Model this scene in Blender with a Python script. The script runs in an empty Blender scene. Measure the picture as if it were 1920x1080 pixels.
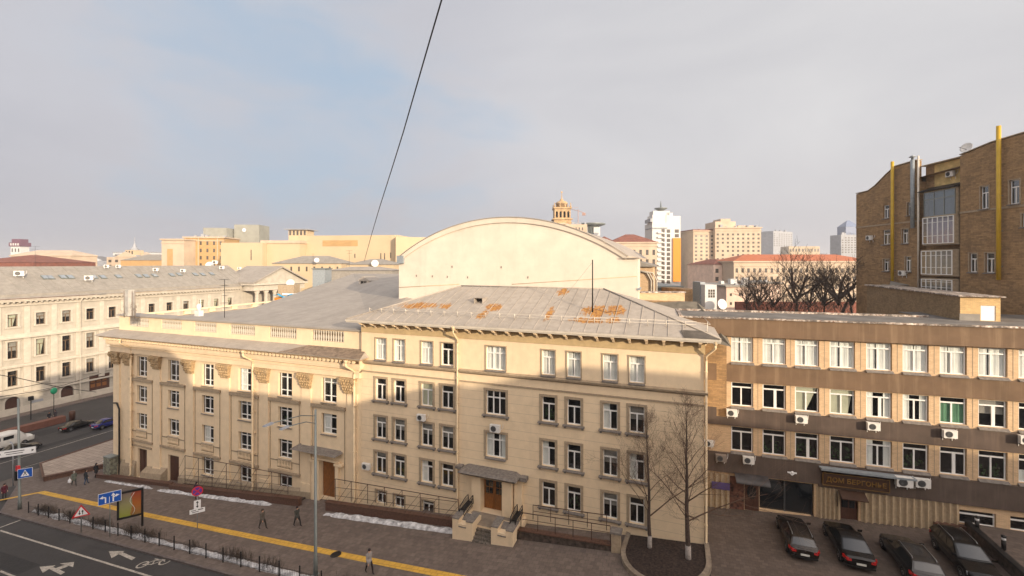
import bpy, math, random
from mathutils import Vector, Matrix, noise
R = math.radians
random.seed(7)
scene = bpy.context.scene
COL = scene.collection

# ------------------------------------------------------------------ camera
F, YH, AZ, H = 830.0, 493.0, R(20.35), 20.7      # focal length in px of a 1920 wide picture, horizon row, heading, eye height
CA, SA = math.cos(AZ), math.sin(AZ)
cd = bpy.data.cameras.new('camera'); cam = bpy.data.objects.new('camera', cd); COL.objects.link(cam)
cam.location = (0, 0, H); cam.rotation_euler = (R(90), 0, AZ)
cd.sensor_width = 36; cd.lens = 36*F/1920; cd.shift_y = -47/1920; cd.clip_start = .1; cd.clip_end = 9000
scene.camera = cam

# ------------------------------------------------------------------ world and sun
SUN_AZ, SUN_EL = R(57), R(13)                     # sun stands behind the camera to the right, low
SD = Vector((math.sin(SUN_AZ)*math.cos(SUN_EL), -math.cos(SUN_AZ)*math.cos(SUN_EL), math.sin(SUN_EL)))
w = bpy.data.worlds.new('World'); scene.world = w; w.use_nodes = True
nt = w.node_tree; nt.nodes.clear(); NW = nt.nodes.new; LK = nt.links.new
def wn(t, **k):
    n = NW(t)
    for a, b in k.items(): setattr(n, a, b)
    return n
def wmath(op, a, b=None, c=None, clamp=False):
    n = wn('ShaderNodeMath', operation=op, use_clamp=clamp)
    for i, v in enumerate((a, b, c)):
        if v is None: continue
        if isinstance(v, (int, float)): n.inputs[i].default_value = v
        else: LK(v, n.inputs[i])
    return n.outputs[0]
sky = wn('ShaderNodeTexSky'); sky.sky_type = 'NISHITA'; sky.sun_disc = False
sky.sun_elevation = SUN_EL; sky.sun_rotation = math.atan2(SD.x, SD.y); sky.dust_density = 2.5; sky.air_density = 1.2
tc = wn('ShaderNodeTexCoord'); gen = tc.outputs['Generated']
sep = wn('ShaderNodeSeparateXYZ'); LK(gen, sep.inputs[0])
mp = wn('ShaderNodeMapping'); LK(gen, mp.inputs[0]); mp.inputs['Scale'].default_value = (1.0, 1.0, 2.6); mp.inputs['Rotation'].default_value = (0, R(14), 0)
n1 = wn('ShaderNodeTexNoise'); LK(mp.outputs[0], n1.inputs['Vector']); n1.inputs['Scale'].default_value = 1.7; n1.inputs['Detail'].default_value = 6; n1.inputs['Roughness'].default_value = .52; n1.inputs['Distortion'].default_value = .5
n2 = wn('ShaderNodeTexNoise'); LK(mp.outputs[0], n2.inputs['Vector']); n2.inputs['Scale'].default_value = 5.0; n2.inputs['Detail'].default_value = 5; n2.inputs['Distortion'].default_value = .8
def dotdir(v):
    v = Vector(v).normalized()
    d = wn('ShaderNodeVectorMath', operation='DOT_PRODUCT'); LK(gen, d.inputs[0]); d.inputs[1].default_value = v
    return d.outputs['Value']
def smooth(x, a, b, lo=0., hi=1.):
    m = wn('ShaderNodeMapRange', interpolation_type='SMOOTHSTEP'); LK(x, m.inputs[0])
    m.inputs[1].default_value = a; m.inputs[2].default_value = b; m.inputs[3].default_value = lo; m.inputs[4].default_value = hi
    return m.outputs[0]
def wmix(f, a, b):
    m = wn('ShaderNodeMix', data_type='RGBA')
    for s_, v in ((m.inputs[0], f), (m.inputs[6], a), (m.inputs[7], b)):
        if isinstance(v, (int, float)): s_.default_value = v
        elif isinstance(v, tuple): s_.default_value = (*v, 1)
        else: LK(v, s_)
    return m.outputs[2]
nz = wmath('SUBTRACT', n1.outputs[0], .5); nf = wmath('SUBTRACT', n2.outputs[0], .5)
blue1 = wmath('ADD', wmath('ADD', dotdir((-.80, .78, .40)), wmath('MULTIPLY', nz, .34)), wmath('MULTIPLY', nf, .10))
gap = smooth(blue1, .925, 1.06)
blue2 = wmath('ADD', dotdir((-1.02, .72, .50)), wmath('MULTIPLY', nz, .3))
gap = wmath('MAXIMUM', gap, smooth(blue2, .95, 1.08, 0, .5))
right = smooth(dotdir((.55, .95, .25)), .45, .95)
low = smooth(sep.outputs[2], .0, .28, 1, 0)
cl = wmix(right, (4.75, 4.8, 5.2), (5.6, 5.55, 5.6))
cl = wmix(wmath('MULTIPLY', low, .75), cl, wmix(right, (3.25, 3.2, 3.5), (5.0, 4.7, 4.65)))
cl = wmix(wmath('ADD', wmath('MULTIPLY', nz, 2.2), .5, clamp=True), wmix(.5, cl, (3.7, 3.75, 4.25)), wmix(.3, cl, (6.3, 6.2, 6.4)))
skyb = wmix(.85, sky.outputs[0], (2.9, 4.2, 5.7))
col = wmix(wmath('MULTIPLY', gap, .72), cl, skyb)
glow = smooth(dotdir((SD.x, SD.y, .15)), .0, .9, 1.0, 4.6)      # unseen sky towards the low sun, brightened to fill the shaded walls
warm = wmix(smooth(dotdir((SD.x, SD.y, .15)), -.1, .8), (1, 1, 1), (1.06, .93, .78))
vm0 = wn('ShaderNodeVectorMath', operation='MULTIPLY'); LK(col, vm0.inputs[0]); LK(warm, vm0.inputs[1])
vm = wn('ShaderNodeVectorMath', operation='SCALE'); LK(vm0.outputs[0], vm.inputs[0]); LK(glow, vm.inputs['Scale'])
bg = wn('ShaderNodeBackground'); LK(vm.outputs[0], bg.inputs[0]); bg.inputs[1].default_value = .1
wo = wn('ShaderNodeOutputWorld'); LK(bg.outputs[0], wo.inputs[0])

sl = bpy.data.lights.new('sun', 'SUN'); sun = bpy.data.objects.new('sun', sl); COL.objects.link(sun)
sl.energy = 4.8; sl.angle = R(.5); sl.color = (1, .82, .60)
sun.rotation_euler = SD.to_track_quat('Z', 'Y').to_euler()
scene.view_settings.view_transform = 'Standard'; scene.view_settings.look = 'None'
scene.view_settings.exposure = .32; scene.view_settings.gamma = 1

# ------------------------------------------------------------------ measuring helpers: photo position -> real point on a real plane
def ray(px, py):
    a, b = (px-960)/F, (YH-py)/F
    return Vector((a*CA-SA, a*SA+CA, b))
def onY(px, py, y): d = ray(px, py); t = y/d.y; return Vector((d.x*t, y, H+d.z*t))
def onX(px, py, x): d = ray(px, py); t = x/d.x; return Vector((x, d.y*t, H+d.z*t))
def onD(px, py, D): d = ray(px, py); return Vector((d.x*D, d.y*D, H+d.z*D))
def onZ(px, py, z): d = ray(px, py); t = (z-H)/d.z; return Vector((d.x*t, d.y*t, z))
def onP(px, py, p, n):
    d = ray(px, py); o = Vector((0, 0, H)); t = (Vector(p)-o).dot(n)/d.dot(n); return o+d*t
def gz(x):
    if x < -76: return -6.8
    if x < 0: return .2+.0921*x
    return .2+.05*min(x, 60)
def onG(px, py):
    for k, z0, ok in ((.0921, .2, lambda x: -76 <= x <= 0), (.05, .2, lambda x: x > 0), (0, -6.8, lambda x: x < -76)):
        d = ray(px, py); t = (z0-H)/(d.z-k*d.x); p = Vector((d.x*t, d.y*t, H+d.z*t))
        if ok(p.x): return p
    return p

# ------------------------------------------------------------------ materials
MATS = {}
def mat(name, c, rough=.8, metal=0., var=.12, vs=1.5, bump=0., bs=20., spec=.4, emit=None, kind=None, **kw):
    if name in MATS: return MATS[name]
    m = bpy.data.materials.new(name); m.use_nodes = True; t = m.node_tree; N = t.nodes.new; L = t.links.new
    b = t.nodes['Principled BSDF']; b.inputs['Roughness'].default_value = rough; b.inputs['Metallic'].default_value = metal
    b.inputs['Specular IOR Level'].default_value = spec
    tcn = N('ShaderNodeTexCoord'); P = tcn.outputs['Object']
    def mixc(f, a, bb, mode='MIX'):
        n = N('ShaderNodeMix'); n.data_type = 'RGBA'; n.blend_type = mode
        for s_, v in ((n.inputs[0], f), (n.inputs[6], a), (n.inputs[7], bb)):
            if isinstance(v, (int, float)): s_.default_value = v
            elif isinstance(v, tuple): s_.default_value = (*v[:3], 1)
            else: L(v, s_)
        return n.outputs[2]
    def noi(scale, det=4, rough_=.6, vec=None, dist=0):
        n = N('ShaderNodeTexNoise'); L(vec or P, n.inputs['Vector']); n.inputs['Scale'].default_value = scale
        n.inputs['Detail'].default_value = det; n.inputs['Roughness'].default_value = rough_; n.inputs['Distortion'].default_value = dist; return n.outputs[0]
    def rng(x, a, bb, lo=0, hi=1):
        n = N('ShaderNodeMapRange'); L(x, n.inputs[0]); n.inputs[1].default_value = a; n.inputs[2].default_value = bb
        n.inputs[3].default_value = lo; n.inputs[4].default_value = hi; return n.outputs[0]
    def ma(op, a, bb=None):
        n = N('ShaderNodeMath'); n.operation = op
        for i, v in enumerate((a, bb)):
            if v is None: continue
            if isinstance(v, (int, float)): n.inputs[i].default_value = v
            else: L(v, n.inputs[i])
        return n.outputs[0]
    def mapv(sc, vec=None, rot=(0, 0, 0)):
        n = N('ShaderNodeMapping'); L(vec or P, n.inputs[0]); n.inputs['Scale'].default_value = sc; n.inputs['Rotation'].default_value = rot; return n.outputs[0]
    s3 = N('ShaderNodeSeparateXYZ'); L(P, s3.inputs[0]); X, Y, Z = s3.outputs
    dk = tuple(v*(1-var*1.6) for v in c); lt = tuple(min(1, v*(1+var)) for v in c)
    colr = mixc(rng(noi(vs, 5), .3, .7), dk, lt)
    bumpsrc = None
    if kind == 'plaster' or kind == 'rustic':
        st = noi(1.0, 5, .7, mapv((1.3, 1.3, .12)))              # rain streaks
        colr = mixc(rng(st, .56, .8, 0, kw.get('stain', .3)), colr, tuple(v*.55 for v in c))
        colr = mixc(rng(noi(.35, 4, .6), .5, .75, 0, .35), colr, tuple(v*.8 for v in c))
        st2 = noi(1.0, 6, .75, mapv((4.5, 4.5, .22)))
        colr = mixc(rng(st2, .60, .78, 0, kw.get('stain', .3)*1.2), colr, tuple(v*.5 for v in c))
        colr = mixc(ma('MULTIPLY', rng(noi(.16, 3, .5), .5, .56), .16), colr, tuple(min(1, v*1.18) for v in c))
        bumpsrc = noi(35, 3)
    if kind == 'rustic':
        fr = ma('FRACT', ma('DIVIDE', Z, kw.get('step', .62)))
        gl = ma('LESS_THAN', fr, .055); zl = ma('LESS_THAN', Z, kw.get('ztop', 10))
        colr = mixc(ma('MULTIPLY', ma('MULTIPLY', gl, zl), .33), colr, tuple(v*.35 for v in c))
    if kind in ('brick', 'paver', 'tile'):
        cb = N('ShaderNodeCombineXYZ')
        if kind == 'brick': L(ma('ADD', X, Y), cb.inputs[0]); L(Z, cb.inputs[1])
        else: L(X, cb.inputs[0]); L(Y, cb.inputs[1])
        br = N('ShaderNodeTexBrick'); L(cb.outputs[0], br.inputs['Vector']); br.inputs['Scale'].default_value = 1
        bw, bh = kw.get('size', (.25, .075)); br.inputs['Brick Width'].default_value = bw; br.inputs['Row Height'].default_value = bh
        br.inputs['Mortar Size'].default_value = kw.get('mortar', .008); br.inputs['Bias'].default_value = 0
        br.inputs['Color1'].default_value = (*tuple(v*(1-var) for v in c), 1); br.inputs['Color2'].default_value = (*tuple(min(1, v*(1+var)) for v in c), 1)
        br.inputs['Mortar'].default_value = (*kw.get('mc', tuple(v*.55 for v in c)), 1)
        colr = mixc(.65, colr, br.outputs['Color'])
        if kw.get('patch'):
            colr = mixc(rng(noi(.55, 6, .7), .48, .68, 0, kw['patch']), colr, kw.get('pc', tuple(v*.5 for v in c)))
            colr = mixc(rng(noi(3.5, 5, .7), .52, .7, 0, kw['patch']*.6), colr, tuple(min(1, v*1.5) for v in c))
        bumpsrc = br.outputs['Fac']; bump = bump or .15
    if kind == 'roof':
        colr = mixc(rng(noi(.5, 6, .7, mapv((1, .35, 1))), .45, .7, 0, .5), colr, tuple(v*.62 for v in c))
        colr = mixc(rng(noi(6, 4, .7, mapv((3, .3, 1))), .55, .8, 0, .35), colr, tuple(min(1, v*1.35) for v in c))
        for (rx, ry, rw, rh) in kw.get('rust', ()):
            dx = ma('DIVIDE', ma('SUBTRACT', X, rx), rw); dy = ma('DIVIDE', ma('SUBTRACT', Y, ry), rh)
            dd = ma('ADD', ma('POWER', ma('ABSOLUTE', dx), 2.), ma('POWER', ma('ABSOLUTE', dy), 2.))
            dd = ma('ADD', dd, ma('MULTIPLY', ma('SUBTRACT', noi(1.0, 7, .8, mapv((3.2, .9, 1))), .5), 7.5))
            colr = mixc(rng(dd, .7, 1.2, .95, 0), colr, mixc(rng(noi(5, 4), .35, .65), (.20, .075, .02), (.50, .24, .04)))
    if kind == 'worn':
        colr = mixc(rng(noi(9, 6, .8), .54, .66, 0, .8), colr, (.07, .062, .056))
        colr = mixc(rng(noi(.8, 5, .7), .5, .7, 0, .5), colr, (.12, .105, .09))
    if kind == 'flaky':
        colr = mixc(rng(noi(4.5, 6, .75), .47, .60, 0, .95), colr, (.13, .055, .025))
        colr = mixc(rng(noi(1.1, 4, .7), .48, .6, 0, .9), colr, (.10, .085, .075))
    if kind == 'streak':                                          # painted render with run marks
        colr = mixc(rng(noi(1.0, 5, .7, mapv((2.2, 2.2, .10))), .5, .75, 0, .6), colr, kw.get('sc', tuple(min(1, v*1.7) for v in c)))
        colr = mixc(rng(noi(.3, 5, .6), .5, .7, 0, .5), colr, tuple(v*.6 for v in c))
        bumpsrc = noi(40, 3)
    if kind == 'asphalt':
        colr = mixc(rng(noi(.25, 6, .65), .42, .66, 0, .6), colr, tuple(v*1.55 for v in c))
        colr = mixc(rng(noi(.9, 6, .7, mapv((.2, 1.6, 1))), .55, .75, 0, .5), colr, tuple(v*.55 for v in c))
        bumpsrc = noi(60, 2)
    if kind == 'wood':
        colr = mixc(rng(noi(3, 5, .7, mapv((9, 9, .8))), .35, .7), tuple(v*.5 for v in c), tuple(v*1.3 for v in c))
    if kind in ('brick', 'paver', 'asphalt'):
        pass
    L(colr, b.inputs['Base Color'])
    if emit: b.inputs['Emission Color'].default_value = (*emit[:3], 1); b.inputs['Emission Strength'].default_value = emit[3]
    if bump:
        bn = N('ShaderNodeBump'); L(bumpsrc if bumpsrc is not None else noi(bs, 3), bn.inputs['Height']); bn.inputs['Strength'].default_value = bump; bn.inputs['Distance'].default_value = .02
        L(bn.outputs[0], b.inputs['Normal'])
    MATS[name] = m; return m
def glassmat(name, tint=(.55, .6, .62), refl=.10):
    if name in MATS: return MATS[name]
    m = bpy.data.materials.new(name); m.use_nodes = True; t = m.node_tree; t.nodes.clear(); N = t.nodes.new; L = t.links.new
    tr = N('ShaderNodeBsdfTransparent'); tr.inputs[0].default_value = (*tint, 1)
    gl = N('ShaderNodeBsdfGlossy'); gl.inputs['Roughness'].default_value = .03
    fr = N('ShaderNodeLayerWeight'); fr.inputs[0].default_value = .5
    pw = N('ShaderNodeMath'); pw.operation = 'POWER'; L(fr.outputs['Facing'], pw.inputs[0]); pw.inputs[1].default_value = 4
    ad = N('ShaderNodeMath'); ad.operation = 'MULTIPLY_ADD'; L(pw.outputs[0], ad.inputs[0]); ad.inputs[1].default_value = .7; ad.inputs[2].default_value = refl; ad.use_clamp = True
    no = N('ShaderNodeTexNoise'); no.inputs['Scale'].default_value = 1.3; tcn = N('ShaderNodeTexCoord'); L(tcn.outputs['Object'], no.inputs['Vector'])
    bp = N('ShaderNodeBump'); bp.inputs['Strength'].default_value = .12; bp.inputs['Distance'].default_value = .05; L(no.outputs[0], bp.inputs['Height']); L(bp.outputs[0], gl.inputs['Normal'])
    mx = N('ShaderNodeMixShader'); L(ad.outputs[0], mx.inputs[0]); L(tr.outputs[0], mx.inputs[1]); L(gl.outputs[0], mx.inputs[2])
    o = N('ShaderNodeOutputMaterial'); L(mx.outputs[0], o.inputs[0]); MATS[name] = m; return m

CREAM = (.75, .59, .395)
M_wall = mat('cream_render', CREAM, .9, var=.05, kind='plaster', bump=.1, stain=.3)
M_rust = mat('cream_rusticated_render', CREAM, .9, var=.05, kind='rustic', bump=.1, step=.74, ztop=9.9, stain=.3)
M_trim = mat('tan_stone_trim', (.36, .28, .19), .85, var=.14, vs=4, bump=.15)
M_frieze = mat('ochre_frieze', (.50, .37, .20), .9, var=.1)
M_sill = mat('grey_stone_sill', (.195, .17, .148), .8, var=.25, vs=5, bump=.15)
M_cap = mat('carved_stone', (.44, .31, .17), .9, var=.35, vs=9, bump=.4, bs=14)
M_white = mat('white_window_paint', (.80, .79, .76), .45, var=.05)
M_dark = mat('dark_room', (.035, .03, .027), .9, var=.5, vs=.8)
M_glass = glassmat('window_glass', (.9, .92, .92), .10)
M_bglass = glassmat('blue_window_glass', (.35, .5, .62), .22)
M_curt = mat('white_curtain', (.80, .80, .76), .9, var=.06)
M_gcurt = mat('green_curtain', (.12, .26, .16), .9, var=.1)
M_ycurt = mat('pale_green_blind', (.50, .50, .38), .9, var=.08)
M_rcurt = mat('grey_blind', (.33, .31, .28), .9, var=.08)
M_leafy = mat('house_plants', (.035, .07, .022), .8, var=.6, vs=9)
M_roofm = mat('sheet_metal_roof', (.36, .315, .265), .7, 0.0, var=.1, vs=2, kind='roof')
M_roofg = mat('flat_grey_roof', (.33, .295, .255), .7, 0, var=.08, vs=1, kind='roof')
M_roofw = mat('old_zinc_roof', (.28, .255, .22), .75, 0, var=.12, kind='roof')
M_hall = mat('pale_hall_render', (.65, .575, .475), .9, var=.06, vs=.6, kind='plaster', stain=.3)
M_pale = mat('pale_classical_render', (.43, .39, .325), .9, var=.12, vs=.7, kind='rustic', bump=.15, stain=.35, step=.62, ztop=-2.0)
M_palet = mat('pale_classical_trim', (.50, .45, .375), .85, var=.08)
M_brick = mat('yellow_brick', (.60, .42, .25), .9, var=.16, kind='brick', mc=(.42, .30, .19))
M_brickd = mat('old_brown_brick', (.32, .20, .095), .9, var=.3, vs=2.5, kind='brick', mc=(.19, .13, .08), patch=.6, pc=(.12, .078, .045), size=(.5, .15), mortar=.012)
M_band2 = mat('dark_band_render', (.095, .068, .053), .9, var=.15, vs=.8, kind='streak', sc=(.17, .12, .09), bump=.15)
M_band = mat('brown_band_render', (.165, .105, .062), .9, var=.1, vs=.8, kind='streak', sc=(.33, .23, .14), bump=.15)
M_granite = mat('brown_granite', (.115, .058, .038), .6, var=.25, vs=6, bump=.1)
M_darkst = mat('dark_stone_wall', (.075, .055, .042), .9, var=.5, vs=3, bump=.5, bs=8)
M_tan = mat('tan_ribbed_panel', (.42, .32, .205), .85, var=.12, vs=5)
M_patch = mat('asphalt_patch', (.030, .028, .027), .9, var=.2, vs=4)
M_asph = mat('asphalt', (.043, .039, .037), .85, var=.12, vs=6, kind='asphalt', bump=.25)
M_pave = mat('block_paving', (.148, .114, .094), .85, var=.28, vs=3, kind='paver', size=(.4, .4), mortar=.015, patch=.5, pc=(.11, .082, .068))
M_pave2 = mat('courtyard_paving', (.105, .078, .062), .85, var=.28, vs=3, kind='paver', size=(.4, .3), mortar=.015, patch=.5, pc=(.09, .068, .056))
M_tact = mat('yellow_tactile_paving', (.62, .36, .055), .8, var=.12, vs=4, kind='paver', size=(.5, .5), mortar=.03, patch=.55, pc=(.34, .20, .05))
M_kerb = mat('granite_kerb', (.13, .105, .095), .8, var=.25, vs=4, bump=.1)
M_paint = mat('road_paint', (.46, .41, .345), .7, var=.3, vs=7, kind='worn')
M_ground = mat('city_ground', (.16, .13, .11), .95, var=.3, vs=.05)
M_snow = mat('dirty_snow', (.56, .55, .55), .75, var=.4, vs=2.6, bump=.4, bs=9)
M_soil = mat('bare_soil', (.038, .024, .018), 1, var=.5, vs=6, bump=.6, bs=10)
M_steel = mat('grey_painted_steel', (.20, .22, .21), .45, .4, var=.1)
M_black = mat('black_metal', (.02, .018, .017), .5, .3, var=.2)
M_rail = mat('brown_metal_railing', (.09, .045, .03), .6, .2, var=.2)
M_wrail = mat('pale_metal_rail', (.62, .56, .47), .6, .2, var=.1)
M_door = mat('varnished_wood', (.26, .10, .025), .5, var=.2, kind='wood')
M_ddoor = mat('dark_brown_door', (.085, .035, .02), .5, var=.2, kind='wood')
M_acw = mat('white_casing', (.70, .68, .64), .5, var=.08, vs=5)
M_acg = mat('grey_casing', (.24, .20, .17), .6, var=.1)
M_acd = mat('fan_grille', (.10, .10, .10), .5, .4, var=.2)
M_bark = mat('grey_brown_bark', (.075, .052, .04), .95, var=.3, vs=8, bump=.3)
M_twig = mat('bare_twig', (.12, .07, .045), .9, var=.2)
M_lime = mat('limewashed_bark', (.33, .29, .26), .9, var=.2, vs=6)
M_yel = mat('yellow_pipe_paint', (.52, .33, .02), .4, var=.08)
M_zinc = mat('galvanised_duct', (.27, .30, .32), .55, .15, var=.12, vs=4)
M_red = mat('red_sign', (.60, .03, .04), .4, var=.05)
M_blue = mat('blue_sign', (.012, .09, .42), .4, var=.05)
M_signw = mat('white_sign', (.80, .80, .80), .4, var=.03)
M_gold = mat('dull_gold_letters', (.30, .17, .045), .45, .5, var=.2)
M_fascia = mat('brown_sign_board', (.055, .026, .014), .5, var=.2)
M_tyre = mat('tyre_rubber', (.016, .016, .016), .9, var=.1)
M_rim = mat('alloy_rim', (.35, .35, .36), .3, .8, var=.1)
M_cglass = mat('car_glass', (.012, .014, .016), .04, 0, var=.05, spec=.9)
M_tail = mat('red_lamp_lens', (.42, .012, .012), .15, var=.1, spec=.8)
M_head = mat('clear_lamp_lens', (.55, .57, .6), .1, .3, var=.1, spec=.9)
M_plate = mat('number_plate', (.6, .6, .55), .4, var=.05)
M_orange = mat('orange_panel', (.66, .23, .015), .7, var=.03)
M_hwhite = mat('tower_white', (.56, .555, .54), .7, var=.04)
M_beige = mat('far_beige', (.50, .395, .29), .9, var=.1, vs=.2)
M_towero = mat('weathered_ochre_stone', (.44, .30, .16), .9, var=.2, vs=.4)
M_ochre = mat('far_ochre', (.46, .29, .125), .9, var=.12, vs=.2, kind='brick', size=(1.2, .5), mortar=.05)
M_sand = mat('far_sand', (.50, .39, .25), .9, var=.06, vs=.1)
M_redroof = mat('red_tile_roof', (.42, .13, .055), .85, var=.15, vs=.5, kind='tile', size=(1.0, .6), mortar=.05)
M_brroof = mat('brown_tile_roof', (.20, .07, .045), .85, var=.2, vs=.6)
M_fwin = mat('far_window', (.09, .075, .06), .2, var=.5, vs=.7, spec=.6)
M_fgrey = mat('far_grey', (.30, .31, .33), .7, var=.15, vs=.2)
M_hill = mat('wooded_hill', (.085, .075, .07), 1, var=.4, vs=.03)
M_tarp = mat('blue_tarpaulin', (.05, .38, .62), .6, var=.15, vs=3)
M_skin = mat('skin', (.52, .30, .20), .6, var=.05)
M_shed = mat('grey_green_sheet', (.27, .27, .235), .8, var=.1, vs=.3)
M_pink = mat('old_pink_render', (.66, .50, .40), .9, var=.12, vs=.5, kind='plaster')

# ------------------------------------------------------------------ mesh builder
class MB:
    def __init__(s): s.v = []; s.f = []; s.m = []; s.s = []
    def face(s, pts, mi=0, sm=False):
        n = len(s.v); s.v += [tuple(p) for p in pts]; s.f.append(tuple(range(n, n+len(pts)))); s.m.append(mi); s.s.append(sm)
    def box(s, x0, x1, y0, y1, z0, z1, mi=0):
        n = len(s.v); s.v += [(x0, y0, z0), (x1, y0, z0), (x1, y1, z0), (x0, y1, z0), (x0, y0, z1), (x1, y0, z1), (x1, y1, z1), (x0, y1, z1)]
        for f in ((3, 2, 1, 0), (4, 5, 6, 7), (0, 1, 5, 4), (1, 2, 6, 5), (2, 3, 7, 6), (3, 0, 4, 7)): s.f.append(tuple(n+i for i in f)); s.m.append(mi); s.s.append(False)
        return s
    def hexa(s, p, mi=0):                                    # 8 points, bottom ring then top ring
        n = len(s.v); s.v += [tuple(q) for q in p]
        for f in ((3, 2, 1, 0), (4, 5, 6, 7), (0, 1, 5, 4), (1, 2, 6, 5), (2, 3, 7, 6), (3, 0, 4, 7)): s.f.append(tuple(n+i for i in f)); s.m.append(mi); s.s.append(False)
        return s
    def tube(s, pts, r, k=6, mi=0, caps=True, sm=True):
        pts = [Vector(p) for p in pts]; rs = r if isinstance(r, (list, tuple)) else [r]*len(pts); n0 = len(s.v)
        up = None
        for i, p in enumerate(pts):
            t = (pts[min(i+1, len(pts)-1)]-pts[max(i-1, 0)]).normalized()
            if up is None:
                up = Vector((0, 0, 1)) if abs(t.z) < .9 else Vector((1, 0, 0))
            a = t.cross(up).normalized(); b_ = a.cross(t).normalized(); up = b_
            for j in range(k):
                an = 2*math.pi*j/k; s.v.append(tuple(p+(a*math.cos(an)+b_*math.sin(an))*rs[i]))
        for i in range(len(pts)-1):
            for j in range(k):
                a0 = n0+i*k+j; a1 = n0+i*k+(j+1) % k; s.f.append((a0, a1, a1+k, a0+k)); s.m.append(mi); s.s.append(sm)
        if caps:
            s.f.append(tuple(n0+j for j in reversed(range(k)))); s.m.append(mi); s.s.append(False)
            s.f.append(tuple(n0+(len(pts)-1)*k+j for j in range(k))); s.m.append(mi); s.s.append(False)
        return s
    def extr(s, poly, d, mi=0):                              # closed planar polygon of 3D points pushed by vector d
        d = Vector(d); P0 = [Vector(p) for p in poly]; P1 = [p+d for p in P0]; n = len(s.v); k = len(poly)
        s.v += [tuple(p) for p in P0+P1]; s.f.append(tuple(range(n+k-1, n-1, -1))); s.f.append(tuple(range(n+k, n+2*k)))
        s.m += [mi, mi]; s.s += [False, False]
        for i in range(k):
            j = (i+1) % k; s.f.append((n+i, n+j, n+k+j, n+k+i)); s.m.append(mi); s.s.append(False)
        return s
    def lathe(s, prof, k=16, o=(0, 0, 0), mi=0, sm=True):    # prof: (r, z)
        n0 = len(s.v)
        for r, z in prof:
            for j in range(k):
                a = 2*math.pi*j/k; s.v.append((o[0]+r*math.cos(a), o[1]+r*math.sin(a), o[2]+z))
        for i in range(len(prof)-1):
            for j in range(k):
                a0 = n0+i*k+j; a1 = n0+i*k+(j+1) % k; s.f.append((a0, a1, a1+k, a0+k)); s.m.append(mi); s.s.append(sm)
        s.f.append(tuple(n0+j for j in reversed(range(k)))); s.m.append(mi); s.s.append(False)
        s.f.append(tuple(n0+(len(prof)-1)*k+j for j in range(k))); s.m.append(mi); s.s.append(False)
        return s
    def blob(s, c, r, k=6, mi=0):
        rx, ry, rz = r if isinstance(r, tuple) else (r, r, r)
        prof = [(math.sin(math.pi*i/k), -math.cos(math.pi*i/k)) for i in range(k+1)]; n0 = len(s.v); kk = k+2
        for a, z in prof:
            for j in range(kk):
                an = 2*math.pi*j/kk; s.v.append((c[0]+rx*max(a, .02)*math.cos(an), c[1]+ry*max(a, .02)*math.sin(an), c[2]+rz*z))
        for i in range(k):
            for j in range(kk):
                a0 = n0+i*kk+j; a1 = n0+i*kk+(j+1) % kk; s.f.append((a0, a1, a1+kk, a0+kk)); s.m.append(mi); s.s.append(True)
        return s
    def mesh(s, name, mats):
        me = bpy.data.meshes.new(name); me.from_pydata(s.v, [], s.f)
        for m in (mats if isinstance(mats, (list, tuple)) else [mats]): me.materials.append(m)
        me.polygons.foreach_set('material_index', s.m); me.polygons.foreach_set('use_smooth', s.s); me.update(); return me
    def build(s, name, mats, parent=None, loc=(0, 0, 0), rz=0):
        return inst(name, s.mesh(name, mats), parent, loc, rz)
OFF = {}
def inst(name, me, parent=None, loc=(0, 0, 0), rz=0, rot=None, sc=None):
    o = bpy.data.objects.new(name, me); COL.objects.link(o)
    if parent is not None and parent.name in OFF: loc = Vector(loc)+OFF[parent.name]
    o.location = loc; o.rotation_euler = rot or (0, 0, rz)
    if sc: o.scale = sc
    if parent: o.parent = parent
    return o
def tag(o, label, cat, group=None):
    o['label'] = label; o['category'] = cat
    if group: o['group'] = group
    return o
def thing(name, label, cat, loc=(0, 0, 0), rz=0, group=None):
    o = bpy.data.objects.new(name, None); COL.objects.link(o); o.location = loc; o.rotation_euler = (0, 0, rz); o.empty_display_size = .3
    return tag(o, label, cat, group)
def building(name, label, cat, org, base, rz=0, group=None):
    """a thing whose parts are drawn in a frame with origin org (z = real height); the Empty itself sits at base (same frame, x, y) on the ground"""
    c, s_ = math.cos(rz), math.sin(rz); p = (org[0]+base[0]*c-base[1]*s_, org[1]+base[0]*s_+base[1]*c, base[2])
    t = thing(name, label, cat, p, rz, group); OFF[t.name] = Vector((-base[0], -base[1], -base[2])); return t
def struct(name, mb, m, kind='structure'):
    o = mb.build(name, m); o['kind'] = kind; return o
def copy_tree(o, parent=None):
    c = o.copy(); COL.objects.link(c); c.parent = parent
    for ch in o.children: copy_tree(ch, c)
    return c
CACHE = {}
def cached(key, fn):
    if key not in CACHE: CACHE[key] = fn()
    return CACHE[key]
def text_mesh(txt, size, m, extr=.02, name='lettering', align='CENTER'):
    cu = bpy.data.curves.new(name, 'FONT'); cu.body = txt; cu.size = size; cu.extrude = extr; cu.align_x = align; cu.resolution_u = 3; cu.offset = size*.012
    o = bpy.data.objects.new(name, cu); COL.objects.link(o); bpy.context.view_layer.update()
    me = bpy.data.meshes.new_from_object(o.evaluated_get(bpy.context.evaluated_depsgraph_get())); me.name = name
    bpy.data.objects.remove(o); me.materials.clear(); me.materials.append(m); return me

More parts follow.
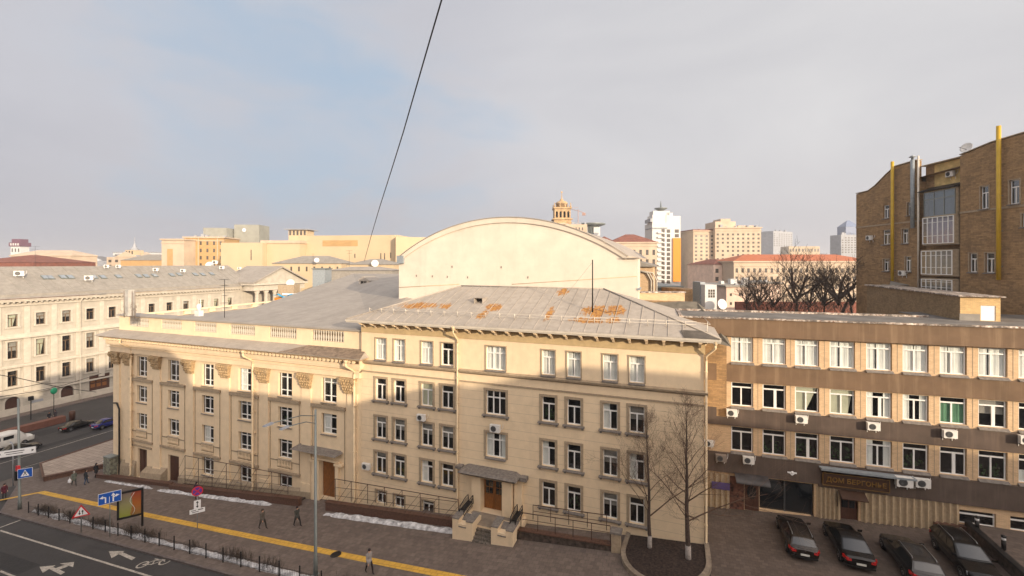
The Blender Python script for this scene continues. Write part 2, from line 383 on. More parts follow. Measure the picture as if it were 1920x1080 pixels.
# ------------------------------------------------------------------ facade tools (local frame: x along wall, y into building, z up)
def wall(mb, x0, x1, z0, z1, ops, d=.22, mi=0, dk=1, y=0., room=.9):
    xs = sorted({x0, x1, *[o[0] for o in ops], *[o[1] for o in ops]}); zs = sorted({z0, z1, *[o[2] for o in ops], *[o[3] for o in ops]})
    xs = [v for v in xs if x0 <= v <= x1]; zs = [v for v in zs if z0 <= v <= z1]
    for i in range(len(xs)-1):
        j = 0
        while j < len(zs)-1:
            xm = (xs[i]+xs[i+1])/2
            def hole(q):
                zm = (zs[q]+zs[q+1])/2; return any(o[0] < xm < o[1] and o[2] < zm < o[3] for o in ops)
            if hole(j): j += 1; continue
            q = j
            while q+1 < len(zs)-1 and not hole(q+1): q += 1
            mb.face([(xs[i], y, zs[j]), (xs[i+1], y, zs[j]), (xs[i+1], y, zs[q+1]), (xs[i], y, zs[q+1])], mi); j = q+1
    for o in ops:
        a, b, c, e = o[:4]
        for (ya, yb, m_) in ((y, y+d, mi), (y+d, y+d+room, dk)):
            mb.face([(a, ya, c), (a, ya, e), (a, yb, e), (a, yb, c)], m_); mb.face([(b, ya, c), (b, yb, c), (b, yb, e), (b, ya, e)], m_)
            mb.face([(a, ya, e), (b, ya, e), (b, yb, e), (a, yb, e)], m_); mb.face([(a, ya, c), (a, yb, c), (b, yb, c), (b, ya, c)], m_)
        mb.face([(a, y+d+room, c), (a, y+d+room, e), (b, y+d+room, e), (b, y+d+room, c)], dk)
        if len(o) > 4 and o[4] == 'arch':
            r = (b-a)/2; xc = (a+b)/2; zc = e-r; K = 8
            for sgn in (-1, 1):
                arc = [(xc+sgn*r*math.cos(t), zc+r*math.sin(t)) for t in [math.pi/2*i/K for i in range(K+1)]]
                for i in range(K):
                    (xa, za), (xb, zb) = arc[i], arc[i+1]
                    mb.face([(xa, y+.002, za), (xb, y+.002, zb), (xb, y+.002, e), (xa, y+.002, e)], mi)
                    mb.face([(xa, y+.002, za), (xb, y+.002, zb), (xb, y+d, zb), (xa, y+d, za)], mi)
def frame_mesh(w_, h_, style):
    def fn():
        mb = MB(); t = .065; y0, y1 = 0, .07
        def bar(xa, xb, za, zb, dy=0): mb.box(xa, xb, y0-dy, y1, za, zb)
        bar(0, t, 0, h_); bar(w_-t, w_, 0, h_); bar(t, w_-t, 0, t); bar(t, w_-t, h_-t, h_)
        v = .05
        if style == 'T': zt = h_*.70; bar(t, w_-t, zt-v, zt+v, .01); bar(w_/2-v, w_/2+v, t, zt-v)
        elif style == 'cross': bar(w_/2-v*1.1, w_/2+v*1.1, t, h_-t, .01); [bar(xa, xb, z-v*.8, z+v*.8) for z in (h_*.25, h_*.80) for xa, xb in ((t, w_/2-v*1.1), (w_/2+v*1.1, w_-t))]
        elif style == 'three': zt = h_*.70; bar(t, w_-t, zt-v, zt+v, .01); [bar(w_*q-v, w_*q+v, za, zb) for q in (.34, .66) for za, zb in ((t, zt-v), (zt+v, h_-t))]
        elif style == 'pair': zt = h_*.79; bar(t, w_-t, zt-v, zt+v, .01); bar(w_*.47-v, w_*.47+v, t, zt-v)
        elif style == 'pair2': zt = h_*.79; bar(t, w_-t, zt-v, zt+v, .01); bar(w_*.53-v, w_*.53+v, t, zt-v); bar(w_*.53+v, w_*.53+v+.1, t, zt-v)
        elif style == 'old': bar(w_/2-v, w_/2+v, t, h_*.72); bar(t, w_-t, h_*.72, h_*.72+2*v, .01)
        elif style == 'grid':
            n = max(2, round(w_/.55)); [bar(w_*i/n-.03, w_*i/n+.03, t, h_-t, .01) for i in range(1, n)]
            for i in range(n):
                for q in (.3, .8): bar(w_*i/n+.03, w_*(i+1)/n-.03, h_*q-.025, h_*q+.025)
        return mb.mesh('window', M_white)
    return cached(('f', round(w_, 2), round(h_, 2), style), fn)
def pane_mesh(w_, h_, g=None):
    g = g or M_glass
    return cached(('p', round(w_, 2), round(h_, 2), g.name), lambda: (lambda m: (m.face([(.03, .035, .03), (w_-.03, .035, .03), (w_-.03, .035, h_-.03), (.03, .035, h_-.03)]), m.mesh('pane', g))[1])(MB()))
def curtain_mesh(w_, h_, kind, seed=0):
    def fn():
        rnd = random.Random(seed*31+len(kind)); mb = MB(); m = M_curt
        def sheet(xa, xb, za, zb, swag=0):
            n = max(3, int((xb-xa)/.06)); prev = None
            for i in range(n+1):
                x = xa+(xb-xa)*i/n; y = .105+.02*math.sin(x*15+seed*2)+.008*math.sin(x*37+seed)
                x2 = x+(swag*math.sin(math.pi*(i/n))*(.4) if swag else 0)
                if prev: mb.face([(prev[0], prev[1], za), (x, y, za), (x, y, zb), (prev[0], prev[1], zb)], 0, True)
                prev = (x, y)
        if kind == 'full': g = w_*rnd.uniform(.35, .6); sheet(.02, g-.03, .03, h_-.03); sheet(g+.03, w_-.02, .03, h_-.03)
        elif kind == 'sides': sheet(.02, w_*.3, .03, h_-.03); sheet(w_*.72, w_-.02, .03, h_-.03)
        elif kind == 'left': sheet(.02, w_*.45, .03, h_-.03)
        elif kind == 'half': sheet(.02, w_-.02, .03, h_*.42)
        elif kind == 'top': m = M_rcurt; mb.face([(.02, .2, h_*.45), (w_-.02, .2, h_*.45), (w_-.02, .2, h_-.02), (.02, .2, h_-.02)])
        elif kind == 'blind': m = M_rcurt; mb.face([(.02, .2, h_*.72), (w_-.02, .2, h_*.72), (w_-.02, .2, h_-.02), (.02, .2, h_-.02)])
        elif kind == 'cream': m = M_ycurt; mb.face([(.02, .12, .03), (w_*rnd.uniform(.45, .98), .12, .03), (w_*.97, .12, h_-.03), (.02, .12, h_-.03)])
        elif kind == 'green': m = M_gcurt; sheet(.02, w_-.02, .03, h_*.78)
        elif kind == 'plants':
            m = M_leafy
            for _ in range(22): c = (rnd.uniform(.15, w_-.15), rnd.uniform(.25, .4), rnd.uniform(.08, h_*.5)); mb.blob(c, (rnd.uniform(.05, .14), .05, rnd.uniform(.05, .16)), 4)
        return mb.mesh('curtain' if kind != 'plants' else 'house_plant', m)
    return cached(('c', round(w_, 2), round(h_, 2), kind, seed), fn)
def window(parent, style, x0, x1, z0, z1, y=.2, cur=None, seed=0, glass=None, name='window'):
    w_, h_ = x1-x0, z1-z0; o = inst(name, frame_mesh(w_, h_, style), parent, (x0, y, z0)); inst('pane', pane_mesh(w_, h_, glass), o)
    if cur: me = curtain_mesh(w_, h_, cur, seed); inst(me.name.split('.')[0], me, o)
    return o
def surround(o, w_, h_, y, sill=True, bw=.2, big=True):
    """flat stone architrave and a projecting sill, sub-parts of the window; o sits at depth y"""
    def fa():
        mb = MB(); a, b = -y-.05, -y+.01
        mb.box(-bw, 0, a, b, -.0, h_); mb.box(w_, w_+bw, a, b, -.0, h_); mb.box(-bw, w_+bw, a-.02, b, h_, h_+bw*.9); return mb.mesh('architrave', M_trim)
    def fs():
        mb = MB(); e = .32 if big else .06
        mb.hexa([(-e, -y-.24, -.13), (w_+e, -y-.24, -.13), (w_+e, .0-y, -.13), (-e, 0-y, -.13), (-e, -y-.24, -.06), (w_+e, -y-.24, -.06), (w_+e, 0-y, -.0), (-e, 0-y, -.0)])
        mb.box(-.02, w_+.02, -y+.001, 0, -.1, -.002)
        if big: mb.box(-e+.08, -e+.24, -y-.16, -y, -.27, -.131); mb.box(w_+e-.24, w_+e-.08, -y-.16, -y, -.27, -.131); mb.box(-e+.04, w_+e-.04, -y-.08, -y, -.2, -.132) if False else None
        return mb.mesh('sill', M_sill)
    if bw: inst('architrave', cached(('a', round(w_, 2), round(h_, 2), y, bw), fa), o)
    if sill: inst('sill', cached(('s', round(w_, 2), y, big), fs), o)
def ac_unit(label, loc, rz=0, grey=False, sc=1, group='air conditioners on the walls'):
    t = thing('air_conditioner', label, 'air conditioner', loc, rz, group); t.scale = (sc, sc, sc)
    def fc():
        mb = MB(); mb.hexa([(-.4, -.42, -.27), (.4, -.42, -.27), (.4, -.14, -.27), (-.4, -.14, -.27), (-.4, -.42, .27), (.4, -.42, .27), (.4, -.14, .27), (-.4, -.14, .27)])
        mb.box(-.415, .415, -.435, -.13, .271, .285); mb.box(.18, .37, -.424, -.4195, .05, .2); mb.box(.41, .43, -.36, -.2, -.2, -.05)
        return mb.mesh('casing', M_acg if grey else M_acw)
    def fg():
        mb = MB()
        for r in (.07, .12, .17, .215):
            n = 18; mb.tube([(-.1+r*math.cos(2*math.pi*i/n), -.432, r*math.sin(2*math.pi*i/n)) for i in range(n+1)], .009, 4)
        mb.extr([(-.1+.205*math.cos(2*math.pi*i/18), -.424, .205*math.sin(2*math.pi*i/18)) for i in range(18)], (0, .003, 0))
        return mb.mesh('fan_grille', M_acd)
    def fb():
        mb = MB()
        for x in (-.28, .28): mb.box(x-.02, x+.02, -.4, 0, -.31, -.272); mb.box(x-.02, x+.02, -.03, 0, -.55, -.311)
        mb.tube([(.4, -.25, -.1), (.5, -.12, -.05), (.55, -.03, .1), (.55, -.02, .3)], .018, 5); return mb.mesh('bracket', M_acw)
    inst('casing', cached(('ac', grey), fc), t); inst('fan_grille', cached('acg', fg), t); inst('bracket', cached('acb', fb), t)
    return t

# ================================================================== GROUND
def sheet(name, xs, f0, f1, dz, m, kind='structure', ny=1, zf=None):
    mb = MB(); zf = zf or (lambda x, y: gz(x))
    for i in range(len(xs)-1):
        for j in range(ny):
            q = []
            for (x, t) in ((xs[i], j/ny), (xs[i+1], j/ny), (xs[i+1], (j+1)/ny), (xs[i], (j+1)/ny)):
                y = f0(x)+(f1(x)-f0(x))*t; q.append((x, y, zf(x, y)+dz))
            mb.face(q)
    return struct(name, mb, m, kind)
XS = [-3000, -600, -130, -76, -60, -40, -20, 0, 10, 20, 40, 60, 600, 3000]
sheet('ground', XS, lambda x: -800, lambda x: 4000, -.17, M_ground)
def yk(x): return 24.3-.0435*(x+40) if x > -68 else 25.52+(-68-x)*.55
sheet('main_road', [-112.6, -104, -90, -80, -76, -68, -40, 0, 30, 60], lambda x: -2.4, lambda x: yk(x)+1.5 if x > -78 else 25.2, -.15, M_asph)
sheet('cross_street', [-110.4, -95, -80.05], lambda x: 25.2, lambda x: 150, -.15, M_asph)
sheet('pavement', [-80, -78, -76, -72, -68, -60, -40, -20, 0, 1.95], lambda x: max(yk(x), 0), lambda x: 36.5, 0, M_pave)
sheet('pavement', [-80, -66.5], lambda x: 36.5, lambda x: 150, 0, M_pave)
sheet('far_pavement', [-117, -110.4], lambda x: 12, lambda x: 150, 0, M_pave)
sheet('courtyard', [1.95, 6, 14, 60], lambda x: 20., lambda x: 44, 0, M_pave2)
mb = MB()
ks = [-80, -78, -76, -72, -68, -60, -50, -40, -30, -20, -10, 0, 20, 60]
for i in range(len(ks)-1):
    a, b = ks[i], ks[i+1]; mb.hexa([(a, yk(a)-.16, gz(a)-.16), (b, yk(b)-.16, gz(b)-.16), (b, yk(b)+.02, gz(b)-.16), (a, yk(a)+.02, gz(a)-.16), (a, yk(a)-.16, gz(a)+.006), (b, yk(b)-.16, gz(b)+.006), (b, yk(b)+.02, gz(b)+.006), (a, yk(a)+.02, gz(a)+.006)])
mb.box(-80.16, -79.98, yk(-80), 150, -6.97, -6.79); mb.box(-110.45, -110.25, 12, 150, -6.97, -6.79)
struct('kerb', mb, M_kerb)
xs2 = [-70, -66, -60, -50, -40, -30, -20, -10, 0, 3]
yc = lambda x: 28.05-.034*(x+34)+.0006*(x+34)**2*.35
sheet('tactile_strip', xs2, lambda x: yc(x)-.3, lambda x: yc(x)+.3, .008, M_tact)
sheet('tactile_strip', [-73.2, -70.0], lambda x: yc(-70)-.3+(x+70)*.9, lambda x: yc(-70)+.3+(x+70)*.9, .009, M_tact)
# road markings
def marks(name, polys, m=None, dz=-.143):
    mb = MB()
    for poly in polys: mb.face([(x, y, gz(x)+dz) for x, y in poly])
    return struct(name, mb, m or M_paint)
def line(a, b, w_):
    d = Vector((b[0]-a[0], b[1]-a[1])).normalized(); n = Vector((-d.y, d.x))*w_/2
    K = 6; out = []
    for i in range(K):
        p = Vector(a).lerp(Vector(b), i/K); q = Vector(a).lerp(Vector(b), (i+1)/K); out.append([(p.x-n.x, p.y-n.y), (q.x-n.x, q.y-n.y), (q.x+n.x, q.y+n.y), (p.x+n.x, p.y+n.y)])
    return out
def roadpt(px, py): p = onG(px, py); q = onZ(px, py, gz(p.x)-.143); return (q.x, q.y)
marks('lane_line', line(roadpt(0, 994), roadpt(284, 1081), .16)+line(roadpt(284, 1081), (8, 20.4), .16))
marks('stop_line', line(roadpt(-4, 990), roadpt(45, 972), .22))
marks('lane_line', line(roadpt(0, 1070), roadpt(28, 1081), .16)+line(roadpt(28, 1081), (-20, 17.6), .16))
marks('lane_line', line((-87.25, 29), (-87.25, 120), .14)); marks('lane_line', line((-82.6, 33), (-82.6, 120), .08))
arr = lambda pts: [roadpt(*p) for p in pts]
marks('road_arrow', [arr([(204, 1033), (234, 1032.5), (209, 1046)]), arr([(219, 1037), (226, 1033.5), (254, 1045), (247, 1049.5)])])
marks('road_arrow', [arr([(74, 1062), (104, 1059.5), (80, 1073.5)]), arr([(90, 1065), (98, 1062), (122, 1072), (114, 1077)]), arr([(110, 1068), (104, 1065), (122, 1058), (128, 1061)]), arr([(112, 1056), (139, 1053), (137, 1062.5)])])
def ring(cx, cy, r, w_, n=16):
    out = []
    for i in range(n):
        a, b = 2*math.pi*i/n, 2*math.pi*(i+1)/n
        out.append([(cx+math.cos(t)*q, cy+math.sin(t)*q) for t, q in ((a, r-w_), (b, r-w_), (b, r+w_), (a, r+w_))])
    return out
bc = roadpt(289, 1055)
def bp_(u, v): return (bc[0]+u, bc[1]+v)
bike = ring(bc[0]-.75, bc[1]-.05-.35, .38, .06)+ring(bc[0]+.75, bc[1]+.35, .38, .06)
for a, b in (((-.75, -.4), (-.35, .25)), ((-.35, .25), (.45, .55)), ((-.35, .25), (.05, -.15)), ((.05, -.15), (.45, .55)), ((-.75, -.4), (.05, -.15)), ((.45, .45), (.75, .35)), ((-.6, .4), (-.15, .42)), ((.45, .55), (.35, .85)), ((.2, .88), (.6, .82))):
    bike += line(bp_(*a), bp_(*b), .1)
marks('bicycle_marking', bike)
marks('asphalt_patch', [[(-58, 20), (-50, 19.7), (-49.8, 21), (-57.9, 21.3)], [(-40, 18.6), (-36.5, 18.5), (-36.4, 20.2), (-39.8, 20.3)], [(-90, 33), (-88.6, 33), (-88.4, 52), (-89.9, 52)], [(-98, 40), (-95, 40), (-95, 46), (-98, 46)]], M_patch, -.1465)
# gutter between pavement and courtyard
mb = MB(); mb.hexa([(1.9, 30, gz(1.9)+.004), (2.2, 20, gz(2)+.004), (2.42, 20, gz(2)+.004), (2.12, 30, gz(1.9)+.004), (1.9, 30, gz(1.9)+.02), (2.2, 20, gz(2)+.02), (2.42, 20, gz(2)+.02), (2.12, 30, gz(1.9)+.02)])
mb.hexa([(1.9, 30.01, gz(1.9)+.004), (2.12, 30.01, gz(1.9)+.004), (2.12, 34.9, gz(2)+.004), (1.9, 34.9, gz(2)+.004), (1.9, 30.01, gz(1.9)+.02), (2.12, 30.01, gz(1.9)+.02), (2.12, 34.9, gz(2)+.02), (1.9, 34.9, gz(2)+.02)])
struct('gutter', mb, M_black)
mb = MB(); c0 = onG(655, 1044); mb.lathe([(.42, 0), (.42, .012), (.36, .02)], 18, (0, 0, 0)); o = mb.build('manhole_cover', M_black, None, (c0.x-1.3, c0.y, gz(c0.x-1.3)+.006)); o.rotation_euler = (0, -math.atan(.0921), 0); o['kind'] = 'structure'
# hills on the horizon
def hill(cx, D, w_, h_):
    p = onD(cx, YH, D); mb = MB(); n = 28; prev = None; rt = Vector((CA, SA)); fw = Vector((-SA, CA))
    for i in range(n+1):
        t = i/n*2-1; hh = max(0, (1-t*t))**1.2*h_*(1+.18*noise.noise(Vector((t*4+cx, 0, 0))))
        row = []
        for k, (dd, fr) in enumerate(((-160, 0), (-60, .7), (0, 1), (90, .6), (200, 0))):
            q = Vector((p.x, p.y))+rt*t*w_+fw*dd; row.append((q.x, q.y, -12+hh*fr+(6*noise.noise(Vector((t*9, k, cx))) if fr else 0)))
        if prev:
            for k in range(4): mb.face([prev[k], row[k], row[k+1], prev[k+1]], 0, True)
        prev = row
    struct('hill', mb, M_hill)
hill(185, 1500, 130, 55); hill(1500, 1500, 330, 68); hill(1380, 1900, 200, 40)

# ================================================================== CENTRAL OFFICE BLOCK  (facade frame: x world, y from 34.8, z world)
YF = 34.8
A0, A1 = -28.3, 1.9
blk = building('office_building', 'cream four-storey building with bracketed eaves and a rusty grey metal roof', 'building', (0, YF, 0), (-13.2, 0, gz(-13.2)))
LC = [(-26.69, -25.49), (-24.64, -23.44), (-21.7, -20.5), (-19.63, -18.43)]
MC = (-15.27, -13.48)
RC = [(-10.3, -9.2), (-8.2, -7.1), (-5.35, -4.25), (-3.35, -2.25)]
ROWS = [(11.59, 13.6), (7.77, 9.81), (4.15, 6.21), (.86, 2.87)]
ops = [(a, b, c, d) for a, b in LC+RC for c, d in ROWS]+[(*MC, *r) for r in ROWS[:3]]
door = (-15.5, -13.6, -.33, 2.42)
base = [(-26.6, -25.5, -1.95, -.75), (-24.6, -23.5, -1.95, -.8), (-21.6, -20.4, -1.95, -.75)]
mb = MB(); wall(mb, A0, A1, -4.0, 15.1, ops+[door]+base, .2)
mb.face([(A1, 0, -2), (A1, 11, -2), (A1, 11, 15.1), (A1, 0, 15.1)]); mb.face([(A0, 0, -4), (A0, 11, -4), (A0, 11, 15.1), (A0, 0, 15.1)])
mb.face([(A0, 11, -4), (A1, 11, -4), (A1, 11, 15.1), (A0, 11, 15.1)])
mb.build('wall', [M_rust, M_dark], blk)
rnd = random.Random(3)
for i, (a, b) in enumerate(LC+RC):
    for j, (c, d) in enumerate(ROWS):
        cur = 'full' if j == 0 and i != 3 else {(0, 1): None, (1, 1): None, (2, 1): 'cream', (3, 1): None, (0, 2): 'top', (1, 2): 'top', (2, 2): 'top'}.get((i, j), rnd.choice([None, None, None, 'left', 'blind', 'top', 'plants']))
        wo_ = window(blk, 'T', a, b, c, d, .2, cur, rnd.randint(0, 2)); surround(wo_, b-a, d-c, .2, True, .10 if j == 0 else .21, j > 0)
for j, (c, d) in enumerate(ROWS[:3]):
    wo_ = window(blk, 'three', *MC, c, d, .2, ['full', None, 'sides'][j], 1); surround(wo_, MC[1]-MC[0], d-c, .2, True, .10 if j == 0 else .21, j == 1)
for a, b, c, d in base: wo_ = window(blk, 'T', a, b, c, d, .2, None); surround(wo_, b-a, d-c, .2, False, .14)
# string courses
mb = MB()
for (a, b) in ((A0, -18.12), (-17.78, A1+.25)):
    mb.hexa([(a, -.22, 11.2), (b, -.22, 11.2), (b, 0, 11.05), (a, 0, 11.05), (a, -.28, 11.36), (b, -.28, 11.36), (b, 0, 11.46), (a, 0, 11.46)])
mb.build('string_course', M_trim, blk)
mb = MB(); mb.box(A0, -18.12, -.09, 0, 10.33, 10.45); mb.box(-17.78, A1+.08, -.09, 0, 10.33, 10.45); mb.build('moulding', M_trim, blk)
# eaves: frieze, brackets, soffit, gutter edge
mb = MB(); mb.box(A0, A1+.06, -.06, 0, 14.1, 14.86); mb.box(A0-.1, A1+.2, -.16, 0, 14.86, 15.0); mb.build('frieze', M_frieze, blk)
mb = MB(); mb.box(A0-1, A1+1.0, -1.0, 11.5, 15.1, 15.2); mb.box(A0-1.04, A1+1.04, -1.04, -.94, 15.201, 15.36); mb.box(A1+.94, A1+1.04, -.939, 11.5, 15.201, 15.36); mb.build('eaves_soffit', M_palet, blk)
bm_ = MB(); bm_.extr([(-.09, 0, 15.09), (-.09, -.78, 15.09), (-.09, -.82, 14.98), (-.09, -.7, 14.88), (-.09, -.3, 14.84), (-.09, -.12, 14.6), (-.09, 0, 14.55)], (.18, 0, 0)); bm_.box(-.13, .13, -.86, -.6, 15.02, 15.095)
bme = bm_.mesh('bracket', M_wall)
x = A0+.5
while x < A1: inst('bracket', bme, blk, (x, -.06, 0)); x += 1.225
inst('bracket', bme, blk, (A1+.06, 1.0, 0), R(90)); inst('bracket', bme, blk, (A1+.06, 4.0, 0), R(90))
# hip roof
ex0, ex1, ey0, ey1, ez = A0-1.0, A1+1.0, -1.0, 12.0, 15.37
rx0, rx1, ry, rzh = -21.3, -6.4, 7.2, 18.25
mb = MB()
def roof_patch(mb, p, q, r, s, n=1): mb.face([p, q, r, s])
mb.face([(ex0, ey0, ez), (ex1, ey0, ez), (rx1, ry, rzh), (rx0, ry, rzh)]); mb.face([(ex1, ey0, ez), (ex1, ey1, ez), (rx1, ry, rzh)]); mb.face([(ex0, ey1, ez), (ex0, ey0, ez), (rx0, ry, rzh)]); mb.face([(ex1, ey1, ez), (ex0, ey1, ez), (rx0, ry, rzh), (rx1, ry, rzh)])
def onroof(px, py):
    n = Vector((0, -(rzh-ez), ry-ey0)).normalized(); return onP(px, py, (0, YF+ey0, ez), n)
rust = []
for (px, py, wx, wy) in ((785, 573, 1.9, .7), (835, 574, .6, .6), (925, 576, .8, .7), (1030, 588, .3, 1.2), (1117, 584, 1.0, 1.1), (1152, 582, .9, .9), (1105, 601, 1.5, .4), (1055, 547, .5, .8), (1150, 600, .5, .5), (905, 590, .4, .8)):
    p = onroof(px, py); rust.append((p.x, p.y-YF, wx, wy))
M_roofr = mat('rusty_sheet_roof', (.36, .315, .265), .7, 0.0, var=.1, vs=2, kind='roof', rust=rust)
mb.build('roof', M_roofr, blk)
mb = MB(); sx = ex0+1.2; sl_ = (rzh-ez)/(ry-ey0)
while sx < ex1-.4:
    yt = ry-.05
    if sx < rx0: yt = ey0+(sx-ex0)/(rx0-ex0)*(ry-ey0)-.1
    if sx > rx1: yt = ey0+(ex1-sx)/(ex1-rx1)*(ry-ey0)-.1
    if yt > ey0+.6: mb.tube([(sx, ey0+.05, ez+.03), (sx, yt, ez+(yt-ey0)*sl_+.03)], .028, 4, 0, True, False)
    sx += 1.02
for (a, b) in (((ex1, ey0, ez), (rx1, ry, rzh)), ((ex0, ey0, ez), (rx0, ry, rzh)), ((rx0, ry, rzh), (rx1, ry, rzh))): mb.tube([tuple(Vector(a)+Vector((0, 0, .04))), tuple(Vector(b)+Vector((0, 0, .04)))], .07, 6)
mb.build('roof_seam', M_roofm, blk)
# darker felt strip at the right corner of the roof
mb = MB(); mb.face([(ex1-2.4, ey0-.03, ez+.03), (ex1+.02, ey0-.03, ez+.03), (ex1-.9, ey0+.95, ez+.42), (ex1-2.6, ey0+.95, ez+.42)]) ; mb.build('roof_felt', mat('dark_felt', (.10, .085, .07), .9, var=.3), blk)
# roof guard rail
mb = MB(); gy, gz_ = ey0+1.5, ez+1.5*sl_
x = ex0+1.6
while x < ex1-1.5: mb.tube([(x, gy, gz_), (x, gy-.12, gz_+.5)], .025, 5); mb.tube([(x, gy-.1, gz_+.45), (x, gy+.5, gz_+.55*sl_)], .018, 4); x += 1.35
for q in (.25, .48): mb.tube([(ex0+1.6, gy-.06, gz_+q), (-14, gy-.06, gz_+q-.02), (ex1-1.5, gy-.06, gz_+q)], .016, 5)
mb.tube([(ex1-1.5, gy-.06, gz_+.45), (ex1-.5, gy+.9, gz_+.2), (ex1-.8, 8, gz_+.2)], .016, 5)
for x_, y_ in ((ex1-.75, .9), (ex1-.6, 3), (ex1-.7, 6)): mb.tube([(x_, y_, ez+.1), (x_, y_, ez+.75)], .025, 5)
mb.build('roof_railing', M_wrail, blk)
# roof hatch
p = onroof(899, 567); q = p-Vector((0, YF, 0)); t_ = building('x', 'x', 'x', (0, 0, 0), (0, 0, 0)) if False else None
mb = MB(); mb.box(q.x-.45, q.x-.40, q.y-.3, q.y+.8, q.z-.1, q.z+.42); mb.box(q.x+.40, q.x+.45, q.y-.3, q.y+.8, q.z-.1, q.z+.42); mb.box(q.x-.5, q.x+.5, q.y-.36, q.y+.8, q.z+.421, q.z+.47); mb.box(q.x-.398, q.x+.398, q.y+.3, q.y+.35, q.z-.1, q.z+.42, 1)
mb.build('roof_hatch', [M_roofm, M_dark], blk)
# drainpipes
def drain(parent, x, ztop, zbot, m, y=-.14, head=True, elbow=(0, -.8), r=.085):
    mb = MB()
    if head: mb.lathe([(.07, 0), (.12, .06), (.2, .3), (.2, .34)], 10, (x+elbow[0], y+elbow[1], ztop+.55)); mb.tube([(x+elbow[0], y+elbow[1], ztop+.6), (x+elbow[0], y+elbow[1], ztop+.35), (x, y, ztop-.35), (x, y, ztop-.7)], r, 8)
    mb.tube([(x, y, ztop-.65), (x, y, zbot+.25), (x+.02, y-.2, zbot)], r, 8)
    z = ztop-1.5
    while z > zbot+1: mb.box(x-r-.02, x+r+.02, y-r-.015, 0, z, z+.05); z -= 2.2
    return mb.build('drainpipe', m, parent)
M_pipe = mat('cream_pipe', (.70, .54, .34), .6, var=.1)
drain(blk, -17.95, 14.35, -2.0, M_pipe); drain(blk, A1+.12, 14.35, .3, M_pipe, elbow=(.55, -.7)); 
# entrance portico
mb = MB()
for a, b in ((-16.35, -15.52), (-13.58, -12.72)): mb.box(a, b, -.62, 0, -.45, 2.55)
mb.box(-12.6, -11.95, -.3, 0, -.45, 2.5); mb.box(-17.1, -16.5, -.12, 0, -.45, 2.9)
mb.box(-16.5, -12.6, -.72, 0, 2.551, 2.75); mb.box(-12.599, -11.85, -.36, 0, 2.501, 2.7)
mb.build('door_surround', M_wall, blk)
mb = MB(); mb.hexa([(-17.1, -1.05, 2.76), (-12.3, -1.05, 2.76), (-12.3, 0, 2.76), (-17.1, 0, 2.76), (-17.35, -1.35, 3.02), (-12.05, -1.35, 3.02), (-12.05, 0, 3.02), (-17.35, 0, 3.02)])
mb.hexa([(-17.35, -1.35, 3.021), (-12.05, -1.35, 3.021), (-12.05, 0, 3.021), (-17.35, 0, 3.021), (-17.2, -1.2, 3.14), (-12.2, -1.2, 3.14), (-12.5, 0, 3.26), (-16.9, 0, 3.26)])
mb.box(-17.95, -17.36, -.55, 0, 2.9, 3.12); mb.box(-12.04, -11.45, -.6, 0, 2.8, 3.1)
mb.build('door_canopy', M_sill, blk)
mb = MB(); mb.box(-15.49, -13.61, .1, .16, -.33, 2.41); dr = mb.build('door', M_door, blk)
mb = MB()
for k in (0, 1):
    xa = -15.45+k*.94
    for z0, z1 in ((-.25, .35), (.42, .85)): mb.box(xa+.1, xa+.8, .07, .099, z0, z1)
mb.box(-14.57, -14.53, .06, .1, -.33, 2.41); mb.build('door_panel', M_door, dr)
for k in (0, 1):
    xa = -15.45+k*.94; mb = MB()
    for i in (0, 1):
        for z0, z1 in ((1.0, 1.5), (1.58, 2.2)): mb.box(xa+.12+i*.35, xa+.42+i*.35, .08, .099, z0, z1)
    mb.build('door_glass', M_cglass, dr)
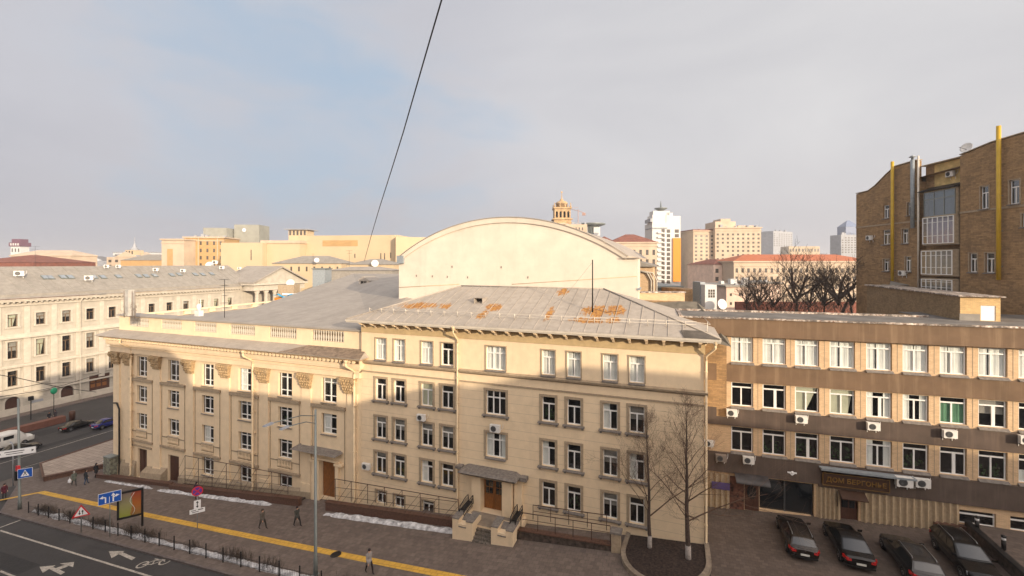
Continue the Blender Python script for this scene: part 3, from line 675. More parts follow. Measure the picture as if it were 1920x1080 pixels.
# entrance terrace and steps
ZP = -.36
mb = MB(); mb.box(-16.77, -11.62, -2.4, -.001, -2.6, ZP-.001)
mb.build('terrace', M_wall, blk)
mb = MB(); mb.box(-15.0, -13.42, -2.4, -.63, ZP, ZP+.02); mb.box(-16.2, -15.001, -1.6, -.63, ZP, ZP+.02); mb.box(-13.419, -12.3, -1.6, -.63, ZP, ZP+.02); mb.build('terrace_floor', mat('terrace_slab', (.25, .20, .15), .85, var=.2), blk)
mb = MB()
for k in range(4): mb.box(-14.98, -13.44, -3.4+k*.25, -2.401, -2, ZP-.17*(4-k)+.0); 
mb.build('step', mat('worn_step', (.15, .125, .10), .85, var=.45, vs=7), blk)
for a, b, inner in ((-16.77, -15.0, 1), (-13.42, -11.62, -1)):
    mb = MB(); mb.box(a, b, -3.3, -1.6, -2.6, -.02 if inner > 0 else -.02)
    oa, ob = (a, a+.75) if inner > 0 else (b-.75, b)
    mb.box(a, a+.55, -3.3, -1.9, -.019, .32); mb.box(b-.55, b, -3.3, -1.9, -.019, .26)
    mb.build('cheek_wall', M_wall, blk)
    mb = MB(); mb.box(a-.03, a+.58, -3.33, -1.85, .321, .38); mb.box(b-.58, b+.03, -3.33, -1.85, .261, .32); mb.hexa([(a+.56, -3.34, -.25), (b-.56, -3.34, -.25), (b-.56, -2.0, .1), (a+.56, -2.0, .1), (a+.56, -3.34, -.18), (b-.56, -3.34, -.18), (b-.56, -2.0, .17), (a+.56, -2.0, .17)]); mb.build('coping', M_sill, blk)
    mb = MB(); xc = a+.35 if inner > 0 else b-.35
    for s_ in (-.22, .22):
        for i in range(9):
            y_ = -2.3+i*.19; mb.tube([(xc+s_, y_, .0), (xc+s_*.8, y_-.04, .45), (xc+s_*1.1, y_+.05, .8)], .022, 5)
        mb.tube([(xc+s_, -2.45, .25), (xc+s_*1.1, -2.2, .72), (xc+s_*1.1, -1.2, .95), (xc+s_, -.7, .95), (xc+s_, -.6, .2)], .035, 6); mb.tube([(xc+s_, -2.35, .1), (xc+s_, -.62, .3)], .03, 5)
    mb.box(xc-.22, xc+.22, -2.2, -.8, .45, .49); mb.build('ornamental_railing', M_black, blk)

# ================================================================== COLONNADED LEFT WING
W0, W1 = -66.3, A0-.02
wing = building('columned_wing', 'long cream wing with carved capitals, dentil cornice and balustrade above the pavement', 'building', (0, YF, 0), (-47, 0, gz(-47)))
WR = [-59.95+5.73*i for i in range(6)]
ops = []; cells = []
for i, xr in enumerate(WR):
    a, b = xr-1.9, xr
    rows = [(6.85, 9.3), (3.72, 5.75)]
    if i < 5: rows.append((.42, 2.4))
    if 1 < i < 5: rows.append((-3.2+.15*(i-2), -1.15))
    for j, (c, d) in enumerate(rows): ops.append((a, b, c, d)); cells.append((i, j, a, b, c, d))
doors = [(WR[0]-1.75, WR[0], -5.4, -1.9), (WR[1]-1.9, WR[1], -5.2, -1.85), (WR[5]-1.9, WR[5], -2.55, 1.0)]
mb = MB(); wall(mb, W0, W1, -9.0, 10.55, ops+doors, .28)
mb.face([(W0, 0, -9), (W0, 30, -9), (W0, 30, 10.55), (W0, 0, 10.55)]); mb.face([(W1, 0, -5), (W1, 11, -5), (W1, 11, 15), (W1, 0, 15)])
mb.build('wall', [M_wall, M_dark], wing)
rnd = random.Random(11)
for i, j, a, b, c, d in cells:
    wo_ = window(wing, 'cross', a+.12, b-.04, c, d, .27, rnd.choice(['left', None, 'plants', None, None, 'plants', 'blind']), rnd.randint(0, 2))
    mb_key = ('wsill', j)
    def fs():
        m_ = MB(); m_.hexa([(-.16, -.42, -.1), (1.82, -.42, -.1), (1.82, 0, -.1), (-.16, 0, -.1), (-.16, -.42, -.07), (1.82, -.42, -.07), (1.82, 0, -.005), (-.16, 0, -.005)]); return m_.mesh('sill', M_sill)
    inst('sill', cached(mb_key, fs), wo_)
# recessed bays' trim: sill band of the top storey, balustrade aprons, bands
mb = MB(); mg = MB(); mgr = MB()
for i, xr in enumerate(WR):
    a, b = xr-3.1, xr+1.15
    MB().box(a, b, -.20, 0, 6.3, 6.62).build('sill_band', M_trim, wing)
    if i < 5:
        MB().box(a+.1, xr-1.98, -.05, 0, .1, .22).build('thin_moulding', M_trim, wing); MB().box(xr+.08, b-.1, -.05, 0, .1, .22).build('thin_moulding', M_trim, wing)
        MB().box(a, b, -.2, 0, -1.08, -.84).build('sill_band', M_trim, wing)
    for q_ in (xr-3.0, xr+.98): MB().box(q_, q_+.07, -.05, 0, -.84, 6.3).build('bay_edge', M_trim, wing)
mb.box(WR[0]-2.7, WR[0]+.9, -.12, 0, -1.68, -1.5)
mb.build('sill_band', M_trim, wing)
def bal_apron():
    m_ = MB(); m_.box(-1.0, 1.0, -.05, -.005, -.55, .3, 1)
    for k in range(9): x = -.84+k*.21; m_.lathe([(.045, 0), (.07, .12), (.08, .22), (.04, .42), (.05, .62), (.06, .68)], 6, (x, -.07, -.46))
    m_.box(-1.0, 1.0, -.14, 0, .301, .36); m_.box(-1.0, 1.0, -.12, 0, -.62, -.551); return m_.mesh('balustrade_panel', [M_wall, M_trim])
for i in range(5): inst('balustrade_panel', cached('apron', bal_apron), wing, (WR[i]-.95, 0, 0))
# pilasters and capitals
PX = [-65.6, -63.25]+[xr+1.99 for xr in WR]
def cap_mesh():
    m_ = MB(); rr = random.Random(5); zt, zb = 1.55, 0
    m_.hexa([(-.55, -.24, .0), (.55, -.24, .0), (.55, 0, .0), (-.55, 0, .0), (-.82, -.46, 1.42), (.82, -.46, 1.42), (.82, 0, 1.42), (-.82, 0, 1.42)])
    m_.box(-.92, .92, -.52, 0, 1.421, 1.56)
    for row in range(4):
        n = 5+row % 2
        for k in range(n):
            z = .42+row*.28; wd = .55+.27*z/1.42; x = (k/(n-1)-.5)*2*wd*.92; y = -.26-.22*z/1.42
            m_.blob((x+rr.uniform(-.03, .03), y, z+rr.uniform(-.03, .03)), (rr.uniform(.08, .13), .11, rr.uniform(.09, .15)), 4)
    for s_ in (-1, 1):
        for r_ in (.2, .12): m_.tube([(s_*.72+r_*math.cos(t*.8), -.52, 1.22+r_*math.sin(t*.8)) for t in range(9)], .045, 5)
    for k in range(10): m_.blob((rr.uniform(-.5, .5), -.26, rr.uniform(.1, .5)), (.07, .06, .12), 4)
    return m_.mesh('capital', M_cap)
for x in PX:
    mb = MB(); xe = min(x+.6, W1-.02); mb.box(x-.6, xe, -.14, 0, -6.8 if x < -60 else gz(x)-.3, 8.06); mb.box(x-.68, min(xe+.08, W1-.01), -.2, 0, -7, gz(x)+1.5); mb.build('pilaster', M_wall, wing)
    inst('capital', cached('cap', cap_mesh), wing, (x if x < -32 else x-.35, -.02, 8.07))
capc = inst('capital', cached('cap', cap_mesh), wing, (W0, .9, 8.07), R(-90))
# entablature
mb = MB(); mb.box(W0-.25, W1, -.3, 0, 9.66, 10.55); mb.box(W0-.33, W1, -.38, 0, 10.2, 10.32); mb.build('architrave', M_wall, wing)
mb = MB(); mb.box(W0-.5, W1+.2, -.55, 0, 10.551, 10.72); mb.hexa([(W0-.95, -.95, 11.46), (W1+.5, -.95, 11.46), (W1+.5, 0, 11.46), (W0-.95, 0, 11.46), (W0-1.25, -1.3, 11.7), (W1+.85, -1.3, 11.7), (W1+.85, .5, 11.7), (W0-1.25, .5, 11.7)])
mb.box(W0-.55, W1+.3, -.6, 0, 10.721, 11.459, 0); mb.build('cornice', M_wall, wing)
mb = MB(); x = W0-.4
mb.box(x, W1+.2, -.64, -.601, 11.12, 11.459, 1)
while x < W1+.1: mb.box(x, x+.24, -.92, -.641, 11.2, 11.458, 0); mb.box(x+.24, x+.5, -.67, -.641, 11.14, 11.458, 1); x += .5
mb.build('dentil_row', [M_wall, mat('recess_shade_brown', (.12, .065, .03), .9)], wing)  # dark brown between the dentils puts the shade of the gaps into colour
mb = MB(); mb.hexa([(W0-1.3, -1.36, 11.705), (W1+.9, -1.36, 11.705), (W1+.9, .4, 11.705), (W0-1.3, .4, 11.705), (W0-1.3, -1.36, 11.76), (W1+.9, -1.36, 11.76), (W1+.3, .42, 12.3), (W0-.6, .42, 12.3)]); mb.build('cornice_roof', M_roofm, wing)
mb = MB(); q0 = -35.2
mb.face([(q0-2.2, -1.38, 11.78), (W1+.92, -1.38, 11.78), (W1+.25, .35, 12.32), (q0, .35, 12.32)]); mb.build('cornice_felt', mat('brown_felt', (.22, .165, .12), .8, var=.3, vs=3), wing)
# parapet with balusters
mb = MB(); PB = [(-64.06, -60.3), (-58.02, -54.4), (-52.25, -48.6), (-46.48, -42.7), (-40.61, -36.85), (-34.79, -30.75)]
ops = [(a, b, 12.85, 13.85) for a, b in PB]
xs = [W0+.3]+[v for p in PB for v in p]+[W1]
for i in range(0, len(xs), 2): mb.box(xs[i], xs[i+1], .4, .8, 12.0, 14.1)
for a, b in PB: mb.box(a, b, .42, .78, 12.0, 12.82); mb.box(a, b, .42, .78, 13.9, 14.1); MB().box(a, b, .74, .78, 12.821, 13.899).build('shade_panel', mat('gap_shade_ochre', (.40, .27, .12), .9), wing)  # panel added behind the balusters, its dark ochre stands for shade in the gaps
mb.build('parapet', M_wall, wing)
mb = MB(); y_ = .9
while y_ < 28: mb.box(W0+.3, W0+.65, y_, y_+.9, 12, 13.9); y_ += 3.6
mb.box(W0+.3, W0+.65, .81, 28, 12, 13.35); mb.box(W0+.2, W0+.8, .81, 28.2, 13.9, 14.1); mb.build('rear_parapet', M_wall, wing)
mb = MB(); mb.hexa([(W0+.1, .2, 14.05), (W1, .2, 14.05), (W1, .399, 14.05), (W0+.1, .399, 14.05), (W0+.1, .2, 14.2), (W1, .2, 14.2), (W1, .399, 14.22), (W0+.1, .399, 14.22)]); mb.hexa([(W0+.1, .4, 14.101), (W1, .4, 14.101), (W1, 1.5, 14.101), (W0+.1, 1.5, 14.101), (W0+.1, .4, 14.22), (W1, .4, 14.22), (W1, 1.5, 14.32), (W0+.1, 1.5, 14.32)]); mb.build('parapet_coping', M_roofg, wing)
def balus():
    m_ = MB(); m_.lathe([(.1, 0), (.1, .08), (.06, .14), (.115, .36), (.1, .5), (.05, .72), (.085, .85), (.1, .95), (.1, 1.08)], 8); return m_.mesh('baluster', M_palet)
for a, b in PB:
    n = 13
    for k in range(n): inst('baluster', cached('bal', balus), wing, (a+(k+.5)*(b-a)/n, .54, 12.82))
# low-pitched roof behind the parapet
mb = MB(); e = 14.2
Pa, Pb, Pc, Pd = (W0+.5, 1.5, e), (W1, 1.5, e), (W1, 30, e), (W0+.5, 44, e)
r1 = (-63.5, 39.5, 18.6); r2 = (-36, 39.5, 18.6); r0 = (-44, 1.5, e)
mb.face([(W0+.5, 1.4, 13.3), (-49.5, 1.4, 13.3), (-60.5, 33, 13.3), (W0+.5, 33, 13.3)]); mb.face([(-49.5, 1.5, 13.3), (-49.5, 1.5, e), (-62.5, 39.5, 18.5), (-62.5, 39.5, 13.3)])
mb.face([(-49.5, 1.5, e), (W1+.0, 1.5, e), (-31, 12, 16.6), (-31, 39.5, 18.5), (-62.5, 39.5, 18.5)])
mb.face([(-31, 12, 16.6), (W1, 1.5, e), (W1+4, 12, 15.5), (-27, 30, 17.5)])
mb.build('roof', M_roofg, wing)
mb = MB(); p = onP(682, 534, (-49.5, 36.3, e), Vector((-4.2*0-.0, -.112, 1)).normalized()); q = (p.x, p.y-YF, p.z)
mb.hexa([(q[0]-1, q[1], q[2]-.5), (q[0]+1, q[1], q[2]-.5), (q[0]+1, q[1]+3, q[2]-.5), (q[0]-1, q[1]+3, q[2]-.5), (q[0]-1, q[1], q[2]+.7), (q[0]+1, q[1], q[2]+.7), (q[0]+1, q[1]+3, q[2]+.7), (q[0]-1, q[1]+3, q[2]+.7)])
dm = mb.build('dormer', M_palet, wing)
mb = MB(); mb.extr([(q[0]-1.25, q[1]-.15, q[2]+.7), (q[0]+1.25, q[1]-.15, q[2]+.7), (q[0], q[1]-.15, q[2]+1.45)], (0, 3, 0)); mb.build('dormer_roof', M_roofg, dm)
mb = MB(); mb.box(q[0]-.6, q[0]-.05, q[1]-.03, q[1]-.002, q[2]-.2, q[2]+.6); mb.box(q[0]+.05, q[0]+.6, q[1]-.03, q[1]-.002, q[2]-.2, q[2]+.6); mb.build('dormer_window', M_dark, dm)
# doors of the wing
for k, (a, b, c, d) in enumerate(doors):
    m_ = MB(); m_.box(a+.02, b-.02, .24, .3, c, d); dd = m_.build('door', M_door if k == 2 else M_ddoor, wing)
    m_ = MB(); m_.box((a+b)/2-.02, (a+b)/2+.02, .22, .239, c, d)
    for z0, z1 in ((.08, .3), (.36, .6), (.66, .92)):
        for s_ in (0, 1): m_.box(a+.15+s_*(b-a)/2-.02*s_, a+s_*(b-a)/2+(b-a)/2-.12, .225, .239, c+(d-c)*z0, c+(d-c)*z1)
    m_.build('door_panel', M_door if k == 2 else M_ddoor, dd)
mb = MB(); a, b = -36.2, -30.5; mb.hexa([(a+.5, -.75, 1.9), (b-.5, -.75, 1.9), (b-.5, 0, 1.9), (a+.5, 0, 1.9), (a, -1.15, 2.12), (b, -1.15, 2.12), (b, 0, 2.12), (a, 0, 2.12)]); mb.hexa([(a, -1.15, 2.121), (b, -1.15, 2.121), (b, 0, 2.121), (a, 0, 2.121), (a+.1, -1.0, 2.2), (b-.1, -1.0, 2.2), (b-.3, 0, 2.32), (a+.3, 0, 2.32)]); mb.build('door_canopy', M_sill, wing)
mb = MB(); mb.box(-34.2, -33.25, -.3, 0, -3, .9); mb.box(-34.4, -33.2, -.42, 0, .901, 1.1); mb.box(-31.25, -30.9, -.3, 0, -3, .9); mb.box(-31.3, -30.4, -.42, 0, .901, 1.1); mb.box(-34.2, -30.9, -.2, 0, 1.101, 1.3); mb.build('door_surround', M_wall, wing)
for (x, zt) in ((-62.45, 10.7), (-42.15, 10.7), (-28.9, 10.7)): drain(wing, x, zt, gz(x)+.3, M_pipe, elbow=(-.05, -1.1), r=.11, y=-.32)
mb = MB(); mb.tube([(-65.9, -.25, 3.2), (-65.2, -.3, 3.3), (-64.7, -.3, 2.6), (-64.7, -.3, -6)], .1, 8); mb.build('flue_pipe', M_black, wing)
# plinth steps along the foot
mb = MB()
for (a, b, h_, d_) in ((-66.4, -61.9, 2.0, .35), (-59.9, -56.2, 1.5, .9), (-54.1, -34.4, .9, .25)):
    mb.hexa([(a, -d_, gz(a)-.4), (b, -d_, gz(b)-.4), (b, 0, gz(b)-.4), (a, 0, gz(a)-.4), (a, -d_*.8, gz(a)+h_*.7), (b, -d_*.8, gz(b)+h_*.7), (b, -.01, gz(b)+h_), (a, -.01, gz(a)+h_)])
mb.build('plinth', M_trim, wing)

# ================================================================== PALE ARCHED HALL behind
HY = 46.3
hl = onY(748, 568, HY).x; hr = onY(1196, 560, HY).x; hz = 21.15; hc = (hl+hr)/2; htop = onY(967, 412, HY).z
hall = building('arched_hall', 'big pale windowless hall wall with a curved barrel roof behind the office block', 'building', (0, HY, 0), (hc, 0, 0))
def arc(x0, x1, z0, zt, n=40):
    hw = (x1-x0)/2; rise = zt-z0; rad = (hw*hw+rise*rise)/(2*rise); cz = zt-rad; cx = (x0+x1)/2
    return [(x, cz+math.sqrt(rad*rad-(x-cx)**2)) for x in [x0+(x1-x0)*i/n for i in range(n+1)]]
ap = arc(hl+.4, hr-1.2, hz+.3, htop)
mb = MB(); mb.extr([(hl, 0, 6), (hr, 0, 6), (hr, 0, hz)]+[(x, 0, z) for x, z in reversed(ap)]+[(hl, 0, hz)], (0, .5, 0))
mb.box(hl, hl+.5, .501, 32, 6, hz-.01); mb.box(hr-.5, hr, .501, 3.0, 6, hz-.01); mb.build('wall', M_hall, hall)
mb = MB(); ap2 = arc(hl+.1, hr-1.0, hz+.2, htop+.28); ap1 = arc(hl+.4, hr-1.2, hz-.1, htop-.28)
for i in range(len(ap2)-1):
    a, b, c, d = ap1[i], ap1[i+1], ap2[i+1], ap2[i]
    mb.hexa([(a[0], -.16, a[1]), (b[0], -.16, b[1]), (b[0], -.002, b[1]), (a[0], -.002, a[1]), (d[0], -.24, d[1]), (c[0], -.24, c[1]), (c[0], -.002, c[1]), (d[0], -.002, d[1])])
mb.build('arch_moulding', M_hall, hall)
mb = MB(); ap3 = arc(hl, hr-.9, hz+.25, htop+.36)
for i in range(len(ap3)-1):
    a, b = ap3[i], ap3[i+1]; mb.face([(a[0], -.32, a[1]), (b[0], -.32, b[1]), (b[0], 32, b[1]), (a[0], 32, a[1])], 0, False); mb.face([(a[0], -.32, a[1]-.07), (b[0], -.32, b[1]-.07), (b[0], -.32, b[1]), (a[0], -.32, a[1])])
mb.box(hr-1.6, hr+.1, -.3, 3, hz+.01, hz+.1); mb.build('roof', M_roofm, hall)
mb = MB(); mb.box(hl-.1, hl+.8, -.35, -.001, hz-.5, hz+.45); mb.box(hr-.05, hr+.2, -.1, 2, hz-3.2, hz-3.0); mb.build('corner_block', M_zinc, hall)
mb = MB()
for (px, py) in ((781, 517), (811, 518), (839, 519), (877, 520), (990, 520), (848, 500), (940, 501)): p = onY(px, py, HY); mb.box(p.x-.06, p.x+.06, -.05, -.001, p.z-.12, p.z+.12)
mb.build('wall_vent', M_acg, hall)
mb = MB(); mb.tube([(hr+.2, .6, 21), (hr+.2, .6, 18)], .06, 6)
p0, p1 = onY(748, 539, HY), onY(862, 536, HY); mb = MB(); mb.tube([(hl, -.02, p0.z), (p1.x, -.02, p1.z+.2)], .03, 4); p0, p1 = onY(960, 533, HY), onY(1194, 518, HY); mb.tube([(p0.x, -.02, p0.z), (p1.x, -.02, p1.z)], .025, 4); mb.build('wall_line', M_frieze, hall)  # thin ochre lines across the hall wall
# brick flank with arches seen right of the hall
AY = HY+14; ax0, ax1 = onY(1194, 500, AY).x, onY(1224, 500, AY).x; az = onY(1200, 500, AY).z; aw = ax1-ax0
fl = building('brick_annex', 'narrow ochre brick annex with pipes at the right edge of the pale hall', 'building', (ax0, AY, 0), (1, 0, 0))
mb = MB(); wall(mb, 0, aw, 5, az, [(.5, 1.1, az-6, az-4.6)], .25); mb.face([(0, 0, 5), (0, 12, 5), (0, 12, az), (0, 0, az)]); mb.face([(aw, 0, 5), (aw, 12, 5), (aw, 12, az), (aw, 0, az)]); mb.build('wall', [M_brick, M_dark], fl)
mb = MB(); mb.hexa([(-.6, -.4, az), (aw+.3, -.4, az), (aw+.3, 12, az), (-.6, 12, az), (-.6, -.4, az+.9), (aw+.3, -.4, az+.15), (aw+.3, 12, az+.15), (-.6, 12, az+.9)]); mb.build('roof', M_roofw, fl)
mb = MB(); [mb.tube([(x, -.15, 8), (x, -.15, az-2+x*.1), (x-.5, -.2, az-.8), (-.3, -.2, az-.4)], .09, 6) for x in (1.8, 2.1, 2.5)]; mb.build('flue_pipe', M_palet, fl)

# ================================================================== BROWN-BANDED BRICK BUILDING on the right
RZ = R(3.5); RO = (2.16, 40.5)
KS = 1.08
def rz_(z): return H-(H-z)*KS
def onR(px, py, off=0.):
    n = Vector((-math.sin(RZ), math.cos(RZ), 0)); p = onP(px, py, (RO[0]-n.x*off*-1*0, RO[1], 0), n) if off == 0 else onP(px, py, Vector((RO[0], RO[1], 0))-n*off, n)
    d = Vector((p.x-RO[0], p.y-RO[1])); return Vector((d.x*math.cos(RZ)+d.y*math.sin(RZ), -d.x*math.sin(RZ)+d.y*math.cos(RZ), p.z)), p
bb = building('banded_building', 'flat-roofed brick building with brown bands between its window rows, by the car park', 'building', (*RO, 0), (14, 0, .9), RZ)
RP = [(2.1, 3.75), (4.42, 6.1), (6.73, 8.4), (9.1, 10.78), (11.5, 13.15), (13.8, 15.4), (16.05, 17.65), (18.3, 19.95), (20.55, 22.2), (22.8, 24.4)]
B1, B2, B3 = (12.55, 14.6), (8.93, 10.86), (5.2, 7.2)
x0b, x1b = -1.5, 30
low_ops = [(4.2, 8.05, .7, 3.25)]
basw = [(17.2, 19.3, 1.75, 2.75), (20.1, 22.2, 1.75, 2.75), (23, 25, 1.75, 2.75)]
bdoor = [(9.75, 11.0, .6, 3.15)]
mb = MB(); wall(mb, x0b, x1b, -1.5, 14.7, [(a, b, *r) for a, b in RP for r in (B1, B2, B3)]+low_ops+basw+bdoor, .25)
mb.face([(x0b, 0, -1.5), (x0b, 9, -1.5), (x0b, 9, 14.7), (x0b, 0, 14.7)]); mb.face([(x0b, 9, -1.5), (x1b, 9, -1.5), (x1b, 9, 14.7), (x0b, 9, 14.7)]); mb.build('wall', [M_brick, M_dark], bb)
mb = MB(); mb.box(x0b-.1, x1b, -.35, 0, 14.701, 16.15); mb.box(x0b-.1, x0b, .001, 9, 14.0, 16.15); mb.build('parapet_band', M_band, bb)
for z0, z1, d_ in ((10.95, 12.35, .16), (7.3, 8.72, .16)):
    mb = MB(); mb.box(x0b-.04, x1b, -d_, 0, z0, z1); mb.build('brown_band', M_band if z0 > 9 else M_band2, bb)
mb = MB(); mb.box(x0b-.04, 8.3, -.2, 0, 3.4, 5.0); mb.box(14.4, x1b, -.2, 0, 3.2, 4.98); mb.box(8.301, 14.399, -.2, 0, 3.2, 4.99); mb.build('brown_band', M_band2, bb)
for z in (12.35, 8.72, 5.0):
    for a, b in RP: mb = MB(); mb.hexa([(a-.05, -.24, z+.005), (b+.05, -.24, z+.005), (b+.05, .02, z+.005), (a-.05, .02, z+.005), (a-.05, -.24, z+.05), (b+.05, -.24, z+.05), (b+.05, .02, z+.19), (a-.05, .02, z+.19)]); mb.build('window_ledge', M_sill, bb)
rnd = random.Random(21)
c2 = [None, None, 'cream', 'cream', 'sides', 'sides', 'green', 'top', None, 'half']
for i, (a, b) in enumerate(RP):
    window(bb, 'pair', a+.04, b-.04, *B1, .14, 'full', i % 4)
    window(bb, 'pair2' if i % 3 == 1 else 'pair', a+.04, b-.04, *B2, .14, c2[i], i % 3)
    window(bb, 'pair2' if i % 4 == 2 else 'pair', a+.04, b-.04, *B3, .14, [None, 'plants', 'plants', 'plants', 'sides', 'plants', None, 'plants', 'half', None][i], i)
for a, b, c, d in basw: window(bb, 'T', a, b, c, d, .15, None)
# brick pilaster joints
mb = MB()
for i in range(len(RP)-1):
    xm = (RP[i][1]+RP[i+1][0])/2
    for r in ((12.5, 14.69), (8.8, 10.94), (5.08, 7.29)): mb.box(xm-.02, xm+.02, -.012, 0, *r)
mb.build('brick_joint', M_trim, bb)
# roof: slab, rusty rims
mb = MB(); mb.box(x0b-.2, x1b, -.3, 4.4, 16.151, 16.22); mb.box(17.6, x1b, 4.401, 9, 16.15, 16.219); mb.build('roof', mat('grey_felt_roof', (.16, .145, .13), .9, var=.25, vs=.6), bb)
M_rim_r = mat('rusty_rim', (.60, .52, .44), .7, var=.5, vs=3.2, kind='flaky')
mb = MB(); mb.box(x0b-.25, x1b, -.44, -.301, 16.12, 16.25); mb.box(x0b-.25, 17.6, 4.401, 4.6, 16.1, 16.38); mb.box(x0b-.45, x0b-.201, -.48, 4.7, 16.1, 16.34); mb.build('roof_rim', M_rim_r, bb)
# ribbed facing of the ground floor
for a, b in ((8.2, 9.55), (11.15, 17.0), (-.6, 1.9)):
    mb = MB(); mb.box(a, b, -.05, 0, .3, 3.19); x = a+.1
    while x < b: mb.extr([(x, -.05, .35), (x+.12, -.22, .35), (x+.3, -.05, .35)], (0, 0, 2.83)); x += .43 if b != 9.55 else .3
    mb.build('ribbed_facing', M_tan, bb)
mb = MB(); mb.box(4.22, 8.03, .25, .3, .7, 3.24); mb.box(6.0, 6.08, .16, .249, .7, 3.24, 1); mb.build('shop_window', [M_cglass, M_acd], bb)
mb = MB(); mb.box(9.8, 10.95, .15, .2, .6, 3.1); d_ = mb.build('door', M_ddoor, bb); mb = MB(); mb.box(9.95, 10.35, .13, .149, 1.7, 2.9); mb.box(10.45, 10.8, .13, .149, 1.7, 2.9); mb.build('door_glass', M_cglass, d_)
mb = MB(); mb.extr([(9.6, -.2, 3.19), (9.6, -.95, 2.85), (9.6, -.95, 2.78), (9.6, -.2, 3.05)], (1.7, 0, 0)); [mb.tube([(x, -.2, 2.5), (x, -.9, 2.85)], .02, 4) for x in (9.7, 11.2)]; mb.build('door_canopy', M_fascia, bb)
mb = MB(); mb.tube([(9.5, -.28, 3.1), (9.5, -.28, 1.9)], .03, 5); mb.build('downlight', M_black, bb)
# left entrance: small canopy, purple board, ornate door
mb = MB(); n = 8
for i in range(n):
    t0, t1 = i/n, (i+1)/n; f_ = lambda t: (-.2-.95*math.sin(t*1.5), 3.5-.45*(1-math.cos(t*1.5)))
    (ya, za), (yb, zb) = f_(t0), f_(t1); mb.hexa([(2.3, ya, za-.04), (4.75, ya, za-.04), (4.75, yb, zb-.04), (2.3, yb, zb-.04), (2.3, ya, za), (4.75, ya, za), (4.75, yb, zb), (2.3, yb, zb)])
mb.build('entrance_canopy', mat('dark_awning', (.06, .055, .055), .5, var=.3), bb)
mb = MB(); mb.box(3.1, 4.15, -.02, 0, .5, 3.0); d_ = mb.build('door', M_ddoor, bb)
mb = MB(); mb.lathe([(.0, 0), (.34, 0), (.34, .03)], 16); o = mb.build('door_glass', M_cglass, d_, (3.62, -.03, 2.0)); o.rotation_euler = (R(90), 0, 0); o.scale = (1, 1.7, 1)
mb = MB(); mb.box(.6, 1.95, -.32, -.221, 2.0, 2.55); mb.build('notice_board', mat('violet_board', (.10, .07, .20), .5), bb)
mb = MB(); mb.box(2.0, 3.05, -.06, 0, .4, 3.1); mb.build('painted_panel', mat('patterned_panel', (.13, .055, .035), .8, var=.7, vs=3), bb)
p, _ = onR(1485, 888, .2); mb = MB(); mb.box(p.x-.32, p.x+.32, -.26, -.201, p.z+.03, p.z+.13); mb.extr([(p.x-.2, -.25, p.z+.029), (p.x+.2, -.25, p.z+.029), (p.x, -.25, p.z-.16)], (0, .04, 0)); mb.blob((p.x, -.25, p.z+.08), (.12, .04, .14), 5); mb.build('wall_lamp', M_signw, bb)
# grey ledge + sign
mb = MB(); mb.box(8.3, 14.35, -.75, -.201, 4.72, 4.86); mb.build('sign_ledge', M_zinc, bb)
SG0, SG1 = onR(1542, 900, .4)[0].x, onR(1667, 905, .4)[0].x; SGX = (SG0+SG1)/2; SGS = (SG1-SG0)/5.4
sg = thing('shop_sign', 'brown fascia board with dull gold Cyrillic letters over the shop door', 'sign', (RO[0]+SGX*math.cos(RZ)+.2*math.sin(RZ), RO[1]+SGX*math.sin(RZ)-.2*math.cos(RZ), 3.98), RZ)
mb = MB(); mb.box(-2.7, 2.75, -.22, -.005, -.62, .6); mb.build('board', M_fascia, sg)
mb = MB(); [mb.box(*q) for q in ((-2.7, 2.75, -.26, -.221, -.62, -.57), (-2.7, 2.75, -.26, -.221, .55, .6), (-2.7, -2.65, -.26, -.221, -.569, .549), (2.7, 2.75, -.26, -.221, -.569, .549))]; mb.build('board_frame', M_gold, sg)
inst('lettering', text_mesh('ДОМ БЕРГОНЬЕ', .62, M_gold, .02), sg, (0.05, -.25, -.22), 0, (R(90), 0, 0)); sg.scale = (SGS, 1, SGS)

# ================================================================== TALL BROWN BRICK BUILDING far right
BO = Vector((22.19, 70.3, 0)); BDIR = Vector((.30283, -.95304, 0)); BRZ = math.atan2(BDIR.y, BDIR.x)
BN = Vector((-.95304, -.30283, 0))            # outward normal, towards the left
def onB(px, py):
    p = onP(px, py, BO, BN); return (p-BO).dot(BDIR), p.z
tb = building('brick_tower_block', 'tall worn brown brick block with a stepped top and enclosed balconies on the far right', 'building', (*BO.xy, 0), (14, 0, 1), BRZ)
# frame: x from the far corner towards the camera, y into the building (to the right), z up; the outer face looks along -y
wn_ = [(1656, 385, 1667, 409), (1655, 431, 1669, 458), (1656, 486, 1668, 508), (1656, 534, 1668, 556), (1701, 379, 1713, 403), (1691, 429, 1704, 456), (1697, 481, 1709, 509), (1838, 349, 1855, 391), (1892, 337, 1913, 382), (1817, 475, 1833, 510), (1847, 474, 1866, 511), (1915, 400, 1930, 425)]
bw = []
for (xa, ya, xb, yb) in wn_:
    (s0, zt), (s1, zb) = onB(xa, (ya+yb)/2), onB(xb, (ya+yb)/2); zt = onB((xa+xb)/2, ya)[1]; zb = onB((xa+xb)/2, yb)[1]; bw.append((s0, s1, zb, zt))
(s_l, _), (s_r, _) = onB(1735, 400), onB(1800, 400)
mb = MB(); wall(mb, 0, s_l-1.0, -2, 29.7, [o_ for o_ in bw if o_[1] < s_l-1], .22); wall(mb, s_r, 27, -2, 31.0, [o_ for o_ in bw if o_[0] > s_r], .22)
mb.box(s_l-1.0, s_r, .9, 1.4, -2, 31.3); mb.face([(s_l-1, 0, -2), (s_l-1, .9, -2), (s_l-1, .9, 29.7), (s_l-1, 0, 29.7)]); mb.face([(s_r, 0, -2), (s_r, .9, -2), (s_r, .9, 31), (s_r, 0, 31)])
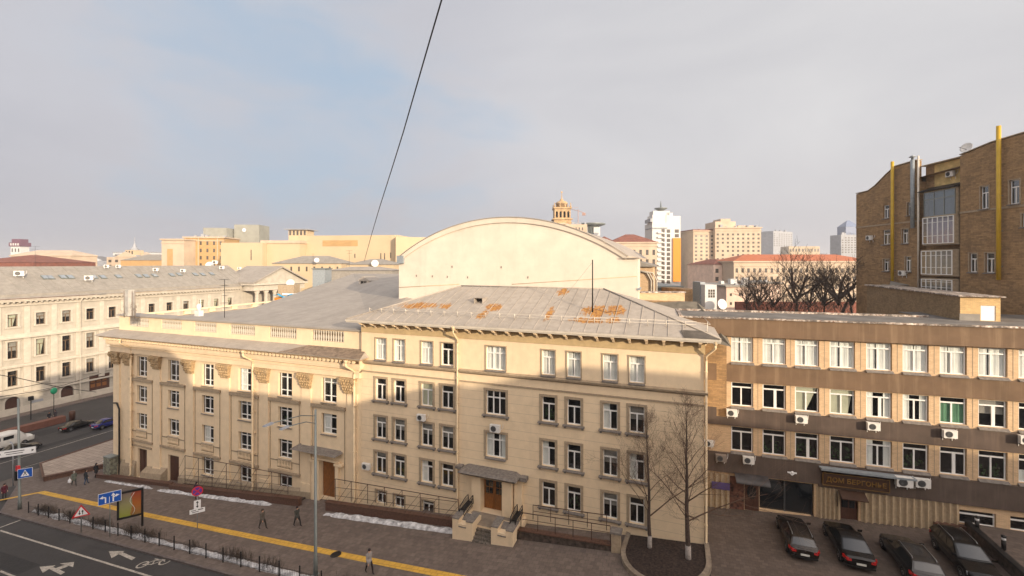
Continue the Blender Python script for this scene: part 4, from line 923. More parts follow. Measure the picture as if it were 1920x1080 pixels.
def toppoly(pts, zb_): mb.extr([(pts[0][0], 0, zb_)]+[(pts[-1][0], 0, zb_)]+[(a, 0, b) for a, b in reversed(pts)], (0, .45, 0))
toppoly([(0, 29.72), (2.1, 29.75), (3.2, 30.2), (5.0, 31.3), (6.3, 31.95), (8.9, 32.0), (s_l-1, 32.0)], 29.701)
toppoly([(s_r, 31.35), (17.2, 31.8), (20, 31.9), (27, 32.0)], 31.001)
mb.face([(0, 0, -2), (0, 14, -2), (0, 14, 29.7), (0, 0, 29.7)]); mb.face([(0, 14, -2), (27, 14, -2), (27, 14, 31), (0, 14, 31)]); mb.face([(27, 0, -2), (27, 14, -2), (27, 14, 31), (27, 0, 31)])
mb.face([(0, 0, 29.71), (27, 0, 30.9), (27, 14, 30.9), (0, 14, 29.71)]); mb.build('wall', [M_brickd, M_dark], tb)
mb = MB(); mb.box(s_l+.1, s_r-.002, .86, .899, 28.9, 31.3); mb.build('ochre_panel', mat('ochre_worn_render', (.60, .44, .19), .9, var=.2, kind='plaster'), tb)
mb = MB()
for pts in ([(0, 29.8), (2.1, 29.83), (3.2, 30.28), (5.0, 31.38), (6.3, 32.03), (8.9, 32.08), (s_l-1, 32.08)], [(s_r, 31.43), (17.2, 31.88), (20, 31.98), (27, 32.08)]):
    for (a, za), (b, zb) in zip(pts, pts[1:]): mb.hexa([(a, -.08, za), (b, -.08, zb), (b, .55, zb), (a, .55, za), (a, -.08, za+.08), (b, -.08, zb+.08), (b, .55, zb+.08), (a, .55, za+.08)])
mb.box(s_l-1, s_r, .3, 1.5, 31.31, 31.4); mb.box(0, s_l-1, -.06, 0, 25.25, 25.42); mb.box(s_r, 27, -.06, 0, 25.6, 25.78); mb.build('coping', M_trim, tb)
for k, (a, b, c, d) in enumerate(bw):
    wo_ = window(tb, 'old' if k in (2, 3, 6) else 'T', a+.03, b-.03, c, d, .14, None, 0, M_bglass if k in (7, 8, 4) else None); surround(wo_, b-a-.06, d-c, .14, True, 0 if k < 2 else .09, False)
# enclosed balconies, one above another
def balc(za, zb, depth, m, st, g, name='glazed_balcony', apron=None):
    o = inst(name, frame_mesh(s_r-s_l-.35, zb-za, st), tb, (s_l+.15, .9-depth, za)); o.data = o.data.copy(); o.data.materials[0] = m
    inst('pane', pane_mesh(s_r-s_l-.35, zb-za, g), o)
    m_ = MB(); w2 = s_r-s_l-.35; m_.box(-.05, w2+.05, .1, depth, -.14, -.005); m_.box(-.05, w2+.05, .1, depth, zb-za+.005, zb-za+.12); m_.box(.0, .06, .1, depth, 0, zb-za); m_.box(w2-.06, w2, .1, depth, 0, zb-za); m_.build('balcony_slab', M_trim, o)
    m_ = MB(); m_.box(.08, w2-.08, .5, .55, 0, (zb-za)-.1); m_.build('curtain', mat('lilac_blind', (.42, .38, .46), .9, var=.1) if apron is None else M_rcurt, o)
zb1 = [onB(1768, y)[1] for y in (357, 404, 406, 462, 470, 515, 524, 545)]
balc(zb1[1], zb1[0], 1.2, M_steel, 'three', M_bglass, apron=1); balc(zb1[3]+.3, zb1[2], 1.35, M_white, 'grid', M_glass); balc(zb1[5], zb1[4], 1.5, M_white, 'grid', M_glass, apron=1); balc(zb1[7], zb1[6], 1.5, M_white, 'grid', M_glass, apron=1)
mb = MB(); mb.hexa([(s_l-.3, -.6, zb1[0]+.13), (s_r, -.6, zb1[0]+.13), (s_r, .9, zb1[0]+.13), (s_l-.3, .9, zb1[0]+.13), (s_l-.3, -.6, zb1[0]+.2), (s_r, -.6, zb1[0]+.2), (s_r, .88, zb1[0]+.7), (s_l-.3, .88, zb1[0]+.7)]); mb.build('balcony_roof', M_black, tb)
for (px, yt, ybm, r, m, nm, lab) in ((1679, 303, 527, .16, M_yel, 'gas_pipe', 'shorter yellow vertical pipe on the left part of the brown brick wall'), (1880, 236, 525, .17, M_yel, 'gas_pipe', 'taller yellow vertical pipe nearest the right edge of the photo'), (1717, 300, 428, .19, M_zinc, 'ventilation_duct', 'thick grey zinc duct rising beside the glazed balconies'), (1728, 292, 545, .09, M_wrail, 'drainpipe', 'thin pale drainpipe left of the glazed balconies')):
    s0, z1 = onB(px, yt); z0 = onB(px, ybm)[1]; p = BO+BDIR*s0+BN*.35
    t = thing(nm, lab, 'pipe', (p.x, p.y, z0), BRZ)
    mb = MB(); mb.tube([(0, 0, 0), (0, 0, z1-z0)], r, 12); mb.build('tube', m, t)
    mb = MB(); k = 1.2
    while k < z1-z0-1.5 and z0+k < 29: mb.box(-.05, .05, 0, .34, k, k+.07); k += 3.2
    mb.build('bracket', M_steel, t)
    if m == M_zinc: mb = MB(); mb.lathe([(.12, z1-z0), (.12, z1-z0+.3), (.34, z1-z0+.32), (.05, z1-z0+.55)], 10); mb.build('cowl', M_zinc, t)
# satellite dish on its roof
s0, z0 = onB(1812, 284); p = BO+BDIR*s0-BN*.2
t = thing('satellite_dish', 'white satellite dish on the roof edge of the tall brown brick block', 'satellite dish', (p.x, p.y, z0-.6), BRZ)
def dish_mb(r=.6):
    mb = MB(); mb.lathe([(.02, 0), (r*.4, .03), (r*.75, .1), (r, .2), (r, .215), (r*.75, .12), (r*.4, .045), (.02, .015)], 20); return mb
o = dish_mb(.5).build('dish', M_acw, t, (0, -.1, .9)); o.rotation_euler = (R(70), 0, R(20)); mb = MB(); mb.tube([(0, 0, 0), (0, 0, .9)], .04, 6); mb.tube([(0, -.2, .8), (.1, -1.0, 1.0)], .02, 5); mb.build('mast', M_black, t)
# shed with white door on the flat roof + long low brick wall
SX, SY = 20.8, 44.6
sh = building('roof_shed', 'sunlit yellow brick rooftop annex with a white door, in front of the tall brown block', 'shed', (SX, SY, 0), (2, 1, 16.22))
xr_ = onY(1876, 580, SY).x-SX; d0, d1 = onY(1839, 590, SY).x-SX, onY(1867, 590, SY).x-SX; zd = onY(1850, 573, SY).z; zt = onY(1800, 556, SY).z
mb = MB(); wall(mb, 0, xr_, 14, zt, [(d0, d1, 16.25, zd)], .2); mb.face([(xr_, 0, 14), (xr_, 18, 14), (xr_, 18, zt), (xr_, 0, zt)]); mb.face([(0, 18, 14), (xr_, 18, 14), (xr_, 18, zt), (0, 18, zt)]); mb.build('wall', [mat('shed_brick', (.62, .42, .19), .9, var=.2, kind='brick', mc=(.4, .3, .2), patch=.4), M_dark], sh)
MB().box(-.02, .3, .01, 18, 14, zt-.001).build('side_wall', mat('side_shade_brick', (.27, .18, .09), .9, var=.3, kind='brick', mc=(.2, .15, .1), patch=.6), sh)  # darker brick than the front: the side's shade is put into its colour
mb = MB(); mb.box(d0+.01, d1-.01, .04, .1, 16.26, zd-.01); mb.build('door', M_signw, sh)
mb = MB(); mb.hexa([(-.2, -.25, zt+.001), (xr_+.2, -.25, zt+.001), (xr_+.2, 18.2, zt+.001), (-.2, 18.2, zt+.001), (-.2, -.25, zt+.1), (xr_+.2, -.25, zt+.08), (xr_+.2, 18.2, zt+.1), (-.2, 18.2, zt+.12)])
mb.build('roof', M_rim_r, sh)
mb = MB(); mb.box(-.05, d0-.05, -.03, -.001, 16.2, 16.75); mb.build('felt_skirting', M_roofw, sh)
# lean-to with tank at the foot of the brown block
p = onD(1725, 590, 50)
t = building('lean_to', 'grey lean-to roof with a water tank against the brown brick wall', 'shed', (p.x, p.y, 0), (0, 0, 13))
rt = Vector((CA, SA, 0)); 
def loc2(px, D): q = onD(px, 500, D); return (q.x-p.x, q.y-p.y)
(a, b), (c, d) = loc2(1668, 50), loc2(1722, 50); (e, f), (g, h_) = loc2(1670, 53), loc2(1735, 53)
zt_ = onD(1690, 534, 50).z
mb = MB(); mb.hexa([(a, b, zt_-.1), (c, d, zt_-.1), (g, h_, zt_+.3), (e, f, zt_+.3), (a, b, zt_), (c, d, zt_), (g, h_, zt_+.4), (e, f, zt_+.4)]); mb.build('roof', M_roofw, t)
mb = MB(); [mb.tube([(x, y, 13), (x, y, zt_-.1)], .06, 5) for x, y in ((a+.1, b), (c-.1, d))]; mb.build('post', M_black, t)
q = loc2(1684, 50.5); o = MB().lathe([(.05, -.9), (.5, -.82), (.55, 0), (.5, .82), (.05, .9)], 14).build('tank', M_acw, t, (q[0], q[1], onD(1684, 551, 50.5).z)); o.rotation_euler = (0, R(90), AZ)

# ================================================================== PALE CLASSICAL BUILDING on the left, across the cross street
WX, K2 = -112.7, 1.225
wz = lambda z: H-(H-z)*K2
cb_ = building('classical_building', 'pale white classical building with arched ground floor and pediment portico across the side street', 'building', (WX, 0, 0), (0, 0, -6.8), 0)
# its frame: wall() draws along x, so parts are drawn in a frame turned by 90 degrees: u along +Y
cb_.rotation_euler = (0, 0, R(90)); cb_.location = (WX, 60, -6.8); OFF[cb_.name] = Vector((-60, 0, 6.8))
# local x = world Y, local y = -(world X - WX): into the building is +y
us = [43.7+3.78*k for k in range(-4, 12)]
TOPS = [(wz(11.25), wz(13.05)), (wz(6.55), wz(9.0)), (wz(2.45), wz(4.7))]
ops = [(u-.68, u+.68, c, d) for u in us for c, d in TOPS]
ar = [43.7+3.78*2*k for k in range(-2, 6)]
arcs = [(u-1.0, u+1.0, -6.6, -3.55, 'arch') for u in [28.6, 36.1, 43.7, 51.4, 62.6, 69.8, 78, 85]]
gate = (54.9, 58.4, -6.7, -2.5)
mb = MB(); wall(mb, 20, 106, -8, 13.8, ops+arcs+[gate], .35); mb.face([(20, 0, -8), (20, 16, -8), (20, 16, 13.8), (20, 0, 13.8)]); mb.face([(106, 0, -8), (106, 16, -8), (106, 16, 13.8), (106, 0, 13.8)]); mb.build('wall', [M_pale, M_dark], cb_)
rnd = random.Random(4)
for u in us:
    for j, (c, d) in enumerate(TOPS):
        wo_ = window(cb_, 'T', u-.66, u+.66, c, d, .3, rnd.choice([None, None, 'top', None, 'blind', 'cream']), rnd.randint(0, 2), name='window'); wo_.data = cached(('dkw', j), lambda: (lambda m_: (m_.materials.clear(), m_.materials.append(mat('brown_window_frame', (.16, .10, .055), .6)), m_)[2])(wo_.data.copy()))
        def hood():
            m_ = MB(); w_, h_ = 1.32, TOPS[j][1]-TOPS[j][0]; y = -.33
            m_.box(-.28, 0, -.42, y, -.05, h_+.05); m_.box(w_, w_+.28, -.42, y, -.05, h_+.05); m_.box(-.4, w_+.4, -.5, y, -.25, -.06)
            m_.box(-.35, w_+.35, -.45, y, h_+.05, h_+.3)
            if j == 1: m_.box(-.5, w_+.5, -.62, y, h_+.55, h_+.72)
            if j == 2:
                for i in range(8):
                    a0, a1 = math.pi*i/8, math.pi*(i+1)/8; f_ = lambda a, r: (w_/2+r*math.cos(a), h_+.3+r*.8*math.sin(a)); q = [f_(a0, .75), f_(a1, .75), f_(a1, .95), f_(a0, .95)]; m_.extr([(x, -.48, z) for x, z in q], (0, .15, 0))
            return m_.mesh('architrave', M_palet)
        inst('architrave', cached(('hood', j), hood), wo_)
for k in range(len(us)-1):
    if us[k] > 85: break
    xm = (us[k]+us[k+1])/2
    for hw_, za_, zb2_ in ((.42, 9.9, 14.2), (.5, 5.6, 9.4), (.5, 1.4, 5.15)): inst('pilaster', cached(('pil', za_), lambda: MB().box(-hw_, hw_, -.16, 0, wz(za_), wz(zb2_)).mesh('pilaster', M_palet)), cb_, (xm, 0, 0))
mb = MB(); [mb.box(20, 88, -d_, 0, z0, z1) for z0, z1, d_ in ((wz(9.45), wz(9.62), .5), (wz(9.62), wz(10.1), .2), (wz(5.2), wz(5.35), .45), (wz(5.36), wz(5.55), .22), (wz(1.0), wz(1.2), .4), (-6.9, -5.6, .18), (wz(14.3), wz(14.5), .3), (wz(14.5), wz(14.72), .2), (wz(14.95), wz(15.2), 1.0), (wz(15.2), wz(15.32), 1.15))]; mb.build('cornice', M_palet, cb_)
mb = MB(); u = 20.2
while u < 88: mb.box(u, u+.28, -.85, 0, wz(14.73), wz(14.94)); u += .75
mb.build('dentil_row', M_palet, cb_)
for a in arcs:
    m_ = MB(); w_ = a[1]-a[0]; m_.box(a[0], a[1], .3, .36, a[2], a[3]); o = m_.build('arched_door', M_ddoor, cb_)
    m_ = MB(); r_, xc, zc = w_/2, (a[0]+a[1])/2, a[3]-w_/2
    for i in range(10):
        a0, a1 = math.pi*i/10, math.pi*(i+1)/10; f_ = lambda t, r: (xc+r*math.cos(t), zc+r*math.sin(t)); q = [f_(a0, r_), f_(a1, r_), f_(a1, r_+.35), f_(a0, r_+.35)]; m_.extr([(x, -.1, z) for x, z in q], (0, .1, 0))
    m_.box(a[0]-.35, a[0], -.1, 0, -6.6, zc); m_.box(a[1], a[1]+.35, -.1, 0, -6.6, zc); m_.build('door_surround', M_palet, cb_)
mb = MB(); mb.box(gate[0], gate[1], .2, .3, gate[2], gate[3]); o = mb.build('gate', M_ddoor, cb_); mb = MB(); [mb.box(gate[0]+.3+i*1.0, gate[0]+1.0+i*1.0, .15, .199, -5+q*1.0, -4.3+q*1.0) for i in range(3) for q in range(2)]; mb.build('gate_panel', M_door, o)
for u in (53.3, 61.3, 33): mb = MB(); mb.tube([(u, -1.0, 13.6), (u, -.3, 12.9), (u, -.3, -5.5), (u, -.8, -6.7)], .13, 6); mb.build('drainpipe', M_palet, cb_)
EA, RG, RD_ = 14.25, 20.0, 9.5
mb = MB(); mb.face([(19, -1.2, EA), (92, -1.2, EA), (92, RD_, RG), (22, RD_, RG)]); mb.face([(22, RD_, RG), (92, RD_, RG), (92, 20, EA), (19, 20, EA)]); mb.face([(19, -1.2, EA), (22, RD_, RG), (19, 20, EA)])
mb.build('roof', M_roofw, cb_)
mb = MB(); u = 20.5; sl2 = (RG-EA)/(RD_+1.2)
while u < 91: mb.tube([(u, -1.1, EA+.05), (u+.0, RD_-.1, RG)], .04, 4, 0, True, False); u += 1.9
mb.box(20, 88, -.6, -.5, EA+.3, EA+.75); mb.build('roof_seam', M_roofw, cb_)
def onW(px, py):    # a point on that roof slope
    n = Vector((sl2, 0, 1)).normalized(); return onP(px, py, (WX+1.2, 0, EA), n)
# portico block with pediment
Pg = (89.4, 105.8); zc0 = 14.9
mb = MB(); mb.box(Pg[0]-.6, Pg[1]+.6, -4.6, 0, zc0-1.9, zc0-.35); mb.box(Pg[0]-1.2, Pg[1]+1.2, -5.3, 0, zc0-.349, zc0+.15); mb.box(Pg[0], Pg[1], -4.2, 0, -7, -1); mb.build('entablature', M_palet, cb_)
um = (Pg[0]+Pg[1])/2
mb = MB(); mb.extr([(Pg[0]-.8, -4.6, zc0+.151), (Pg[1]+.8, -4.6, zc0+.151), (um, -4.6, zc0+4.4)], (0, 4, 0)); mb.build('pediment', M_pale, cb_)
mb = MB()
for s_ in (-1, 1): e_ = um+s_*(um-Pg[0]+1.3); mb.hexa([(e_, -5.4, zc0+.16), (um, -5.4, zc0+4.45), (um, 9, zc0+4.45), (e_, 9, zc0+.16), (e_, -5.4, zc0+.5), (um, -5.4, zc0+4.9), (um, 9, zc0+4.9), (e_, 9, zc0+.5)])
mb.build('pediment_roof', M_roofg, cb_)
mb = MB()
for k in range(6): mb.lathe([(.75, 0), (.75, .3), (.6, .4), (.52, 13.2), (.75, 13.6), (.75, 13.9)], 14, (Pg[0]+1+k*(Pg[1]-Pg[0]-2)/5, -3.8, -1))
mb.build('column', M_palet, cb_)

# ================================================================== FAR BUILDINGS (each a thing at its own distance)
def far(name, label, cat, pl, pr, ptop, D, m, rot=0., depth=14., zb=-8., rows=0, cols=0, wfrac=(.45, .5), top=.10, bot=None, roof=None, roofm=None, rh=3., ov=.4, group=None, side=None, cornice=None, ww=None):
    """box building: its front spans photo columns pl..pr at forward distance D; rot turns it about its front-left corner"""
    L_ = onD(pl, YH, D); z1 = onD((pl+pr)/2, ptop, D).z; zero = AZ+rot
    # width so that the right end lands on column pr
    u = Vector((math.cos(zero), math.sin(zero), 0)); k = (pr-960)/F
    # L+u*w : right/fwd ratio == k
    r0 = L_.x*CA+L_.y*SA; f0 = -L_.x*SA+L_.y*CA; ur = u.x*CA+u.y*SA; uf = -u.x*SA+u.y*CA
    W = (k*f0-r0)/(ur-k*uf)
    b = building(name, label, cat, (L_.x, L_.y, 0), (W/2, 0, zb), zero, group)
    mb = MB(); mb.box(0, W, 0, depth, zb, z1); mb.build('wall', m, b)
    if cornice: c_ = MB(); c_.box(-.5, W+.5, -.6, depth, z1, z1+.6); c_.box(-.25, W+.25, -.25, 0, z1-1.6, z1-1.2); c_.build('cornice', cornice, b); z1t = z1+.6
    else: z1t = z1
    zw0 = onD((pl+pr)/2, bot, D).z if bot else zb
    if rows:
        def wm(w_, h_): return cached(('fw', round(w_, 2), round(h_, 2)), lambda: MB().box(-w_/2, w_/2, -.05, .0-.001, 0, h_).mesh('window', M_fwin))
        hh = (z1-zw0)*(1-top); rp = hh/rows
        for fc in ('front', 'side') if side else ('front',):
            n_ = cols if fc == 'front' else side; LL = W if fc == 'front' else depth; cp = LL/n_
            for r_ in range(rows):
                for c in range(n_):
                    if rnd.random() < .04: continue
                    me_ = wm(cp*wfrac[0], rp*wfrac[1]); z = zw0+r_*rp+rp*.2
                    if fc == 'front': inst('window', me_, b, ((c+.5)*cp, 0, z))
                    else: inst('window', me_, b, (W if side and rot < 0 or side and False else 0, (c+.5)*cp, z), 0, (0, 0, R(90) if rot < 0 else R(-90)))
    rm = roofm or M_redroof
    if rows > 1 and roof != 'hip':
        v_ = MB(); x = W*rnd.uniform(.08, .2)
        while x < W*.92: q = rnd.uniform(.5, 1.8)*D/260; v_.box(x, x+q, 2, 2+q, z1t, z1t+q*rnd.uniform(.6, 1.3)); v_.tube([(x+q*1.5, 3, z1t), (x+q*1.5, 3, z1t+q*2.2)], .05*D/200, 3); x += W*rnd.uniform(.1, .28)
        v_.build('rooftop_vents', M_fgrey, b)
    if roof == 'hip':
        r_ = MB(); i_ = min(W, depth)/2*.95; a, c, d, e = (-ov, -ov, z1t), (W+ov, -ov, z1t), (W+ov, depth+ov, z1t), (-ov, depth+ov, z1t)
        if W > depth: p, q = (i_, depth/2, z1t+rh), (W-i_, depth/2, z1t+rh); fs = ((a, c, q, p), (c, d, q), (d, e, p, q), (e, a, p))
        else: p, q = (W/2, i_, z1t+rh), (W/2, depth-i_, z1t+rh); fs = ((a, c, p), (c, d, q, p), (d, e, q), (e, a, p, q))
        for f_ in fs: r_.face(f_)
        r_.face((e, d, c, a)); r_.build('roof', rm, b)
    elif roof == 'gable':
        r_ = MB(); r_.extr([(-ov, -ov, z1t), (-ov, depth+ov, z1t), (-ov, depth/2, z1t+rh)], (W+2*ov, 0, 0)); r_.build('roof', rm, b)
    elif roof == 'flat':
        r_ = MB(); r_.box(-ov, W+ov, -ov, depth+ov, z1t+.001, z1t+rh); r_.build('roof', rm, b)
    return b, W, z1
rnd = random.Random(9)
# left skyline
t, W, z1 = far('tower', 'small white tower with a dark red and blue band under its top, far left', 'tower', 20, 38, 462, 480, M_hwhite, depth=9, rows=1, cols=3, bot=475, top=.1, wfrac=(.4, .6))
mb = MB(); mb.box(-1, W+1, -1, 10, z1+.01, z1+4.2); mb.box(.5, W-.5, .5, 8.5, z1+4.21, z1+8); mb.build('banded_top', mat('dark_band', (.12, .04, .07), .7), t)
mb = MB(); [mb.box(W*(k+.25)/4, W*(k+.8)/4, -1.1, -1.001, z1+1, z1+3.4) for k in range(4)]; mb.build('pale_panel', M_hwhite, t)
far('apartment_building', 'beige block with a dotted cornice below the banded tower', 'building', 20, 133, 480, 300, M_beige, rot=-.05, depth=18, rows=2, cols=9, bot=506, roof='hip', roofm=M_beige, rh=3.5, cornice=M_beige)
far('red_roofed_house', 'low house with a dark brownish red roof at the left edge', 'house', -70, 62, 492, 200, M_brroof, rot=.0, depth=30, roof='hip', roofm=M_brroof, rh=3.6)
t, W, z1 = far('arena', 'pale domed arena roof on the horizon', 'building', 132, 168, 489, 900, M_fgrey, depth=40)
MB().blob((W/2, 20, z1-1), (W/2, 22, 8), 10).build('dome', M_hwhite, t)
t, W, z1 = far('church', 'cream church with a small belfry and spire on the left skyline', 'church', 200, 262, 482, 330, M_beige, rot=-.1, depth=20, rows=2, cols=5, bot=503)
k = W/62
mb = MB(); mb.box(30*k, 46*k, 2, 10, z1, z1+5.2); mb.box(27.5*k, 48.5*k, 1, 11, z1-.2, z1+1.5); mb.build('belfry', M_sand, t)
mb = MB(); [mb.box(30*k+(16*k)*(i+.25)/3, 30*k+16*k*(i+.75)/3, 1.9, 1.999, z1+1.8, z1+4.6) for i in range(3)]; mb.build('belfry_opening', M_fwin, t)
mb = MB(); mb.lathe([(3.2, z1+5.2), (2.6, z1+6.2), (1.2, z1+7.6), (.7, z1+10), (.3, z1+10.3), (.15, z1+15)], 10, (38*k, 6, 0)); mb.build('spire', M_fgrey, t)
mb = MB(); mb.extr([(16*k, -.3, z1), (54*k, -.3, z1), (35*k, -.3, z1+4)], (0, 18, 0)); mb.build('gable', M_beige, t)
far('ochre_house', 'long low house with an ochre wall and grey roof before the church', 'house', 226, 305, 488, 230, M_ochre, depth=16, rows=0, roof='hip', roofm=M_roofw, rh=3.2)
far('white_block', 'pale flat block behind the church spire', 'building', 212, 282, 474, 520, M_hwhite, rot=-.1, depth=20, rows=1, cols=6, bot=482, roof='flat', roofm=M_fgrey, rh=1)
# big ochre classical block
t, W, z1 = far('corner_building', 'tall ochre brick block with paired pilasters, deep cornice and grey rooftop sheds', 'building', 303, 345, 450, 208, M_beige, rot=.0, depth=26, rows=0, cornice=M_beige)
mb = MB(); mb.box(W*.25, W*.5, -.12, -.001, z1-26, z1-4.2); mb.build('brick_panel', M_ochre, t)
tt, W, z1 = far('apartment_building', 'ochre brick apartment wall with stacked windows beside the corner block', 'building', 345, 420, 446, 215, M_ochre, rot=.12, depth=24, rows=4, cols=6, bot=503, wfrac=(.3, .5), cornice=M_beige, top=.04)
mb = MB(); [mb.box(x, x+.35, -.3, -.06, z1-25, z1-.2) for x in (W*.35, W*.83)]; mb.build('pilaster', M_beige, tt)
t, W, z1 = far('rooftop_shed', 'wide grey-green rooftop plant room left of the other one', 'shed', 381, 425, 427, 225, M_shed, rot=.1, depth=10, zb=30)
t, W, z1 = far('rooftop_shed', 'taller grey-green rooftop plant room with pale dishes on it', 'shed', 439, 486, 421, 232, M_shed, rot=.1, depth=12, zb=30)
MB().blob((W*.4, -.3, z1-3), (1, .4, 1), 6).build('dish', M_signw, t)
t, W, z1 = far('loggia_pavilion', 'small flat-roofed rooftop pavilion with open loggia on the cream block', 'pavilion', 541, 575, 431, 214, M_sand, rot=0, depth=8, zb=28, roof='flat', roofm=M_fgrey, rh=.4, ov=1.4)
mb = MB(); [mb.box(W*(i+.2)/5, W*(i+.75)/5, -.06, -.001, z1-2.6, z1-.4) for i in range(5)]; mb.build('opening', M_fwin, t)
# blank cream block: three planes
t, W, z1 = far('theatre_block', 'large blank cream-walled block with an ochre strip panel along its top', 'building', 560, 745, 442, 200, M_sand, rot=-.12, depth=40, zb=-6)
def patch(t, W, z1, pl, pr, x0, x1, y0, y1, D, m, name): 
    k = W/(pr-pl); mb = MB(); s = D/F; mb.box((x0-pl)*k, (x1-pl)*k, -.1, -.001, z1-(y1-442)*s, z1-(y0-442)*s); mb.build(name, m, t)
patch(t, W, z1, 560, 745, 606, 672, 451, 462, 200, M_ochre, 'strip_panel')
for x, y0, y1 in ((666, 476, 484), (714, 475, 491), (721, 475, 492), (732, 474, 484)): patch(t, W, z1, 560, 745, x, x+1.6, y0, y1, 200, M_fwin, 'slit_window')
far('theatre_wing', 'cream wing with a grey balcony ledge, half hidden by the pale hall', 'building', 742, 800, 444, 190, M_sand, rot=.3, depth=30, zb=-6)
t, W, z1 = far('theatre_annex', 'blank cream block with one narrow slit, left of the strip panel', 'building', 414, 492, 455, 190, M_sand, rot=.02, depth=30, zb=-6)
mb = MB(); mb.box(W*.72, W*.74, -.1, -.001, z1-7.5, z1-3); mb.build('slit_window', M_fwin, t)
t, W, z1 = far('theatre_annex', 'blank cream block with a stepped edge behind the grey-roofed houses', 'building', 491, 562, 456, 194, M_sand, rot=-.02, depth=30, zb=-6, roof='flat', roofm=M_beige, rh=1.2)
far('grey_roofed_house', 'cream house with a long grey hipped roof and small windows', 'house', 510, 640, 494, 150, M_sand, rot=.02, depth=15, rows=1, cols=9, bot=512, wfrac=(.22, .55), roof='hip', roofm=M_roofw, rh=2.7)
far('grey_roofed_house', 'smaller grey-roofed house left of the pale hall with dishes on the roof', 'house', 650, 738, 496, 140, M_sand, rot=-.05, depth=12, roof='hip', roofm=M_roofw, rh=1.8)
far('grey_roofed_house', 'low sloping grey roof in front of the smaller houses', 'house', 615, 735, 507, 125, M_roofw, rot=.02, depth=10, roof='hip', roofm=M_roofg, rh=1.0)
t, W, z1 = far('chimney_block', 'square grey ribbed chimney block standing above the grey roofs', 'chimney', 586, 609, 505, 80, M_zinc, depth=3, zb=8); MB().box(-.15, W+.15, -.15, 3.15, z1+.001, z1+.2).build('cap', M_steel, t)
t, W, z1 = far('mesh_screen', 'beige ribbed metal box above the blue tarpaulin', 'screen', 521, 551, 534, 71, M_trim, depth=2, zb=14)
t = thing('tarpaulin', 'blue and white tarpaulin crumpled on the edge of the grey roof', 'tarpaulin', (0, 0, 0)); p = onD(534, 557, 68); t.location = p
mb = MB(); rr = random.Random(2); g = [[(x*.45-2.0+rr.uniform(-.1, .1), y*.5-.5, .45*math.sin(x*.9+y)*.5+rr.uniform(0, .35)) for x in range(10)] for y in range(4)]
for y in range(3):
    for x in range(9): mb.face([g[y][x], g[y][x+1], g[y+1][x+1], g[y+1][x]], 0, True)
mb.build('sheet', M_tarp, t); MB().box(-1.0, 1.8, .4, .6, .3, .55).build('edge_board', M_signw, t); MB().box(-1.8, -.3, -.3, .3, -.5, -.1).build('timber_stack', M_orange, t)
# right skyline
t, W, z1 = far('arched_tower', 'ornate ochre tower with arched openings and a thin spire above the pale hall', 'tower', 1039, 1071, 410, 260, M_towero, depth=10, zb=10)
mb = MB(); mb.box(-.8, W+.8, -.8, 10.8, z1-.5, z1+.1); mb.box(-.4, W+.4, -.4, 10.4, z1-2.4, z1-2.0); mb.build('ledge', M_towero, t)
mb = MB(); wall(mb, .3, W-.3, z1+.1, z1+6.0, [(.5+(W-1.0)*(i+.22)/4, .5+(W-1.0)*(i+.78)/4, z1+.7, z1+4.4, 'arch') for i in range(4)], .6, y=.3); mb.box(.3, W-.3, 1.9, 9.7, z1+.1, z1+5.99); mb.box(-.3, W+.3, -.3, 10.3, z1+6.0, z1+6.8)
[mb.lathe([(.45, z1+6.8), (.5, z1+7.6), (.2, z1+8.2), (.35, z1+8.8), (.05, z1+9.6)], 6, (x, y, 0)) for x in (.3, W*.35, W*.65, W-.3) for y in (.3, 9.7)]
mb.build('lantern', [M_towero, M_dark], t)
mb = MB(); mb.lathe([(3.5, z1+6.81), (3.4, z1+9.2), (3.8, z1+9.3), (3.6, z1+9.8), (2.8, z1+10.6), (1.2, z1+11.2), (1.0, z1+12), (.35, z1+12.4), (.12, z1+16.2)], 12, (W/2, 5, 0)); mb.blob((W/2, 5, z1+16.3), (.6, .2, .6), 6); mb.build('spire', M_towero, t)
mb = MB(); q = [(W/2+6.4*math.cos(a), z1-8.5+6.6*math.sin(a)) for a in [math.pi*i/14 for i in range(15)]]; mb.extr([(x, -1.6, z) for x, z in q], (0, 10, 0)); mb.build('round_gable', M_towero, t)
mb = MB()
for i in range(14):
    a0, a1 = math.pi*i/14, math.pi*(i+1)/14; f_ = lambda a, r: (W/2+r*math.cos(a), -2.0, z1-8.5+r*1.03*math.sin(a)); mb.extr([f_(a0, 5.0), f_(a1, 5.0), f_(a1, 5.8), f_(a0, 5.8)], (0, .39, 0))
mb.build('arch_moulding', M_beige, t)
far('sandy_building', 'sandy block at the foot of the arched tower', 'building', 1060, 1101, 421, 250, M_beige, rot=-.1, depth=20, zb=0, rows=2, cols=7, bot=445, wfrac=(.4, .5))
t, W, z1 = far('round_building', 'round glass office building with an overhanging disc roof', 'building', 1101, 1121, 425, 300, M_fgrey, depth=7, zb=0)
mb = MB(); mb.lathe([(5.2, 5), (5.2, z1+.5)], 20, (W/2, 4, 0)); mb.lathe([(6, z1+.5), (9.4, z1+1.6), (9.4, z1+2.4), (1, z1+2.8)], 24, (W/2, 4, 0)); mb.build('disc_roof', M_steel, t)
MB().box(W*.55, W*1.15, -2.2, 2, 0, z1-.5).build('white_bay', M_hwhite, t)
t = thing('tower_crane', 'slender red tower crane between the arched tower and the round building', 'crane', (0, 0, 0)); p = onD(1084, 440, 420); t.location = p
